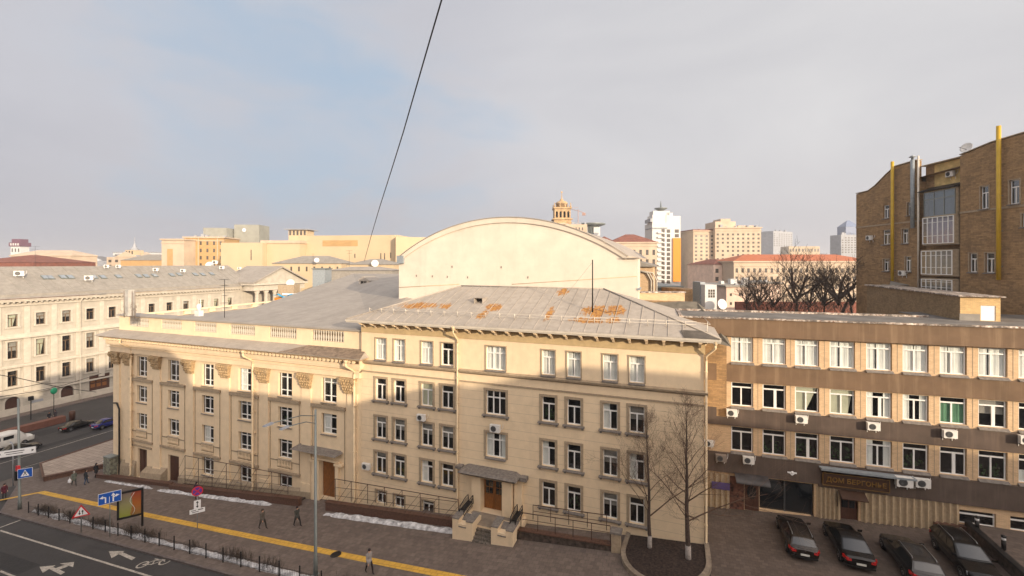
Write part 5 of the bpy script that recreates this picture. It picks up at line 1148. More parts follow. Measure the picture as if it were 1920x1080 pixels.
mb = MB(); mb.tube([(0, 0, 0), (0, 0, 24)], .3, 4); mb.tube([(-14, 0, 27), (0, 0, 22.5), (7, 0, 20)], .25, 4); mb.tube([(0, 0, 26), (-10, 0, 25.5)], .15, 3); mb.box(4, 7, -.6, .6, 18, 20.4); mb.build('lattice', mat('crane_red', (.40, .24, .19), .7), t)
far('red_roofed_building', 'stone building with a dark red hipped roof left of the white and orange tower', 'building', 1146, 1232, 456, 230, M_beige, rot=-.04, depth=20, zb=-8, rows=4, cols=7, bot=535, wfrac=(.4, .55), roof='hip', roofm=M_brroof, rh=4.6, cornice=M_beige)
far('low_red_roof', 'small reddish roof peeping over the curve of the pale hall', 'building', 1122, 1150, 452, 260, M_beige, depth=12, zb=0, roof='hip', roofm=M_brroof, rh=3)
t, W, z1 = far('high_rise', 'slim white high-rise with an orange side panel and small balconies', 'high-rise', 1223, 1250, 418, 250, M_hwhite, rot=.0, depth=14, zb=-8, rows=0)
sc_ = 250/F
mb = MB(); mb.box(W, 1277/27*0+W+27*sc_, .8, 14, -8, z1+4); mb.build('wall', M_hwhite, t)
mb = MB(); mb.box(W+12*sc_, W+26.6*sc_, -.1, .79, z1-37*sc_*1.0-22, z1-8.5); mb.build('orange_panel', M_orange, t)
mb = MB(); mb.box(1*sc_, W-.3, .6, 10, z1+.01, z1+4.5); mb.box(4*sc_, W+8*sc_, 2, 9, z1+4.51, z1+7); mb.box(W+2*sc_, W+14*sc_, 2, 10, z1+4.01, z1+6); mb.build('setback_storey', M_hwhite, t)
mb = MB(); mb.lathe([(.8, z1+7), (3.6, z1+8.6), (3.6, z1+9), (.5, z1+9.4), (.15, z1+13)], 14, (W*.8, 5, 0)); mb.build('helipad_mast', M_steel, t)
mb = MB(); mb.box(-.3, W+.2, -.5, 12, z1-3.2, z1-2.6); mb.box(-1.2, 0, -.5, 10, z1+.5, z1+2.5); mb.build('ledge', M_fgrey, t)
fwm = MB().box(-.9, .9, -.06, -.001, 0, 1.9).mesh('window', M_fwin); bal_ = MB().box(-1.6, 1.2, -1.2, -.07, -.5, .35).mesh('balcony', M_hwhite)
for r_ in range(13):
    z = z1-5.5-r_*2.62
    if r_ < 12: inst('balcony', bal_, t, (W*.55, 0, z)); inst('window', fwm, t, (W*.75, 0, z+.1))
    inst('window', fwm, t, (W+4.2*sc_, .8, z), 0, None, (1.1, 1, 1)); 
    if r_ < 2: inst('window', fwm, t, (W+20*sc_, .8, z), 0, None, (1.3, 1, 1))
far('white_office', 'narrow white office front between the orange panel and the dark block', 'building', 1278, 1292, 468, 280, M_hwhite, depth=10, zb=-8, rows=4, cols=1, bot=500, wfrac=(.35, .6))
far('dark_office', 'dark grey glazed office block left of the beige high-rise', 'building', 1286, 1305, 452, 290, M_fgrey, rot=.1, depth=12, zb=-8, rows=5, cols=2, bot=520, wfrac=(.8, .7))
t, W, z1 = far('high_rise', 'broad beige residential high-rise with stepped top storeys', 'high-rise', 1300, 1340, 434, 260, M_beige, rot=.10, depth=22, zb=-10, rows=12, cols=4, bot=525, wfrac=(.42, .5), cornice=M_beige, top=.05, roof='flat', roofm=M_brroof, rh=.6)
t2, W2, z2 = far('high_rise', 'right half of the beige high-rise, under the grey roof box', 'high-rise', 1341, 1427, 428, 258, M_beige, rot=-.04, depth=22, zb=-10, rows=11, cols=9, bot=520, wfrac=(.42, .48), cornice=M_beige, top=.08)
mb = MB(); mb.box(W2*.05, W2*.5, 3, 18, z2+.61, z2+4.2); mb.box(W2*.2, W2*.42, 5, 16, z2+4.21, z2+6); mb.box(W2*.55, W2*.9, 3, 18, z2+.61, z2+1.8); mb.build('penthouse', M_beige, t2)
far('long_palace', 'long cream building with a bright orange-red tiled roof behind the bare trees', 'building', 1376, 1640, 492, 190, M_beige, rot=-.01, depth=20, zb=-6, rows=4, cols=24, bot=560, wfrac=(.42, .52), roof='hip', rh=3.0, cornice=M_beige, top=.1)
far('old_house', 'brownish side block with a red roof left of the long palace', 'building', 1338, 1388, 496, 200, M_pink, rot=.2, depth=20, zb=-6, rows=2, cols=4, bot=530, roof='hip', roofm=M_brroof, rh=2.5)
far('high_rise', 'plain grey slab high-rise on the wooded hill', 'high-rise', 1450, 1486, 433, 900, M_fgrey, rot=.5, depth=30, zb=-8, rows=7, cols=8, bot=462, wfrac=(.5, .45), side=None)
far('institute', 'low cream institute building on the hill beside the grey slab', 'building', 1479, 1537, 462, 800, M_sand, rot=-.1, depth=30, zb=-8, rows=1, cols=10, bot=474)
far('high_rise', 'pale high-rise with a pointed blue glass crown beside the brown brick block', 'high-rise', 1577, 1612, 440, 520, M_fgrey, depth=18, zb=-8, rows=7, cols=6, bot=475, wfrac=(.5, .5))
t, W, z1 = far('glass_crown', 'pointed blue glass crown of the pale high-rise', 'spire', 1586, 1612, 425, 522, M_bglass if False else mat('blue_glass', (.14, .18, .28), .2), depth=14, zb=50, roof='hip', roofm=MATS['blue_glass'], rh=8)
far('pink_house', 'old pale pink house with two rows of small windows behind the flat roof', 'house', 1362, 1412, 538, 86, M_pink, rot=.05, depth=12, zb=-4, rows=2, cols=3, bot=575, wfrac=(.22, .3), roof='flat', roofm=M_roofw, rh=.3)
far('pink_house', 'old pale pink house with a lean-to right of the white booth', 'house', 1410, 1465, 532, 98, M_pink, rot=-.05, depth=12, zb=-4, rows=2, cols=5, bot=575, wfrac=(.22, .3), roof='flat', roofm=M_roofw, rh=.3)
for k, (x0, x1_, y0) in enumerate(((1370, 1382, 523), (1395, 1404, 521), (1352, 1358, 527))): far('chimney', ['broad white chimney on the pink house', 'narrow white chimney beside the satellite dish', 'small white chimney left of the broad one'][k], 'chimney', x0, x1_, y0, 92, M_hwhite, depth=1.2, zb=12)
t, W, z1 = far('booth', 'white rooftop booth with a square latticed window at the corner of the flat roof', 'booth', 1322, 1344, 534, 47, M_hwhite, rot=.0, depth=2.4, zb=13)
mb = MB(); [mb.box(W*(.28+.2*i), W*(.42+.2*i), -.03, -.001, z1-.75-.3*j, z1-.5-.3*j) for i in range(3) for j in range(3)]; mb.build('lattice_window', M_fwin, t)
far('booth', 'narrow grey panel of the rooftop booth, left of its latticed window', 'booth', 1313, 1322, 529, 48, M_zinc, depth=2, zb=13)
t, W, z1 = far('low_brick_wall', 'sunlit low ochre brick wall above the dark sloping roof right of the pale hall', 'wall', 1193, 1284, 549, 47, M_brick, rot=-.35*0, depth=.6, zb=14); MB().box(-.1, W+.1, -.1, .8, z1+.001, z1+.12).build('coping', M_rim_r, t)
far('brick_outhouse', 'small worn brick outhouse left of the white booth', 'shed', 1284, 1314, 543, 60, M_brickd, rot=.2, depth=6, zb=8)
far('low_shed', 'dark jumble of low roofs behind the sunlit brick wall', 'shed', 1196, 1275, 540, 70, M_roofw, rot=.0, depth=14, zb=6, roof='flat', roofm=M_steel, rh=.3)
# dark sloping roof between office block and banded building
sr = building('sloping_roof', 'dark grey sloping link roof between the office block and the banded building', 'roof', (-3.5, 41, 0), (2, 2, 8))
mb = MB(); z9 = 16.4; mb.face([(-.3, 6, 16.9), (5.4, 5.4, 16.95), (5.4, 2.4, 15.4), (1.0, -2, 15.6)]); mb.face([(5.4, 5.4, 16.9), (7.5, 5.4, 15.2), (7.5, -3, 14.2), (5.4, 2.4, 15.3)]); mb.face([(5.4, 2.4, 15.3), (7.5, -3, 14.2), (1, -2, 15.4)]); mb.build('roof', mat('dark_green_grey_felt', (.15, .13, .10), .9, var=.2), sr)
mb = MB(); mb.box(-.3, 5.4, 5.5, 5.6, 8, 16.9); mb.box(5.3, 7.4, -.6, 5.4, 8, 14.1); mb.build('wall', M_brickd, sr)
t, W, z1 = far('grey_bell_tower', 'tiny grey hut on the horizon far left of the church', 'hut', 140, 146, 497, 300, M_fgrey, depth=3) if False else (None, 0, 0)
# ================================================================== BUILDINGS ON THE CAMERA'S SIDE OF THE STREET (they throw the long evening shadow)
def side_house(label, pts, x0, x1, m, group=None):
    t = building('street_house', label, 'building', (0, -2.6, 0), ((x0+x1)/2, -4, gz((x0+x1)/2)), 0, 'houses on the near side of the street')
    mb = MB(); mb.extr([(x0, -14, -8), (x1, -14, -8)]+[(x, -14, z) for x, z in reversed(pts)], (0, 14, 0)); mb.build('wall', m, t)
    me = cached('nearwin', lambda: MB().box(-.6, .6, .001, .05, 0, 1.8).mesh('window', M_cglass)); fl_ = gz((x0+x1)/2)+1.5
    while fl_ < pts[0][1]-3:
        x = x0+1.6
        while x < x1-1.2 and pts[0][1] < 40: inst('window', me, t, (x, 0, fl_)); x += 3.1
        fl_ += 3.5
    return t
side_house('tall house the picture is taken from, on the near side of the street', [(-14, 26.2), (1.5, 26.3), (4.4, 25), (5.5, 22.6), (6.4, 22.5)], -14, 6.4, M_beige)
side_house('long lower house right of the one the picture is taken from', [(6.41, 22.5), (17, 22.8), (36.5, 22.9), (37.4, 23.4)], 6.41, 37.4, M_pale)
side_house('house with a chimney, third along the near side of the street', [(37.41, 23.8), (38.7, 24.4), (38.71, 25.9), (40.3, 25.9), (40.31, 24.8), (43.5, 24.6), (46, 25.7), (47, 26.6)], 37.41, 47, M_beige)
side_house('highest house on the near side of the street', [(47.01, 26.7), (50.5, 28.4), (62, 28.4)], 47.01, 62, M_pale)
side_house('last long house on the near side of the street', [(62.01, 25.9), (112, 25.7)], 62.01, 112, M_beige)
side_house('low house left of the one the picture is taken from', [(-70, 15.5), (-14.01, 17)], -70, -14.01, M_pale)

# ================================================================== AIR CONDITIONERS
def pz(px, py, y=YF): p = onY(px, py, y); return (p.x, y, p.z)
ac_unit('white air conditioner on the cream wall under the third window left of the centre drainpipe', pz(793, 781))
ac_unit('grey-white air conditioner above the window over the main entrance', pz(931, 801), sc=1.1)
ac_unit('white air conditioner on the cream wall just right of the wing corner drainpipe', pz(690, 872))
def rp(px, py, off=.17): return onR(px, py, off)[1]
for px, py, lab in ((1371, 772, 'white air conditioner leftmost on the upper brown band of the banded building'), (1500, 784, 'white air conditioner second from left on the upper brown band'), (1634, 797, 'white air conditioner third from left on the upper brown band'), (1776, 811, 'white air conditioner fourth from left on the upper brown band'), (1919, 822, 'white air conditioner cut by the right edge of the photo'), (1402, 860, 'white air conditioner on the lower brown band above the dark shop window')):
    ac_unit(lab, rp(px, py), RZ)
ac_unit('large white air conditioner right beside the brown shop sign', rp(1690, 899, .2), RZ, sc=1.25)
ac_unit('white air conditioner second to the right of the brown shop sign', rp(1725, 902, .2), RZ, sc=1.1)
ac_unit('brown-grey air conditioner low on the band by the corner with the cream building', rp(1351, 856, .2), RZ, True)
ac_unit('pale air conditioner at the corner drainpipe of the cream building, beside the brick', rp(1328, 829, .1), RZ, sc=.9)
for px, py, lab in ((1787, 326, 'air conditioner on the ochre panel above the top glazed balcony'), (1696, 512, 'air conditioner below a window of the brown brick block'), (1634, 446, 'small air conditioner alone on the left part of the brown brick wall')):
    off = -.86 if px == 1787 else 0; p = onP(px, py, BO+BN*off, BN); ac_unit(lab, p, BRZ)
for k, (px, py) in enumerate(((32, 516), (162, 524), (195, 502), (217, 502), (287, 508), (338, 510), (398, 494), (411, 504), (444, 505))):
    p = onW(px, py); lab = ['cut near the left edge of the photo', 'big and bright beside the skylights', 'just below the ridge left of the church', 'just below the ridge under the church', 'right of the dark roof vent', 'above a pair of skylights', 'topmost, before the ochre block', 'with a dark fan, right below the topmost', 'nearest the portico'][k]
    t = ac_unit('white air conditioner box on the zinc roof, '+lab, (p.x+.9, p.y, p.z+.35), R(60), sc=[1.7, 1.7, 1.1, 1.1, 1.3, 1.3, 1.6, 1.4, 1.1][k], group='air conditioners on the zinc roof')
sk = MB(); sk.hexa([(-.55, -.75, 0), (.55, -.75, 0), (.55, .75, 0), (-.55, .75, 0), (-.5, -.7, .16), (.5, -.7, .16), (.5, .7, .16), (-.5, .7, .16)]); sk.box(-.4, .4, -.55, .55, .161, .18, 1)
skm = sk.mesh('skylight', [M_steel, mat('skylight_glass', (.26, .29, .32), .2, spec=.7)])
for px, py in ((85, 521), (94, 521), (118, 520), (132, 520), (176, 520), (193, 520), (222, 519), (260, 518), (274, 518), (290, 517), (322, 516), (336, 515), (366, 515), (380, 515), (397, 514)):
    p = onW(px, py); o = inst('skylight', skm, cb_, (p.y, -(p.x-WX), p.z+.05)); o.rotation_euler = (math.atan(sl2), 0, 0)

# ================================================================== SUNKEN-AREA PARAPETS, RAILINGS, SNOW
def rail_run(name, label, pts, top, mids, step, struts=True, post_to=None):
    """pts: list of (x, y, zbase); top height above base function"""
    t = thing(name, label, 'railing', pts[0]); mb = MB(); o = Vector(pts[0]); P_ = [Vector(p)-o for p in pts]
    for h_, r in [(top, .035)]+[(m_, .022) for m_ in mids]: mb.tube([p+Vector((0, 0, h_(p.x+o.x) if callable(h_) else h_)) for p in P_], r, 5)
    mb.build('rail', M_rail, t)
    L_ = (P_[-1]-P_[0]).length; n = max(1, round(L_/step)); 
    for i in range(n+1):
        p = P_[0].lerp(P_[-1], i/n); h_ = top(p.x+o.x) if callable(top) else top
        m_ = MB(); m_.tube([p, p+Vector((0, 0, h_))], .03, 5); m_.build('post', M_rail, t)
        if struts: m_ = MB(); m_.tube([p+Vector((0, 0, h_)), p+Vector((-1.1, -.75, .02))], .018, 4); m_.tube([p+Vector((0, 0, h_*.55)), p+Vector((-.6, -.75, .05))], .014, 4); m_.build('brace', M_rail, t)
    return t
def sloped_box(x0, x1, y0, y1, zb0, zb1, zt0, zt1): mb = MB(); mb.hexa([(x0, y0, zb0), (x1, y0, zb1), (x1, y1, zb1), (x0, y1, zb0), (x0, y0, zt0), (x1, y0, zt1), (x1, y1, zt1), (x0, y1, zt0)]); return mb
def parapet(label, x0, x1, y0, y1, h0, h1, m=M_granite):
    t = thing('low_wall', label, 'low wall', (x0, y0, gz(x0))); z = gz(x0); w_ = x1-x0; d_ = y1-y0
    mb = sloped_box(0, w_, 0, d_, -1, gz(x1)-z-1, h0-.08, gz(x1)-z+h1-.08); mb.build('wall', m, t)
    mb = sloped_box(-.05, w_+.05, -.06, d_+.06, h0-.079, gz(x1)-z+h1-.079, h0, gz(x1)-z+h1); mb.build('coping', M_granite, t); return t
parapet('brown granite parapet of the sunken area left of the main steps', -31.0, -17.2, 33.0, 33.35, .85, .62)
parapet('brown granite parapet in front of the left wing lower windows', -53.2, -34.4, 33.1, 33.5, .55, .75)
parapet('short low brown wall at the far left foot of the wing', -67.6, -53.9, 33.6, 34.0, .5, .4)
parapet('dark stone ramp wall right of the main steps', -11.55, -4.35, 32.55, 32.95, .75, .5, M_darkst)
mb = MB(); t = thing('gate_pillar', 'short square stone pillar between the dark ramp wall and the tree bed', 'pillar', (-4.1, 32.75, gz(-4.1))); mb.box(-.3, .35, -.3, .3, -.2, 1.35); mb.build('shaft', M_trim, t); MB().box(-.38, .43, -.38, .38, 1.351, 1.5).build('cap', M_sill, t)
rail_run('railing', 'brown metal railing with slanting braces left of the main steps', [(-30.5, 33.75, gz(-30.5)+.75), (-17.4, 33.75, gz(-17.4)+.6)], lambda x: 1.95-(x+30.5)/13.1*.6, [1.15, .35], 1.9)
rail_run('railing', 'brown metal railing with slanting braces before the left wing windows', [(-51.8, 33.9, gz(-51.8)+.5), (-36.6, 33.9, gz(-36.6)+.6)], lambda x: 3.1-(x+51.8)/15.2*1.15, [1.7, .9, .3], 2.1)
rail_run('railing', 'brown metal railing along the top of the dark ramp wall', [(-11.4, 32.75, gz(-11.4)+.75), (-4.5, 32.75, gz(-4.5)+.5)], 1.25, [.75], 1.45, False)
rail_run('railing', 'second brown metal railing behind the ramp wall, against the cream wall', [(-10.9, 34.3, gz(-10.9)+.7), (-5.0, 34.3, gz(-5.0)+.5)], 1.15, [.65], 1.5, False)
mb = sloped_box(-53, -35, 33.51, 34.79, gz(-53)-1.5, gz(-35)-1.5, gz(-53)+.1, gz(-35)+.15)
mb.v += []; struct('area_floor', mb, M_darkst)
def snowbank(label, x0, x1, y, w_, h_, seed, dy=0):
    mb = MB(); n = int((x1-x0)/.14); m = 9; rows = []
    for i in range(n+1):
        x = x0+(x1-x0)*i/n; e = min(1, (min(i, n-i)+.2)/5); a = (.62+.95*noise.noise(Vector((x*.55, seed, 0)))+.28*noise.noise(Vector((x*2.3, seed, 1))))*e; a = max(a, .05)
        row = []
        for j in range(m+1):
            t = j/m*2-1; hh = (1-t*t)**.6*h_*a+.07*noise.noise(Vector((x*3, t*3, seed))) if abs(t) < 1 else -.03
            row.append((x, y+dy*(x-x0)/(x1-x0)+t*w_*.5*(.75+.35*a), gz(x)+hh))
        rows.append(row)
    for i in range(n):
        for j in range(m): mb.face([rows[i][j], rows[i+1][j], rows[i+1][j+1], rows[i][j+1]], 0, True)
    o = mb.build('snow', M_snow); o['kind'] = 'stuff'; o['label'] = label; return o
snowbank('ridge of shovelled snow before the parapet left of the steps', -30.6, -17.0, 32.5, .72, .34, 1, -.1)
snowbank('ridge of shovelled snow before the left wing', -54.5, -37.6, 32.8, .55, .25, 5, .0)
snowbank('thin snow line at the far left', -65, -55.7, 33.2, .35, .2, 8, -.3)
# roadside fence
def fy(x): return yk(x)+.75
fence = None
t = thing('low_fence', 'low dark iron fence with knobbed posts along the kerb, snow at its foot', 'fence', (-64.2, fy(-64.2), gz(-64.2)))
o_ = Vector(t.location)
def fpost():
    m_ = MB(); m_.box(-.035, .035, -.035, .035, -.05, .98); m_.lathe([(.035, .98), (.06, 1.0), (.03, 1.05), (.065, 1.11), (.04, 1.18), (.01, 1.2)], 8); return m_.mesh('post', M_black)
x = -64.2; px_ = []
while x < -8: px_.append(x); x += 2.05
for x in px_: inst('post', cached('fpost', fpost), t, Vector((x, fy(x), gz(x)))-o_)
mb = MB()
for a, b in zip(px_, px_[1:]):
    A_, B_ = Vector((a, fy(a), gz(a)))-o_, Vector((b, fy(b), gz(b)))-o_
    for h_ in (.18, .72): mb.tube([A_+Vector((0, 0, h_)), B_+Vector((0, 0, h_))], .018, 4)
    for k in range(1, 12): q = A_.lerp(B_, k/12); mb.tube([q+Vector((0, 0, .12)), q+Vector((0, 0, .84))], .009, 3)
mb.build('bars', M_black, t)
mb = MB(); xs_ = [(-64+.13*i) for i in range(int(56/.13))]; pr = None
for x in xs_:
    a = max(.03, .5+1.1*noise.noise(Vector((x*.5, 3, 0)))+.35*noise.noise(Vector((x*3, 1, 0)))); row = []
    for j in range(6):
        t_ = j/5*2-1; row.append((x, fy(x)+.42+t_*.38*(.5+.5*a), gz(x)+(-.02 if abs(t_) == 1 else .03+(1-t_*t_)*.26*a+.05*noise.noise(Vector((x*4, t_*3, 2))))))
    if pr:
        for j in range(5): mb.face([pr[j], row[j], row[j+1], pr[j+1]], 0, True)
    pr = row
o = mb.build('snow', M_snow); o['kind'] = 'stuff'
mb = MB(); rr = random.Random(77); cs = [(-61.5, 1.4), (-57.5, 1.6), (-52, 1.6), (-46.5, 1.5), (-44, 1.3), (-38, .6), (-33, 1.5), (-29, .8), (-21, 1.2), (-63, .8)]
for cx, r_ in cs:
    for _ in range(int(110*r_)):
        x = cx+rr.gauss(0, r_*.55); y = fy(x)+.55+rr.uniform(-.35, .5); z = gz(x)
        a = Vector((x, y, z)); b = a+Vector((rr.uniform(-.25, .25), rr.uniform(-.2, .2), rr.uniform(.35, .85))); mb.tube([a, a.lerp(b, .5)+Vector((rr.uniform(-.06, .06), rr.uniform(-.06, .06), .02)), b], [.012, .008, .004], 3, 0, False)
        c_ = a.lerp(b, .55); mb.tube([c_, c_+Vector((rr.uniform(-.2, .2), rr.uniform(-.15, .15), rr.uniform(.1, .3)))], [.007, .003], 3, 0, False)
o = mb.build('dry_shrubs', mat('dry_twigs', (.10, .075, .055), .95, var=.3)); o['kind'] = 'stuff'

# ================================================================== TREES
def grow(mt, mc, p, d, L_, r, depth, rr, up=.25, spread=.55, minr=.006, kids=(3, 4), first=True, droop=0):
    """one limb made of short segments with side twigs; mt collects thick wood, mc thin wood"""
    n = 5; pts = [p]; q = Vector(p); dd = Vector(d).normalized(); rs = [r]
    for i in range(n):
        dd = (dd+Vector((rr.uniform(-1, 1), rr.uniform(-1, 1), rr.uniform(-1, 1)))*.13+Vector((0, 0, up*.12))).normalized(); q = q+dd*L_/n; pts.append(Vector(q)); rs.append(max(minr*.6, r*(1-.72*(i+1)/n)))
    (mt if first else mc).tube(pts, rs, 7 if r > .06 else (4 if r > .015 else 3), 0, False)
    if depth <= 0: return
    k = rr.randint(*kids)
    for j in range(k+2):
        t = .25+.75*(j+rr.random()*.6)/(k+2); i = min(n-1, int(t*n)); b = pts[i].lerp(pts[i+1], t*n-i)
        ax = (pts[i+1]-pts[i]).normalized(); s_ = ax.orthogonal().normalized(); s_.rotate(Matrix.Rotation(rr.uniform(0, 6.28), 3, ax))
        nd = (ax*(1-spread)+s_*spread*1.2+Vector((0, 0, up*.5))).normalized()
        grow(mt, mc, b, nd, L_*rr.uniform(.45, .68), max(minr, rs[i]*rr.uniform(.4, .6)), depth-1, rr, up, spread, minr, kids, False)
def young_tree(name, label, base, h_, r, seed, crown_from, nl, spread=.5, lime=1.1, group=None):
    rr = random.Random(seed); t = thing(name, label, 'tree', base, 0, group); mt, mc = MB(), MB(); pts = []; rs = []; n = 12; x = y = 0
    for i in range(n+1):
        z = h_*i/n; x += rr.uniform(-1, 1)*.05; y += rr.uniform(-1, 1)*.05; pts.append(Vector((x, y, z-.05 if i == 0 else z))); rs.append(max(.012, r*(1-.93*(i/n)**.9)))
    mt.tube(pts, rs, 8); i0 = crown_from/h_*n
    for j in range(nl):
        tt = i0+(n-.7-i0)*(j/nl)**1.1; i = int(tt); b = pts[i].lerp(pts[i+1], tt-i); a = j*2.4+rr.uniform(-.4, .4); frac = (b.z/h_)
        low = max(0, 1-(b.z-crown_from)/(h_*.3)); d = Vector((math.cos(a), math.sin(a), .75+1.3*frac-.95*low*rr.random())).normalized()
        grow(mc, mc, b, d, h_*.36*(1-.70*frac)*rr.uniform(.6, 1.35)*(1+.35*low), rs[i]*rr.uniform(.28, .42), 3, rr, .35, spread, .0055, (1, 3))
    mt.build('trunk', M_bark, t); mc.build('crown', M_twig, t)
    m_ = MB(); m_.tube([pts[0], pts[0].lerp(pts[1], .5), Vector((pts[1].x*lime, pts[1].y*lime, lime))], [r*1.12, r*1.04, r*.99], 10); m_.build('limewash', M_lime, t)
    return t
g1, g2 = onG(1218, 1032), onG(1292, 1052)
young_tree('bare_tree', 'slimmer bare tree in the bed in front of the cream wall', g1, 9.9, .155, 12, 2.4, 17, .5)
young_tree('bare_tree', 'bigger bare tree with a forked spreading crown at the corner of the cream building', g2, 10.8, .19, 31, 2.7, 24, .52)
# planted bed
mb = MB(); bed = [(-3.25+0, 34.6)]; n = 22
for i in range(n+1):
    a = math.pi+math.pi*i/n; bed.append((-.75+2.65*math.cos(a), 32.7+3.0*math.sin(a)))
bed.append((1.9, 34.6))
o = MB(); [o.face([(-.75, 33, gz(-.75)+.22+.02), (a[0], a[1], gz(a[0])+.2), (b[0], b[1], gz(b[0])+.2)]) for a, b in zip(bed, bed[1:]+bed[:1])]; o = o.build('soil', M_soil); o['kind'] = 'structure'
t = thing('bed_kerb', 'curved pale stone kerb round the tree bed', 'kerb', (-.75, 30, gz(-.75))); o_ = Vector(t.location); mb = MB()
for (a, b) in zip(bed, bed[1:]):
    c_ = Vector((-.75, 33.2)); A_, B_ = Vector(a), Vector(b); a2 = A_+(A_-c_).normalized()*.34; b2 = B_+(B_-c_).normalized()*.34; q = lambda v, h_: Vector((v.x, v.y, gz(v.x)+h_))-o_
    mb.hexa([q(A_, -.1), q(B_, -.1), q(b2, -.1), q(a2, -.1), q(A_, .32), q(B_, .32), q(b2, .32), q(a2, .32)])
mb.build('stone', mat('bed_stone', (.24, .19, .14), .85, var=.25, vs=3), t)
# bare trees behind the flat roof
def big_tree(label, px, D, ytop, ybase, seed, r=.35, fork=.3, nl=7, lean=0):
    p = onD(px, ybase, D); top = onD(px, ytop, D).z; rr = random.Random(seed); t = thing('bare_tree', label, 'tree', p, 0, 'bare trees behind the flat roof'); h_ = top-p.z; mt, mc = MB(), MB()
    grow(mt, mc, Vector((0, 0, -3)), Vector((lean, 0, 1)), h_*fork+3.2, r, 0, rr); b = Vector((lean*h_*fork, 0, h_*fork))
    for j in range(nl):
        a = j*2.4+rr.uniform(-.3, .3); up_ = rr.uniform(.7, 1.9); d = Vector((math.cos(a), math.sin(a), up_)).normalized()
        grow(mt, mc, b-Vector((0, 0, rr.uniform(0, h_*.12))), d, h_*(1-fork)*rr.uniform(.50, .68)/max(.72, d.z), r*.55, 3, rr, .5, .5, .02, (1, 3))
    mt.build('trunk', M_bark, t); mc.build('crown', mat('dark_branches', (.07, .045, .034), .95, var=.3), t)
D1 = 66
for k, a in enumerate(((1422, 545, 500, 590, 3, .22), (1450, 68, 515, 590, 7, .18), (1492, 62, 478, 590, 5, .34), (1545, 64, 500, 590, 8, .24), (1572, 60, 478, 592, 9, .36), (1598, 66, 488, 592, 13, .26), (1518, 72, 510, 590, 17, .2), (1400, 70, 530, 580, 19, .16))):
    lab = ['bare tree behind the pink house, nearest the white booth side', 'small bare tree left of the big forked one', 'big forked bare tree with a thick dark trunk', 'slender bare tree between the two thick-trunked ones', 'big dark bare tree close to the brown brick block', 'bare tree partly hidden by the brown brick block', 'small bare tree just right of the big forked one', 'lowest bare tree above the flat roof, at the left end of the row'][k]
    if k == 0: a = (1424, 64, 505, 588, 3, .22)
    big_tree(lab, *a)
mb = MB(); rr = random.Random(5)
for _ in range(1500):
    p = onD(rr.uniform(1395, 1600), rr.uniform(560, 590), rr.uniform(66, 76)); d = Vector((rr.uniform(-.6, .6), rr.uniform(-.6, .6), rr.uniform(.3, 1.2))); mb.tube([p, p+d*.6, p+d*1.1+Vector((rr.uniform(-.3, .3), 0, 0))], [.03, .02, .01], 3, 0, False)
o = mb.build('undergrowth', MATS['dark_branches']); o['kind'] = 'stuff'
far('garden_wall', 'low reddish garden wall behind the bare trees', 'wall', 1380, 1610, 566, 80, mat('red_fence_wall', (.22, .08, .055), .9), depth=.5, zb=-2)

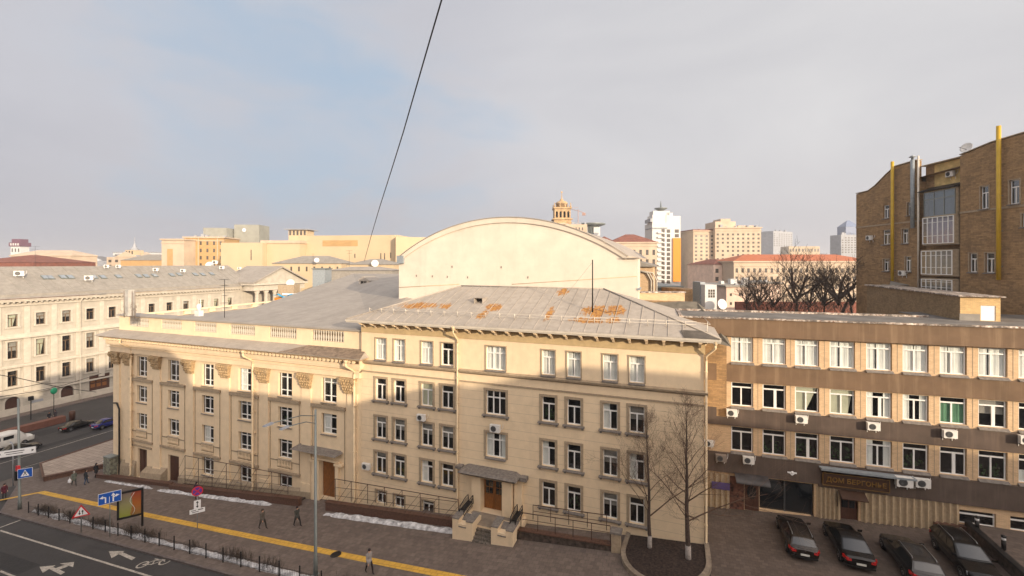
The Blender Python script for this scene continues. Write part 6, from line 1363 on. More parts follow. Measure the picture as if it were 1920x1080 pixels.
# ================================================================== CARS
def make_car(label, loc, rz, body, L_=4.6, W_=1.84, Hh=1.5, kind='estate', rails=True, group='cars parked in the courtyard', paint=None, plate=True):
    t = thing('parked_car' if 'parked' in group else 'car', label, 'car', loc, rz, group)
    M_ = mat('car_paint_'+body[0], body[1], .22, .45, var=.06, spec=.6)
    hl_ = L_/2; belt = Hh*.62
    # body: stations along x (front = +x)
    st = [(-hl_, .74, .42, belt*.86), (-hl_+.12, .9, .30, belt*.97), (-hl_+.6, .98, .24, belt), (-hl_*.45, 1, .22, belt*.99), (0, 1, .22, belt*.97), (hl_*.42, 1, .22, belt*.94), (hl_*.62, .98, .22, belt*.88), (hl_-.35, .94, .24, belt*.80), (hl_-.08, .82, .30, belt*.68), (hl_, .66, .40, belt*.56)]
    mb = MB(); prof = lambda w_, z0, z1: [(-.0, z0), (w_*.80, z0), (w_*.95, z0+.10), (w_, z0+(z1-z0)*.45), (w_*.985, z0+(z1-z0)*.72), (w_*.93, z1-.03), (w_*.82, z1), (0, z1+.035)]
    rings = []
    for x, ws, z0, z1 in st:
        pr = prof(W_/2*ws, z0, z1); rings.append([(x, y, z) for y, z in pr]+[(x, -y, z) for y, z in reversed(pr[1:-1])])
    n = len(rings[0])
    for a, b in zip(rings, rings[1:]):
        for j in range(n): mb.face([a[j], b[j], b[(j+1) % n], a[(j+1) % n]], 0, True)
    mb.face(rings[0]); mb.face(rings[-1][::-1])
    # greenhouse
    if kind == 'estate': gb = (-hl_+.12, hl_*.40); gt = (-hl_+.55, hl_*.02)
    elif kind == 'suv': gb = (-hl_+.10, hl_*.42); gt = (-hl_+.48, hl_*.08)
    else: gb = (-hl_+.62, hl_*.42); gt = (-hl_*.42, hl_*.04)
    wb, wt, zb_, zt_ = W_/2*.90, W_/2*.70, belt-.02, Hh
    K = 8
    def gpt(u, v):       # u along 0..1 rear to front, v across -1..1, at roof
        x = gt[0]+(gt[1]-gt[0])*u; return (x, wt*v, zt_-.03-.05*v*v-.10*(2*u-1)**4*.6-.03*(2*u-1)**2)
    for i in range(K):
        for j in range(6):
            u0, u1, v0, v1 = i/K, (i+1)/K, j/3-1, (j+1)/3-1; mb.face([gpt(u0, v0), gpt(u1, v0), gpt(u1, v1), gpt(u0, v1)], 0, True)
    for s_ in (-1, 1):
        for i in range(K):
            u0, u1 = i/K, (i+1)/K; b0 = gb[0]+(gb[1]-gb[0])*u0; b1 = gb[0]+(gb[1]-gb[0])*u1; mb.face([(b0, s_*wb, zb_), (b1, s_*wb, zb_), gpt(u1, s_), gpt(u0, s_)], 0, True)
    for e in (0, 1):
        for j in range(6):
            v0, v1 = j/3-1, (j+1)/3-1; xb_ = gb[e]+(.10 if e else -.06); bow = lambda v: xb_-(1 if e else -1)*.10*v*v; mb.face([(bow(v0), wb*v0, zb_), (bow(v1), wb*v1, zb_), gpt(e, v1), gpt(e, v0)], 0, True)
    mb.build('body', M_, t)
    # glass
    def lerp(a, b, f): return tuple(a[k]+(b[k]-a[k])*f for k in range(3))
    for e, nm in ((1, 'windscreen'), (0, 'rear_window')):
        m_ = MB(); off = (.022 if e else -.022); lo, hi = (.10, .93) if e else (.22 if kind != 'sedan' else .08, .92)
        for j in range(6):
            v0, v1 = (j/3-1)*.88, ((j+1)/3-1)*.88; xb_ = gb[e]+(.10 if e else -.06); bow = lambda v: xb_-(1 if e else -1)*.10*v*v
            q = [lerp((bow(v0), wb*v0, zb_), gpt(e, v0), lo), lerp((bow(v1), wb*v1, zb_), gpt(e, v1), lo), lerp((bow(v1), wb*v1, zb_), gpt(e, v1), hi), lerp((bow(v0), wb*v0, zb_), gpt(e, v0), hi)]
            m_.face([(x+off, y, z+.018) for x, y, z in q], 0, True)
        m_.build(nm, M_cglass, t)
    for s_ in (-1, 1):
        for (ua, ub) in ((.08, .34), (.37, .63), (.66, .93)):
            m_ = MB(); A_ = lambda u: (gb[0]+(gb[1]-gb[0])*u, s_*wb, zb_); q = [lerp(A_(ua), gpt(ua, s_), .14), lerp(A_(ub), gpt(ub, s_), .14), lerp(A_(ub), gpt(ub, s_), .86), lerp(A_(ua), gpt(ua, s_), .86)]
            m_.face([(x, y+s_*.012, z+.006) for x, y, z in q]); m_.build('side_window', M_cglass, t)
    # wheels
    def wheel():
        m_ = MB(); m_.lathe([(.20, -.115), (.31, -.115), (.335, -.08), (.335, .08), (.31, .115), (.20, .115)], 22); return m_.mesh('wheel', M_tyre)
    def rimm():
        m_ = MB(); m_.lathe([(.05, .10), (.06, .118), (.19, .112), (.21, .12), (.21, .09)], 18); [m_.box(.05, .2, -.02, .02, .119, .124) for _ in (0,)]; return m_.mesh('rim', M_rim)
    for x in (-hl_*.60, hl_*.63):
        for s_ in (-1, 1):
            w_ = inst('wheel', cached('wheel', wheel), t, (x, s_*(W_/2-.105), .335), 0, (R(-90*s_), 0, 0)); inst('rim', cached('rimm', rimm), w_)
            m_ = MB(); q = [(x+.40*math.cos(a), s_*(W_/2+.004), .335+.40*math.sin(a)) for a in [math.pi*(i/12*1.16-.08) for i in range(13)]]; m_.extr(q, (0, -s_*.03, 0)); m_.build('wheel_arch', M_black, t)
    for s_ in (-1, 1):
        m_ = MB(); m_.hexa([(-hl_-.02, s_*W_*.27, belt*.70), (-hl_-.02, s_*W_*.40, belt*.70), (-hl_+.28, s_*W_*.492, belt*.74), (-hl_+.2, s_*W_*.3, belt*.74), (-hl_-.0, s_*W_*.28, belt*.86), (-hl_+.02, s_*W_*.41, belt*.88), (-hl_+.34, s_*W_*.488, belt*.93), (-hl_+.24, s_*W_*.3, belt*.9)]); m_.build('tail_light', M_tail, t)
        m_ = MB(); m_.hexa([(hl_+.01, s_*W_*.20, belt*.50), (hl_-.03, s_*W_*.34, belt*.50), (hl_-.36, s_*W_*.475, belt*.58), (hl_-.2, s_*W_*.25, belt*.5), (hl_-.04, s_*W_*.22, belt*.62), (hl_-.09, s_*W_*.36, belt*.64), (hl_-.46, s_*W_*.468, belt*.76), (hl_-.3, s_*W_*.25, belt*.7)]); m_.build('headlight', M_head, t)
        m_ = MB(); m_.hexa([(hl_*.36, s_*W_*.46, belt+.02), (hl_*.36+.1, s_*W_*.46, belt+.02), (hl_*.36+.08, s_*(W_*.5+.16), belt+.04), (hl_*.36, s_*(W_*.5+.16), belt+.04), (hl_*.36, s_*W_*.46, belt+.12), (hl_*.36+.1, s_*W_*.46, belt+.12), (hl_*.36+.08, s_*(W_*.5+.18), belt+.17), (hl_*.36, s_*(W_*.5+.18), belt+.17)]); m_.build('mirror', M_, t)
        if rails: m_ = MB(); m_.tube([(gt[0]+.15, s_*wt*.9, Hh-.10), (gt[0]+.25, s_*wt*.9, Hh-.01), (gt[1]-.3, s_*wt*.9, Hh+.0), (gt[1]-.15, s_*wt*.9, Hh-.09)], .02, 5); m_.build('roof_rail', M_rim, t)
    if plate: m_ = MB(); m_.box(-hl_-.03, -hl_+.05, -.26, .26, belt*.5, belt*.5+.12); m_.build('number_plate', M_plate, t)
    m_ = MB(); m_.box(-hl_-.015, -hl_+.2, -W_*.40, W_*.40, .28, .40); m_.box(hl_-.2, hl_+.012, -W_*.3, W_*.3, .26, .42); m_.build('bumper', M_black, t)
    return t
BK = ('black', (.012, .011, .011)); BR = ('dark_brown', (.03, .024, .02)); GY = ('dark_grey', (.035, .034, .035))
make_car('black estate car with silver roof rails, leftmost of the parked cars', (8.1, 37.0, gz(8)), R(90), BR, 4.75, 1.86, 1.52)
make_car('black and brown coupe-roofed car second from left, rear lamps to the camera', (11.15, 36.9, gz(11.1)), R(90.5), BK, 4.8, 1.92, 1.55, 'sedan', False)
make_car('dark dusty estate third from left, cut by the bottom edge', (14.3, 36.1, gz(14.3)), R(90.5), GY, 4.85, 1.9, 1.62, 'suv', True)
make_car('dark minivan parked nose to the camera, rightmost beside the low wall', (17.55, 37.1, gz(17.5)), R(-90), BK, 4.9, 1.9, 1.66, 'suv', True)
gg = 'cars on the side street'; zc_ = -6.93
make_car('blue car on the side street, half hidden by the wing corner', (-90.2, 46.6, zc_), R(90), ('blue', (.03, .04, .22)), 4.5, 1.8, 1.45, 'sedan', False, gg)
make_car('black car on the side street just behind the blue car', (-93.8, 44.2, zc_), R(90), BK, 4.5, 1.8, 1.4, 'sedan', False, gg)
make_car('dark car on the side street, beside the traffic light pole', (-89.8, 35.5, zc_), R(90), BK, 4.6, 1.8, 1.42, 'sedan', False, gg)
# white tanker-like van
vp = onZ(14, 838, zc_); t = thing('white_van', 'long white van on the side street at the left edge of the photo', 'van', (vp.x, vp.y-.8, zc_), R(90), gg)
mb = MB(); st = [(-3.4, .86, 1.9), (-3.2, 1.0, 2.25), (1.2, 1.0, 2.3), (1.9, .98, 2.15), (2.6, .94, 1.35), (3.3, .86, 1.1), (3.5, .7, .8)]; rings = []
for x, ws, z1 in st: pr = [(0, .35), (.9*ws, .35), (.98*ws, .6), (1.0*ws, 1.0), (.94*ws, z1-.25 if z1 > 1.3 else z1-.1), (.75*ws, z1-.03), (0, z1+.04)]; rings.append([(x, y, z) for y, z in pr]+[(x, -y, z) for y, z in reversed(pr[1:-1])])
for a, b in zip(rings, rings[1:]):
    for j in range(len(a)): mb.face([a[j], b[j], b[(j+1) % len(a)], a[(j+1) % len(a)]], 0, True)
mb.face(rings[0]); mb.face(rings[-1][::-1]); mb.build('body', mat('van_white', (.62, .60, .56), .35, var=.08), t)
mb = MB(); mb.face([(1.96, -.8, 2.06), (1.96, .8, 2.06), (2.58, .85, 1.42), (2.58, -.85, 1.42)]); mb.build('windscreen', M_cglass, t)
for s_ in (-1, 1):
    for xa in (-2.8, -1.4, 0): MB().box(xa, xa+1.1, s_*.985-.01, s_*.985+.01, 1.35, 1.85).build('side_window', M_cglass, t)
    for x in (-2.1, 2.3): w_ = inst('wheel', CACHE['wheel'], t, (x, s_*.88, .335), 0, (R(-90*s_), 0, 0)); inst('rim', CACHE['rimm'], w_)

# ================================================================== PEOPLE
def person(label, loc, rz, pose, top, legs, hair=(.03, .02, .015), bag=None, group='people on the pavement', h_=1.74, coat=.92, hold=None):
    t = thing('person', label, 'person', loc, rz, group); k = h_/1.74
    s_ = {'walk': (.34, -.30, .22, -.22), 'stroll': (.20, -.18, .12, -.14), 'stand': (.03, -.03, .02, .04), 'lean': (.22, -.1, .35, .30)}[pose]; lf, rf, la, ra = s_
    V_ = {'pelvis': (0, 0, .95), 'waist': (.01, 0, 1.12), 'chest': (.02, 0, 1.34), 'neck': (.03, 0, 1.49), 'head0': (.045, 0, 1.575), 'head1': (.055, 0, 1.66)}
    E_ = [('pelvis', 'waist'), ('waist', 'chest'), ('chest', 'neck'), ('neck', 'head0'), ('head0', 'head1')]; Rr = {'pelvis': (.155, .125), 'waist': (.145, .115), 'chest': (.175, .125), 'neck': (.062, .062), 'head0': (.082, .075), 'head1': (.098, .082)}
    for nm, sg_, f_, a_ in (('l', 1, lf, ra), ('r', -1, rf, la)):
        V_[nm+'hip'] = (f_*.1, sg_*.10, .90); V_[nm+'knee'] = (f_*.62+.04, sg_*.105, .50); V_[nm+'ankle'] = (f_, sg_*.10, .09); V_[nm+'toe'] = (f_+.17, sg_*.115, .04)
        E_ += [('pelvis', nm+'hip'), (nm+'hip', nm+'knee'), (nm+'knee', nm+'ankle'), (nm+'ankle', nm+'toe')]; Rr.update({nm+'hip': (.105, .105), nm+'knee': (.068, .068), nm+'ankle': (.048, .048), nm+'toe': (.040, .030)})
        V_[nm+'sh'] = (.02, sg_*.185, 1.405); V_[nm+'el'] = (a_*.45-.03, sg_*.245, 1.13); V_[nm+'wr'] = (a_+.06, sg_*.235, .90 if pose != 'lean' else 1.12)
        E_ += [('chest', nm+'sh'), (nm+'sh', nm+'el'), (nm+'el', nm+'wr')]; Rr.update({nm+'sh': (.075, .075), nm+'el': (.055, .055), nm+'wr': (.036, .036)})
    ks_ = list(V_); me = bpy.data.meshes.new('body'); me.from_pydata([tuple(c*k for c in V_[q]) for q in ks_], [(ks_.index(a), ks_.index(b)) for a, b in E_], []); o = bpy.data.objects.new('body', me); COL.objects.link(o)
    o.modifiers.new('s', 'SKIN'); 
    for i, q in enumerate(ks_): me.skin_vertices[0].data[i].radius = tuple(c*k for c in Rr[q]); me.skin_vertices[0].data[i].use_root = (q == 'pelvis')
    sd = o.modifiers.new('u', 'SUBSURF'); sd.levels = 2; bpy.context.view_layer.update()
    m2 = bpy.data.meshes.new_from_object(o.evaluated_get(bpy.context.evaluated_depsgraph_get())); m2.name = 'body'; bpy.data.objects.remove(o)
    mt_, ml_ = mat('cloth_%02x%02x%02x' % tuple(int(c*255) for c in top), top, .9, var=.15, vs=6), mat('cloth_%02x%02x%02x' % tuple(int(c*255) for c in legs), legs, .9, var=.15, vs=6)
    m2.materials.clear(); [m2.materials.append(m) for m in (M_skin, mt_, ml_, M_black)]
    for f_ in m2.polygons:
        z = f_.center.z/k; y_ = abs(f_.center.y)/k; f_.use_smooth = True
        f_.material_index = 3 if z < .10 else (1 if .86 < z < 1.5 or (y_ > .18 and z > .80) else (2 if z <= .86 else 0))
    b = inst('body', m2, t)
    m_ = MB()      # coat skirt
    if coat: m_.lathe([(.20*k, coat*k-.28), (.185*k, (coat+1.0)/2*k-.1), (.172*k, 1.06*k)], 12); c_ = m_.build('coat_skirt', mt_, t); c_.scale = (.82, 1, 1)
    m_ = MB(); m_.blob((.03*k, 0, 1.68*k), (.115*k, .098*k, .105*k), 8); m_.blob((-.02*k, 0, 1.60*k), (.09*k, .095*k, .10*k), 6); m_.build('hair', mat('hair_%d' % int(hair[0]*999), hair, .9), t)
    m_ = MB(); m_.blob((.155*k, 0, 1.615*k), (.018, .013, .02), 4); [m_.blob((.06*k, s2*.087*k, 1.62*k), (.015, .01, .03), 4) for s2 in (-1, 1)]; m_.build('face_features', M_skin, t)
    for s2, a_ in ((1, ra), (-1, la)):
        m_ = MB(); wx, wy, wz_ = (a_+.06)*k, s2*.235*k, (.90 if pose != 'lean' else 1.12)*k; m_.blob((wx+.005, wy, wz_-.055), (.022, .038, .05), 5)
        for q in range(4): m_.tube([(wx+.0, wy+(q-1.5)*.018, wz_-.09), (wx+.012, wy+(q-1.5)*.018, wz_-.13-.008*(q in (1, 2))), (wx+.03, wy+(q-1.5)*.017, wz_-.16)], [.010, .009, .007], 5)
        m_.tube([(wx+.02, wy+.0, wz_-.04), (wx+.05, wy, wz_-.08), (wx+.055, wy, wz_-.11)], [.011, .010, .008], 5); m_.build('hand', M_skin, t)
    return t
def bagthing(label, loc, m, w_=.34, h_=.4):
    t = thing('bag', label, 'bag', loc); mb = MB(); mb.lathe([(w_*.3, 0), (w_*.55, .06), (w_*.5, h_*.6), (w_*.25, h_*.85), (.03, h_)], 10); o = mb.build('sack', m, t); o.scale = (1, .55, 1); mb = MB(); mb.tube([(-.05, 0, h_*.9), (0, 0, h_+.14), (.05, 0, h_*.9)], .012, 4); mb.build('handle', m, t)
def gp(px, py): p = onG(px, py); return (p.x, p.y, gz(p.x))
p = gp(139, 911); person('person in a grey-green coat carrying a white bag, walking left past the tiled planter', p, R(170), 'walk', (.14, .16, .13), (.05, .05, .05), (.35, .32, .28)); bagthing('bulky white bag carried by the person in the grey-green coat', (p[0]-.35, p[1]-.25, p[2]+.42), M_signw, .5, .5)
person('person in a dark jacket and blue jeans beside the tiled planter', gp(161, 908), R(80), 'stroll', (.025, .03, .035), (.05, .08, .14), (.05, .03, .02))
person('person all in black nearest the wing corner', gp(180, 895), R(100), 'stroll', (.012, .012, .014), (.02, .018, .018), (.03, .02, .02))
person('person in a dark plum jacket right behind the round parking sign', gp(368, 935), R(95), 'stroll', (.05, .025, .05), (.045, .03, .02))
person('person in a brown-grey coat walking past the snow, left of the lamp post', gp(492, 991), R(2), 'walk', (.10, .085, .07), (.03, .025, .02), (.05, .03, .02))
person('person in a dark olive coat striding just left of the lamp post', gp(557, 986), R(-4), 'walk', (.055, .055, .045), (.02, .018, .018), (.03, .02, .01))
p = gp(692, 1074); person('person with a white sleeve walking across the yellow strip', p, R(-20), 'walk', (.30, .27, .25), (.03, .02, .02), (.03, .02, .015))
p = gp(8, 935); person('person in a maroon jacket at the left edge of the photo', p, R(0), 'stand', (.12, .02, .035), (.03, .03, .03))
person('person in a grey jacket in front of the maroon one at the left edge', (p[0]+.35, p[1]-.9, gz(p[0]+.3)), R(20), 'stand', (.10, .12, .13), (.16, .12, .03), (.02, .02, .02))
p = onZ(92, 791, -6.8); person('person in a black coat standing by the red-brown planter across the side street', (p.x, p.y, -6.8), R(10), 'stand', (.02, .02, .025), (.02, .02, .02), group='people across the side street')
person('person in a dark jacket beside the one in a black coat across the side street', (p.x-.3, p.y+1.0, -6.8), R(200), 'stand', (.05, .04, .045), (.03, .03, .03), group='people across the side street')

# ================================================================== STREET FURNITURE
lb = Vector((-24.7, 25.33, gz(-24.7)))
t = thing('street_lamp', 'tall grey street lamp with two arms reaching over the road', 'street lamp', lb)
hT = onX(592, 768, -24.7).z-lb.z
mb = MB(); mb.tube([(0, 0, 0), (0, 0, 1.2), (0, 0, 1.25), (0, 0, hT)], [.16, .15, .12, .075], 10); mb.build('pole', M_steel, t); MB().box(-.22, .22, -.22, .22, 0, .04).build('base_plate', M_steel, t)
for px, py, z0 in ((508, 794, -.45), (538, 800, -1.0)):
    e = onX(px, py, -24.7)-lb; mb = MB(); mb.tube([(0, 0, hT+z0), (0, e.y*.35, hT+z0+(e.z-hT-z0)*.45+.12), (0, e.y, e.z)], .035, 6); mb.build('arm', M_steel, t)
    mb = MB(); mb.hexa([(-.13, e.y-.55, e.z-.05), (.13, e.y-.55, e.z-.05), (.15, e.y+.1, e.z-.05), (-.15, e.y+.1, e.z-.05), (-.1, e.y-.5, e.z+.03), (.1, e.y-.5, e.z+.03), (.1, e.y+.1, e.z+.06), (-.1, e.y+.1, e.z+.06)]); mb.build('lamp_head', M_fgrey, t)
# traffic light mast
tl = onG(37, 955); tl = Vector((tl.x, tl.y, gz(tl.x))); D_ = -tl.x*SA+tl.y*CA
def atD(px, py, D): return onD(px, py, D)
t = thing('traffic_light_mast', 'tall grey green mast with a traffic light at the left pavement corner', 'traffic light', tl)
topz = atD(24, 748, D_).z-tl.z; mb = MB(); mb.tube([(0, 0, 0), (0, 0, .9), (-.0, 0, .95), (-.25, -.02, topz)], [.17, .16, .13, .09], 10); mb.build('pole', M_steel, t)
z_ = atD(25, 893, D_).z-tl.z; mb = MB(); mb.box(-.62, -.34, -.18, .1, z_-.5, z_+.5); [mb.tube([(-.62, -.04, z_-.32+.32*i), (-.76, -.04, z_-.30+.32*i)], [.11, .11], 10) for i in range(3)]; mb.box(-.34, -.1, -.06, -.02, z_-.3, z_-.25); mb.build('signal_head', M_black, t)
z2 = atD(33, 877, D_).z-tl.z; mb = MB(); mb.box(-.12, .28, -.28, -.05, z2-.22, z2+.3); mb.build('red_box', M_red, t)
tp = onG(27, 912); tp = Vector((tp.x-.3, tp.y, gz(tp.x))); t = thing('signal_post', 'thinner pale post just behind the grey green mast', 'post', tp); zz = atD(22, 830, -tp.x*SA+tp.y*CA).z-tp.z; mb = MB(); mb.tube([(0, 0, 0), (0, 0, zz-.5), (-.2, 0, zz-.1), (-.7, 0, zz)], .07, 8); mb.build('pole', M_fgrey, t)
# generic flat sign: a local board (x right, z up) facing -y, turned towards the drivers
def board(name, label, pos, rz, w_, h_, face, border, posth=None, corner=0.03, cat='road sign'):
    t = thing(name, label, cat, (pos.x, pos.y, pos.z), rz); mb = MB(); mb.box(-w_/2, w_/2, 0, .03, -h_/2, h_/2); mb.build('panel', border, t); MB().box(-w_/2+corner, w_/2-corner, -.006, -.001, -h_/2+corner, h_/2-corner).build('face', face, t); return t
def glyph(t, polys, m, name='symbol', y=-.012):
    mb = MB(); [mb.extr([(x, y, z) for x, z in p], (0, .005, 0)) for p in polys]; return mb.build(name, m, t)
def bar_(a, b, w_): a, b = Vector(a), Vector(b); d = (b-a).normalized(); n = Vector((-d.y, d.x))*w_/2; return [tuple(a-n), tuple(b-n), tuple(b+n), tuple(a+n)]
RS = R(62)     # boards seen from their edge-on side: they face traffic coming along the street
DS = 49
def spos(px, py, x): return onX(px, py, x)
# lane direction sign
SXp = -47.6; c_ = spos(206, 933, SXp)
e1, e2 = onD(186, 941, 46), onD(227, 925, 46)
def flat_between(pl, pyl, pr, pyr, x, rzs):
    pass
t = board('lane_direction_sign', 'blue sign with two white lane arrows left of the advertising board', onX(206, 933, -48.3), R(58), 1.58, 1.02, M_blue, M_signw, cat='road sign')
lg = glyph(t, [bar_((-.35, -.45), (-.35, .12), .11), bar_((-.35, .10), (-.62, .16), .11), [(-.85, .12), (-.55, .0), (-.55, .34)], bar_((.28, -.45), (.28, .22), .11), [(.10, .16), (.46, .16), (.28, .44)], bar_((.28, -.02), (.52, .10), .11), [(.50, -.04), (.50, .26), (.80, .12)]], M_signw, 'lane_arrow'); lg.scale = (.83, 1, .88)
glyph(t, [bar_((-.03, -.45), (-.03, .1), .035)], M_signw, 'divider')
hb = t.location; mb = MB(); mb.tube([(0, .06, -(hb.z-gz(hb.x))), (0, .06, .2)], .04, 6); mb.build('post', M_steel, t)
# warning triangle
t = thing('warning_sign', 'red-bordered white triangle sign with two black arrows above the kerb fence', 'road sign', onX(152, 961, -52.4), R(55)); t.scale = (1.05, 1, 1.05)
tri = lambda s, y, dz=0: [(-s, y, -s*.577), (s, y, -s*.577), (0, y, s*1.155)]
MB().extr(tri(.62, 0), (0, .02, 0)).build('panel', M_red, t); MB().extr(tri(.45, -.006), (0, .005, 0)).build('face', M_signw, t)
glyph(t, [bar_((-.10, .22), (-.10, -.05), .05), [(-.19, -.03), (-.01, -.03), (-.10, -.19)], bar_((.10, -.19), (.10, .08), .05), [(.01, .06), (.19, .06), (.10, .22)]], M_black, 'arrow_symbol')
hb = t.location; mb = MB(); mb.tube([(.0, .05, -(hb.z-gz(hb.x))), (0, .05, .5)], .035, 6); mb.build('post', M_steel, t)
# no stopping sign with plates
sp = onG(370, 991); sp = Vector((sp.x, sp.y, gz(sp.x))); t = thing('no_stopping_sign', 'round no stopping sign over two white plates on a thin post by the yellow strip', 'road sign', sp, R(52))
D_ = -sp.x*SA+sp.y*CA; za = [atD(368, y, D_).z-sp.z for y in (921, 945, 957)]
mb = MB(); mb.tube([(0, .05, 0), (0, .05, za[0]+.2)], .03, 6); mb.build('post', M_fgrey, t)
def disc(r0, y, m, name, dy=.005): mb = MB(); mb.extr([(r0*math.cos(2*math.pi*i/24), y, za[0]+r0*math.sin(2*math.pi*i/24)) for i in range(24)], (0, dy, 0)); mb.build(name, m, t)
disc(.44, 0, M_red, 'panel', .02); disc(.35, -.006, mat('sign_violet', (.10, .05, .30), .4), 'face')
glyph(t, [[(x, z+za[0]) for x, z in bar_((-.27, -.27), (.27, .27), .09)], [(x, z+za[0]) for x, z in bar_((-.27, .27), (.27, -.27), .09)]], M_red, 'cross')
MB().box(-.26, .26, 0, .02, za[1]-.42, za[1]+.34).build('arrow_plate', M_signw, t); glyph(t, [[(x, z+za[1]) for x, z in q] for q in (bar_((0, -.22), (0, .16), .06), [(-.11, -.18), (.11, -.18), (0, -.34)], [(-.11, .12), (.11, .12), (0, .28)])], M_black, 'arrow_symbol')
MB().box(-.58, .58, 0, .02, za[2]-.24, za[2]+.16).build('text_plate', M_signw, t); glyph(t, [[(x, z+za[2]) for x, z in q] for q in (bar_((-.45, .05), (-.1, .05), .06), bar_((.05, .05), (.45, .05), .07), bar_((-.4, -.1), (.1, -.1), .05))], M_black, 'small_symbol')
# pedestrian crossing sign, white direction sign
t = board('crossing_sign', 'blue pedestrian crossing sign on the traffic light mast', onX(47, 887, tl.x+.75), R(50), 1.15, 1.0, M_blue, M_signw)
glyph(t, [[(-.34, -.32), (.34, -.32), (0, .36)]], M_signw, 'white_triangle'); glyph(t, [bar_((.0, .2), (.0, .0), .08), bar_((0, .02), (-.12, -.22), .05), bar_((0, .02), (.12, -.22), .05), bar_((-.12, .1), (.12, .06), .04)], M_black, 'walking_figure', -.019)
t = board('direction_sign', 'long white direction board on the grey green mast', onX(31, 848, tl.x+.3), R(50), 3.0, .72, M_signw, M_fgrey)
glyph(t, [bar_((-.9, .12), (.6, .12), .07), bar_((-.8, -.1), (.5, -.1), .06), [(1.35, 0), (1.15, .12), (1.15, -.12)], [(-1.35, -.0), (-1.2, .1), (-1.2, -.1)]], M_black, 'small_symbol')
# advertising lightbox
ab = onG(269, 985); ab = Vector((ab.x, ab.y, gz(ab.x))); a0 = onG(228, 978)
dirv = Vector((a0.x-ab.x, a0.y-ab.y)); 
t = thing('advertising_board', 'dark framed poster stand with a green and orange poster beside the yellow strip', 'advertising board', ab, R(52)); D_ = -ab.x*SA+ab.y*CA
z1 = atD(269, 914, D_).z-ab.z; z0 = atD(269, 961, D_).z-ab.z; Wb = 1.9
mb = MB(); mb.box(-Wb, -Wb+.16, -.1, .1, z0-.15, z1); mb.box(-.16, .0, -.1, .1, 0, z1); mb.box(-Wb+.161, -.161, -.1, .1, z1-.16, z1); mb.box(-Wb+.161, -.161, -.1, .1, z0-.15, z0+.03); mb.build('frame', M_black, t)
pm = bpy.data.materials.new('poster'); pm.use_nodes = True; nn = pm.node_tree; N = nn.nodes.new; L = nn.links.new; b_ = nn.nodes['Principled BSDF']
tcn = N('ShaderNodeTexCoord'); sp3 = N('ShaderNodeSeparateXYZ'); L(tcn.outputs['Generated'], sp3.inputs[0]); r1 = N('ShaderNodeValToRGB'); L(sp3.outputs[2], r1.inputs[0]); r1.color_ramp.elements[0].color = (.25, .27, .04, 1); r1.color_ramp.elements[1].color = (.20, .15, .13, 1); e_ = r1.color_ramp.elements.new(.5); e_.color = (.28, .26, .12, 1)
r2 = N('ShaderNodeValToRGB'); L(sp3.outputs[2], r2.inputs[0]); r2.color_ramp.elements[0].color = (.26, .15, .05, 1); r2.color_ramp.elements[1].color = (.26, .05, .03, 1); e_ = r2.color_ramp.elements.new(.5); e_.color = (.36, .11, .02, 1)
nz_ = N('ShaderNodeTexNoise'); nz_.inputs['Scale'].default_value = 3; L(tcn.outputs['Generated'], nz_.inputs[0]); m1 = N('ShaderNodeMath'); m1.operation = 'MULTIPLY_ADD'; L(nz_.outputs[0], m1.inputs[0]); m1.inputs[1].default_value = .35; L(sp3.outputs[0], m1.inputs[2]); g_ = N('ShaderNodeMath'); g_.operation = 'GREATER_THAN'; L(m1.outputs[0], g_.inputs[0]); g_.inputs[1].default_value = .74
mx = N('ShaderNodeMix'); mx.data_type = 'RGBA'; L(g_.outputs[0], mx.inputs[0]); L(r1.outputs[0], mx.inputs[6]); L(r2.outputs[0], mx.inputs[7]); L(mx.outputs[2], b_.inputs['Base Color']); b_.inputs['Roughness'].default_value = .3
MB().box(-Wb+.161, -.161, -.06, .06, z0+.031, z1-.161).build('poster', pm, t)
mb = MB(); q = [(-.8+.18*math.sin(i*.9), -.065, z0+.1+(z1-z0-.35)*i/8) for i in range(9)]; mb.tube(q, .022, 4); mb.build('poster_line', M_plate, t)
# tiled planter wedge at the corner
t = thing('tiled_planter', 'wedge-shaped reddish granite planter with a pale tiled sloping top at the street corner', 'planter', (-74.1, 31.5, -6.75))
o_ = Vector(t.location); pA, pB, pC, pD = Vector((-74.1, 31.5, 0)), Vector((-79.3, 33.4, 0)), Vector((-79.3, 62, 0)), Vector((-67.2, 46, 0)); pE = Vector((-68.2, 38.5, 0))
ring_ = [pA, pE, pD, pC, pB]; zt5 = [-6.05, -5.6, -5.3, -5.3, -6.0]
mb = MB(); zb5 = [-7]*5
for i in range(5): a, b = ring_[i], ring_[(i+1) % 5]; za_, zb2 = zt5[i], zt5[(i+1) % 5]; mb.face([Vector((a.x, a.y, -7))-o_, Vector((b.x, b.y, -7))-o_, Vector((b.x, b.y, zb2))-o_, Vector((a.x, a.y, za_))-o_])
mb.build('side_wall', M_granite, t)
mb = MB(); mb.face([Vector((a.x, a.y, z+.0))-o_ for a, z in zip(ring_, zt5)]); mb.build('tiled_top', mat('pale_tiles', (.34, .27, .215), .7, var=.2, kind='tile', size=(.6, .6), mortar=.04, mc=(.16, .12, .1)), t)
mb = MB()
for i in range(5): a, b = ring_[i], ring_[(i+1) % 5]; A_, B_ = Vector((a.x, a.y, zt5[i]+.03))-o_, Vector((b.x, b.y, zt5[(i+1) % 5]+.03))-o_; mb.tube([A_, B_], .12, 4, 0, True, False)
mb.build('coping', M_granite, t)
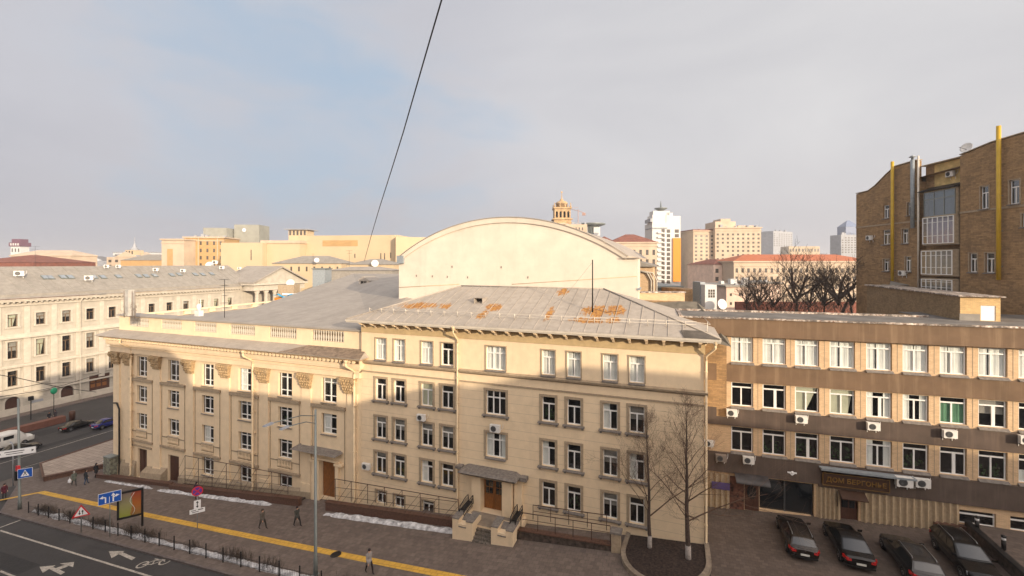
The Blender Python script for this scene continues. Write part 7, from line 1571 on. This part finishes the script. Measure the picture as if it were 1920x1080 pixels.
# cabinets at the wing corner
t = thing('utility_cabinet', 'white-grey utility cabinet at the foot of the wing corner', 'cabinet', onG(205, 884), 0); MB().box(-.7, .5, -.3, .35, 0, 1.3).build('casing', M_fgrey, t); MB().box(-.75, .55, -.35, .4, 1.301, 1.38).build('lid', M_hwhite, t)
t = thing('utility_cabinet', 'mottled green-grey metal cabinet against the wing corner under the black pipe', 'cabinet', (W0+.5, 34.2, gz(W0)), 0); MB().box(-.6, .7, -.45, .4, 0, 2.6).build('casing', mat('mottled_green', (.20, .20, .15), .7, var=.5, vs=3), t); MB().box(-.65, .75, -.5, .42, 2.601, 2.7).build('lid', M_steel, t)
# bollards, low wall and terrace right of the parked cars
for px, py, lab in ((1832, 992, 'black bollard lamp with a pale band, the farther of the two'), (1882, 1030, 'black bollard lamp with a pale band, the nearer of the two')):
    p = onP(px, py, (20, 40, 1.9), Vector((0, 0, 1))); t = thing('bollard', lab, 'bollard', p, 0, 'bollard lamps on the terrace'); MB().lathe([(.12, 0), (.12, .62)], 12).build('post', M_black, t); MB().lathe([(.11, .62), (.11, .78)], 12).build('lamp_band', M_signw, t); MB().lathe([(.13, .78), (.13, .9), (.03, .95)], 12).build('cap', M_black, t)
t = thing('low_wall', 'low wall with a black coping beside the rightmost parked car', 'low wall', (19.6, 33, gz(19.6)))
mb = MB(); mb.hexa([(0, 0, 0), (.25, 0, 0), (.25, 8.5, 0), (0, 8.5, 0), (0, 0, .8), (.25, 0, .8), (.25, 8.5, .8), (0, 8.5, .8)]); mb.build('wall', M_darkst, t); MB().box(-.06, .31, -.05, 8.55, .801, .9).build('coping', M_black, t)
mb = MB(); mb.box(19.86, 34, 31, 41.6, .5, 1.85); struct('terrace', mb, M_pave2)
mb = MB(); mb.box(15.6, 30, -.35, -.0, .9, 1.7); 
mb.build('granite_plinth', M_granite, bb)
# left street small things
p = onZ(74, 803, -6.8); t = thing('long_planter', 'long low red-brown planter beyond the lanes of the side street', 'planter', (-99.9, 36.5, -6.8)); MB().box(-.6, .6, 0, 8.6, -.1, .95).build('box', mat('redbrown_granite', (.15, .06, .04), .7), t)
t = thing('litter_bin', 'dark brown litter bin at the end of the red-brown planter', 'bin', (-99.4, 46.0, -6.8)); MB().lathe([(.42, 0), (.45, 1.2), (.38, 1.5), (.2, 1.55)], 10).build('drum', M_ddoor, t)
q = onZ(101, 775, -6.8); t = thing('green_awning_sign', 'round green sign on a post across the side street', 'sign', (q.x, q.y, -6.8)); mb = MB(); mb.tube([(0, 0, 0), (0, 0, 3.6)], .06, 6); mb.build('post', M_black, t); MB().blob((0, 0, 4.1), (.2, .5, .6), 8).build('disc', mat('green_sign', (.02, .28, .14), .5), t)
q = onZ(58, 787, -6.8); t = thing('street_sign', 'dark signpost with a pointing board across the side street', 'sign', (q.x, q.y, -6.8)); mb = MB(); mb.tube([(0, 0, 0), (0, 0, 4.0)], .07, 6); mb.build('post', M_black, t); MB().box(-.05, .05, .1, 1.6, 2.9, 3.3).build('pointer_board', M_fgrey, t); MB().box(-.2, .2, -.3, .3, 3.4, 4.1).build('signal_head', M_black, t)
# wires
def wire(label, pts, r, cat='wire', m=None):
    t = thing('overhead_wire', label, cat, pts[0]); o_ = Vector(pts[0]); P_ = [Vector(p)-o_ for p in pts]; mb = MB(); mb.tube(P_, r, 6); mb.build('cable', m or M_black, t)
key = [(834, -30, 13), (828, 0, 13.6), (806, 75, 15), (782, 158, 17), (757, 245, 20), (733, 322, 24), (712, 388, 30), (696, 442, 40), (683, 490, 58)]
wire('long black cable crossing the sky from the top edge down to the grey roof', [onD(*k_) for k_ in key], .026)
wire('trolley wire sagging across the lower left towards the arched doors', [onD(-20, 700, 60), onD(30, 708, 62), onD(75, 718, 64), onD(115, 727, 68), onD(180, 735, 75)], .05)
wire('lower trolley wire crossing the pale facade on the left', [onD(-20, 747, 58), onD(60, 735, 64), onD(120, 722, 72), onD(190, 700, 84)], .045)
wire('third trolley wire low on the left near the side street', [onD(-20, 738, 60), onD(75, 720, 66), onD(140, 716, 76)], .04)
# antennas and masts on roofs
p0 = onP(1111, 585, (0, YF+ey0, ez), Vector((0, -(rzh-ez), ry-ey0)).normalized()); t = thing('mast', 'slender dark mast standing on the rusty roof before the pale hall', 'mast', p0); z1 = onY(1111, 487, p0.y).z-p0.z; mb = MB(); mb.tube([(0, 0, 0), (0, 0, z1)], [.06, .045], 8); mb.build('pole', M_black, t); mb = MB(); mb.tube([(0, 0, z1-.2), (-2.5, 1, z1*.3), (-4.2, 1.4, .1)], .008, 3); mb.tube([(0, 0, .3), (1.2, -.3, .05), (2.4, 0, .2)], .015, 3); mb.build('stay_wire', M_black, t)
def antenna(label, px, py0, py1, D, arms):
    p = onD(px, py1, D); z = onD(px, py0, D).z-p.z; t = thing('antenna', label, 'antenna', p, AZ); mb = MB(); mb.tube([(0, 0, -1.5), (0, 0, z)], .035, 5); mb.build('mast', M_black, t); mb = MB()
    for zf_, w_ in arms: mb.tube([(-w_, 0, z*zf_), (w_, 0, z*zf_)], .025, 4); [mb.tube([(x, -.3, z*zf_), (x, .3, z*zf_)], .015, 3) for x in (-w_, -w_/2, w_/2, w_)]
    mb.build('aerial', M_black, t)
antenna('tall television aerial with several cross arms on the left grey roof', 421, 524, 600, 54, ((1, .5), (.85, .4), (.6, .25), (.42, .35), (.3, .3)))
antenna('thin aerial on the cream house roof far behind', 587, 476, 497, 146, ((1, .4), (.8, .3)))
antenna('forked aerial on the beige block far left', 66, 462, 500, 180, ((1, 1.8), (.85, 1.4), (.6, .6)))
antenna('small aerial near the hall corner', 655, 470, 496, 138, ((1, .9), (.8, .7)))
p = onD(243, 592, 49.5); t = thing('phone_mast', 'white panelled phone mast with a tangle of brackets on the corner of the wing roof', 'phone mast', p); z = onD(243, 543, 49.5).z-p.z
MB().box(-.3, .3, -.3, .3, 0, z).build('cabinet', mat('mast_grey_white', (.45, .43, .39), .6, var=.2), t); mb = MB(); [mb.tube([(x, y, -.2), (x, y, z*.95)], .06, 5) for x, y in ((-.75, -.1), (.75, .1), (1.0, -.3))]; rr = random.Random(8)
for _ in range(26): a = Vector((rr.uniform(-1.2, 1.3), rr.uniform(-.4, .4), rr.uniform(0, z*.45))); mb.tube([a, a+Vector((rr.uniform(-.4, .4), 0, rr.uniform(-.4, .4)))], .03, 4)
mb.build('bracket', M_acg, t)
p = onD(373, 588, 56); t = thing('rooftop_equipment', 'small pale rooftop unit by the rear parapet of the wing', 'equipment', p); mb = MB(); mb.box(-.4, .4, -.3, .3, -.3, .4); mb.blob((0, 0, .8), (.3, .3, .45), 6); mb.tube([(.3, 0, 0), (.3, 0, 1.8)], .04, 5); mb.build('casing', M_acw, t)
for px, py, D, r_, lab in ((545, 531, 72, .6, 'large white satellite dish above the blue tarpaulin'), (792, 0, 0, 0, ''), (393, 498, 128, 1.1, 'white satellite dish on the ridge of the zinc roof'), (1352, 571, 46, .55, 'small white satellite dish on the flat roof beside the booth'), (594, 488, 148, .8, 'white dish on the cream house roof'), (703, 494, 138, 1.1, 'pair-sized white dish on the small grey-roofed house')):
    if not r_: continue
    p = onD(px, py, D); t = thing('satellite_dish', lab, 'satellite dish', p, AZ); o = dish_mb(r_).build('dish', M_acw, t); o.rotation_euler = (R(75), 0, R(15)); mb = MB(); mb.tube([(0, .1, 0), (0, .3, -r_*1.3)], .05, 5); mb.build('mast', M_steel, t)

# ================================================================== HAZE
hm = bpy.data.materials.new('haze_air'); hm.use_nodes = True; hm.node_tree.nodes.clear(); hn = hm.node_tree.nodes.new('ShaderNodeVolumePrincipled')
hn.inputs['Color'].default_value = (.92, .92, .95, 1); hn.inputs['Density'].default_value = .00036; hn.inputs['Anisotropy'].default_value = .2
ho = hm.node_tree.nodes.new('ShaderNodeOutputMaterial'); hm.node_tree.links.new(hn.outputs[0], ho.inputs['Volume'])
hb_ = MB().box(-3100, 3100, -900, 4100, -14, 72).build('haze', hm); hb_['kind'] = 'stuff'
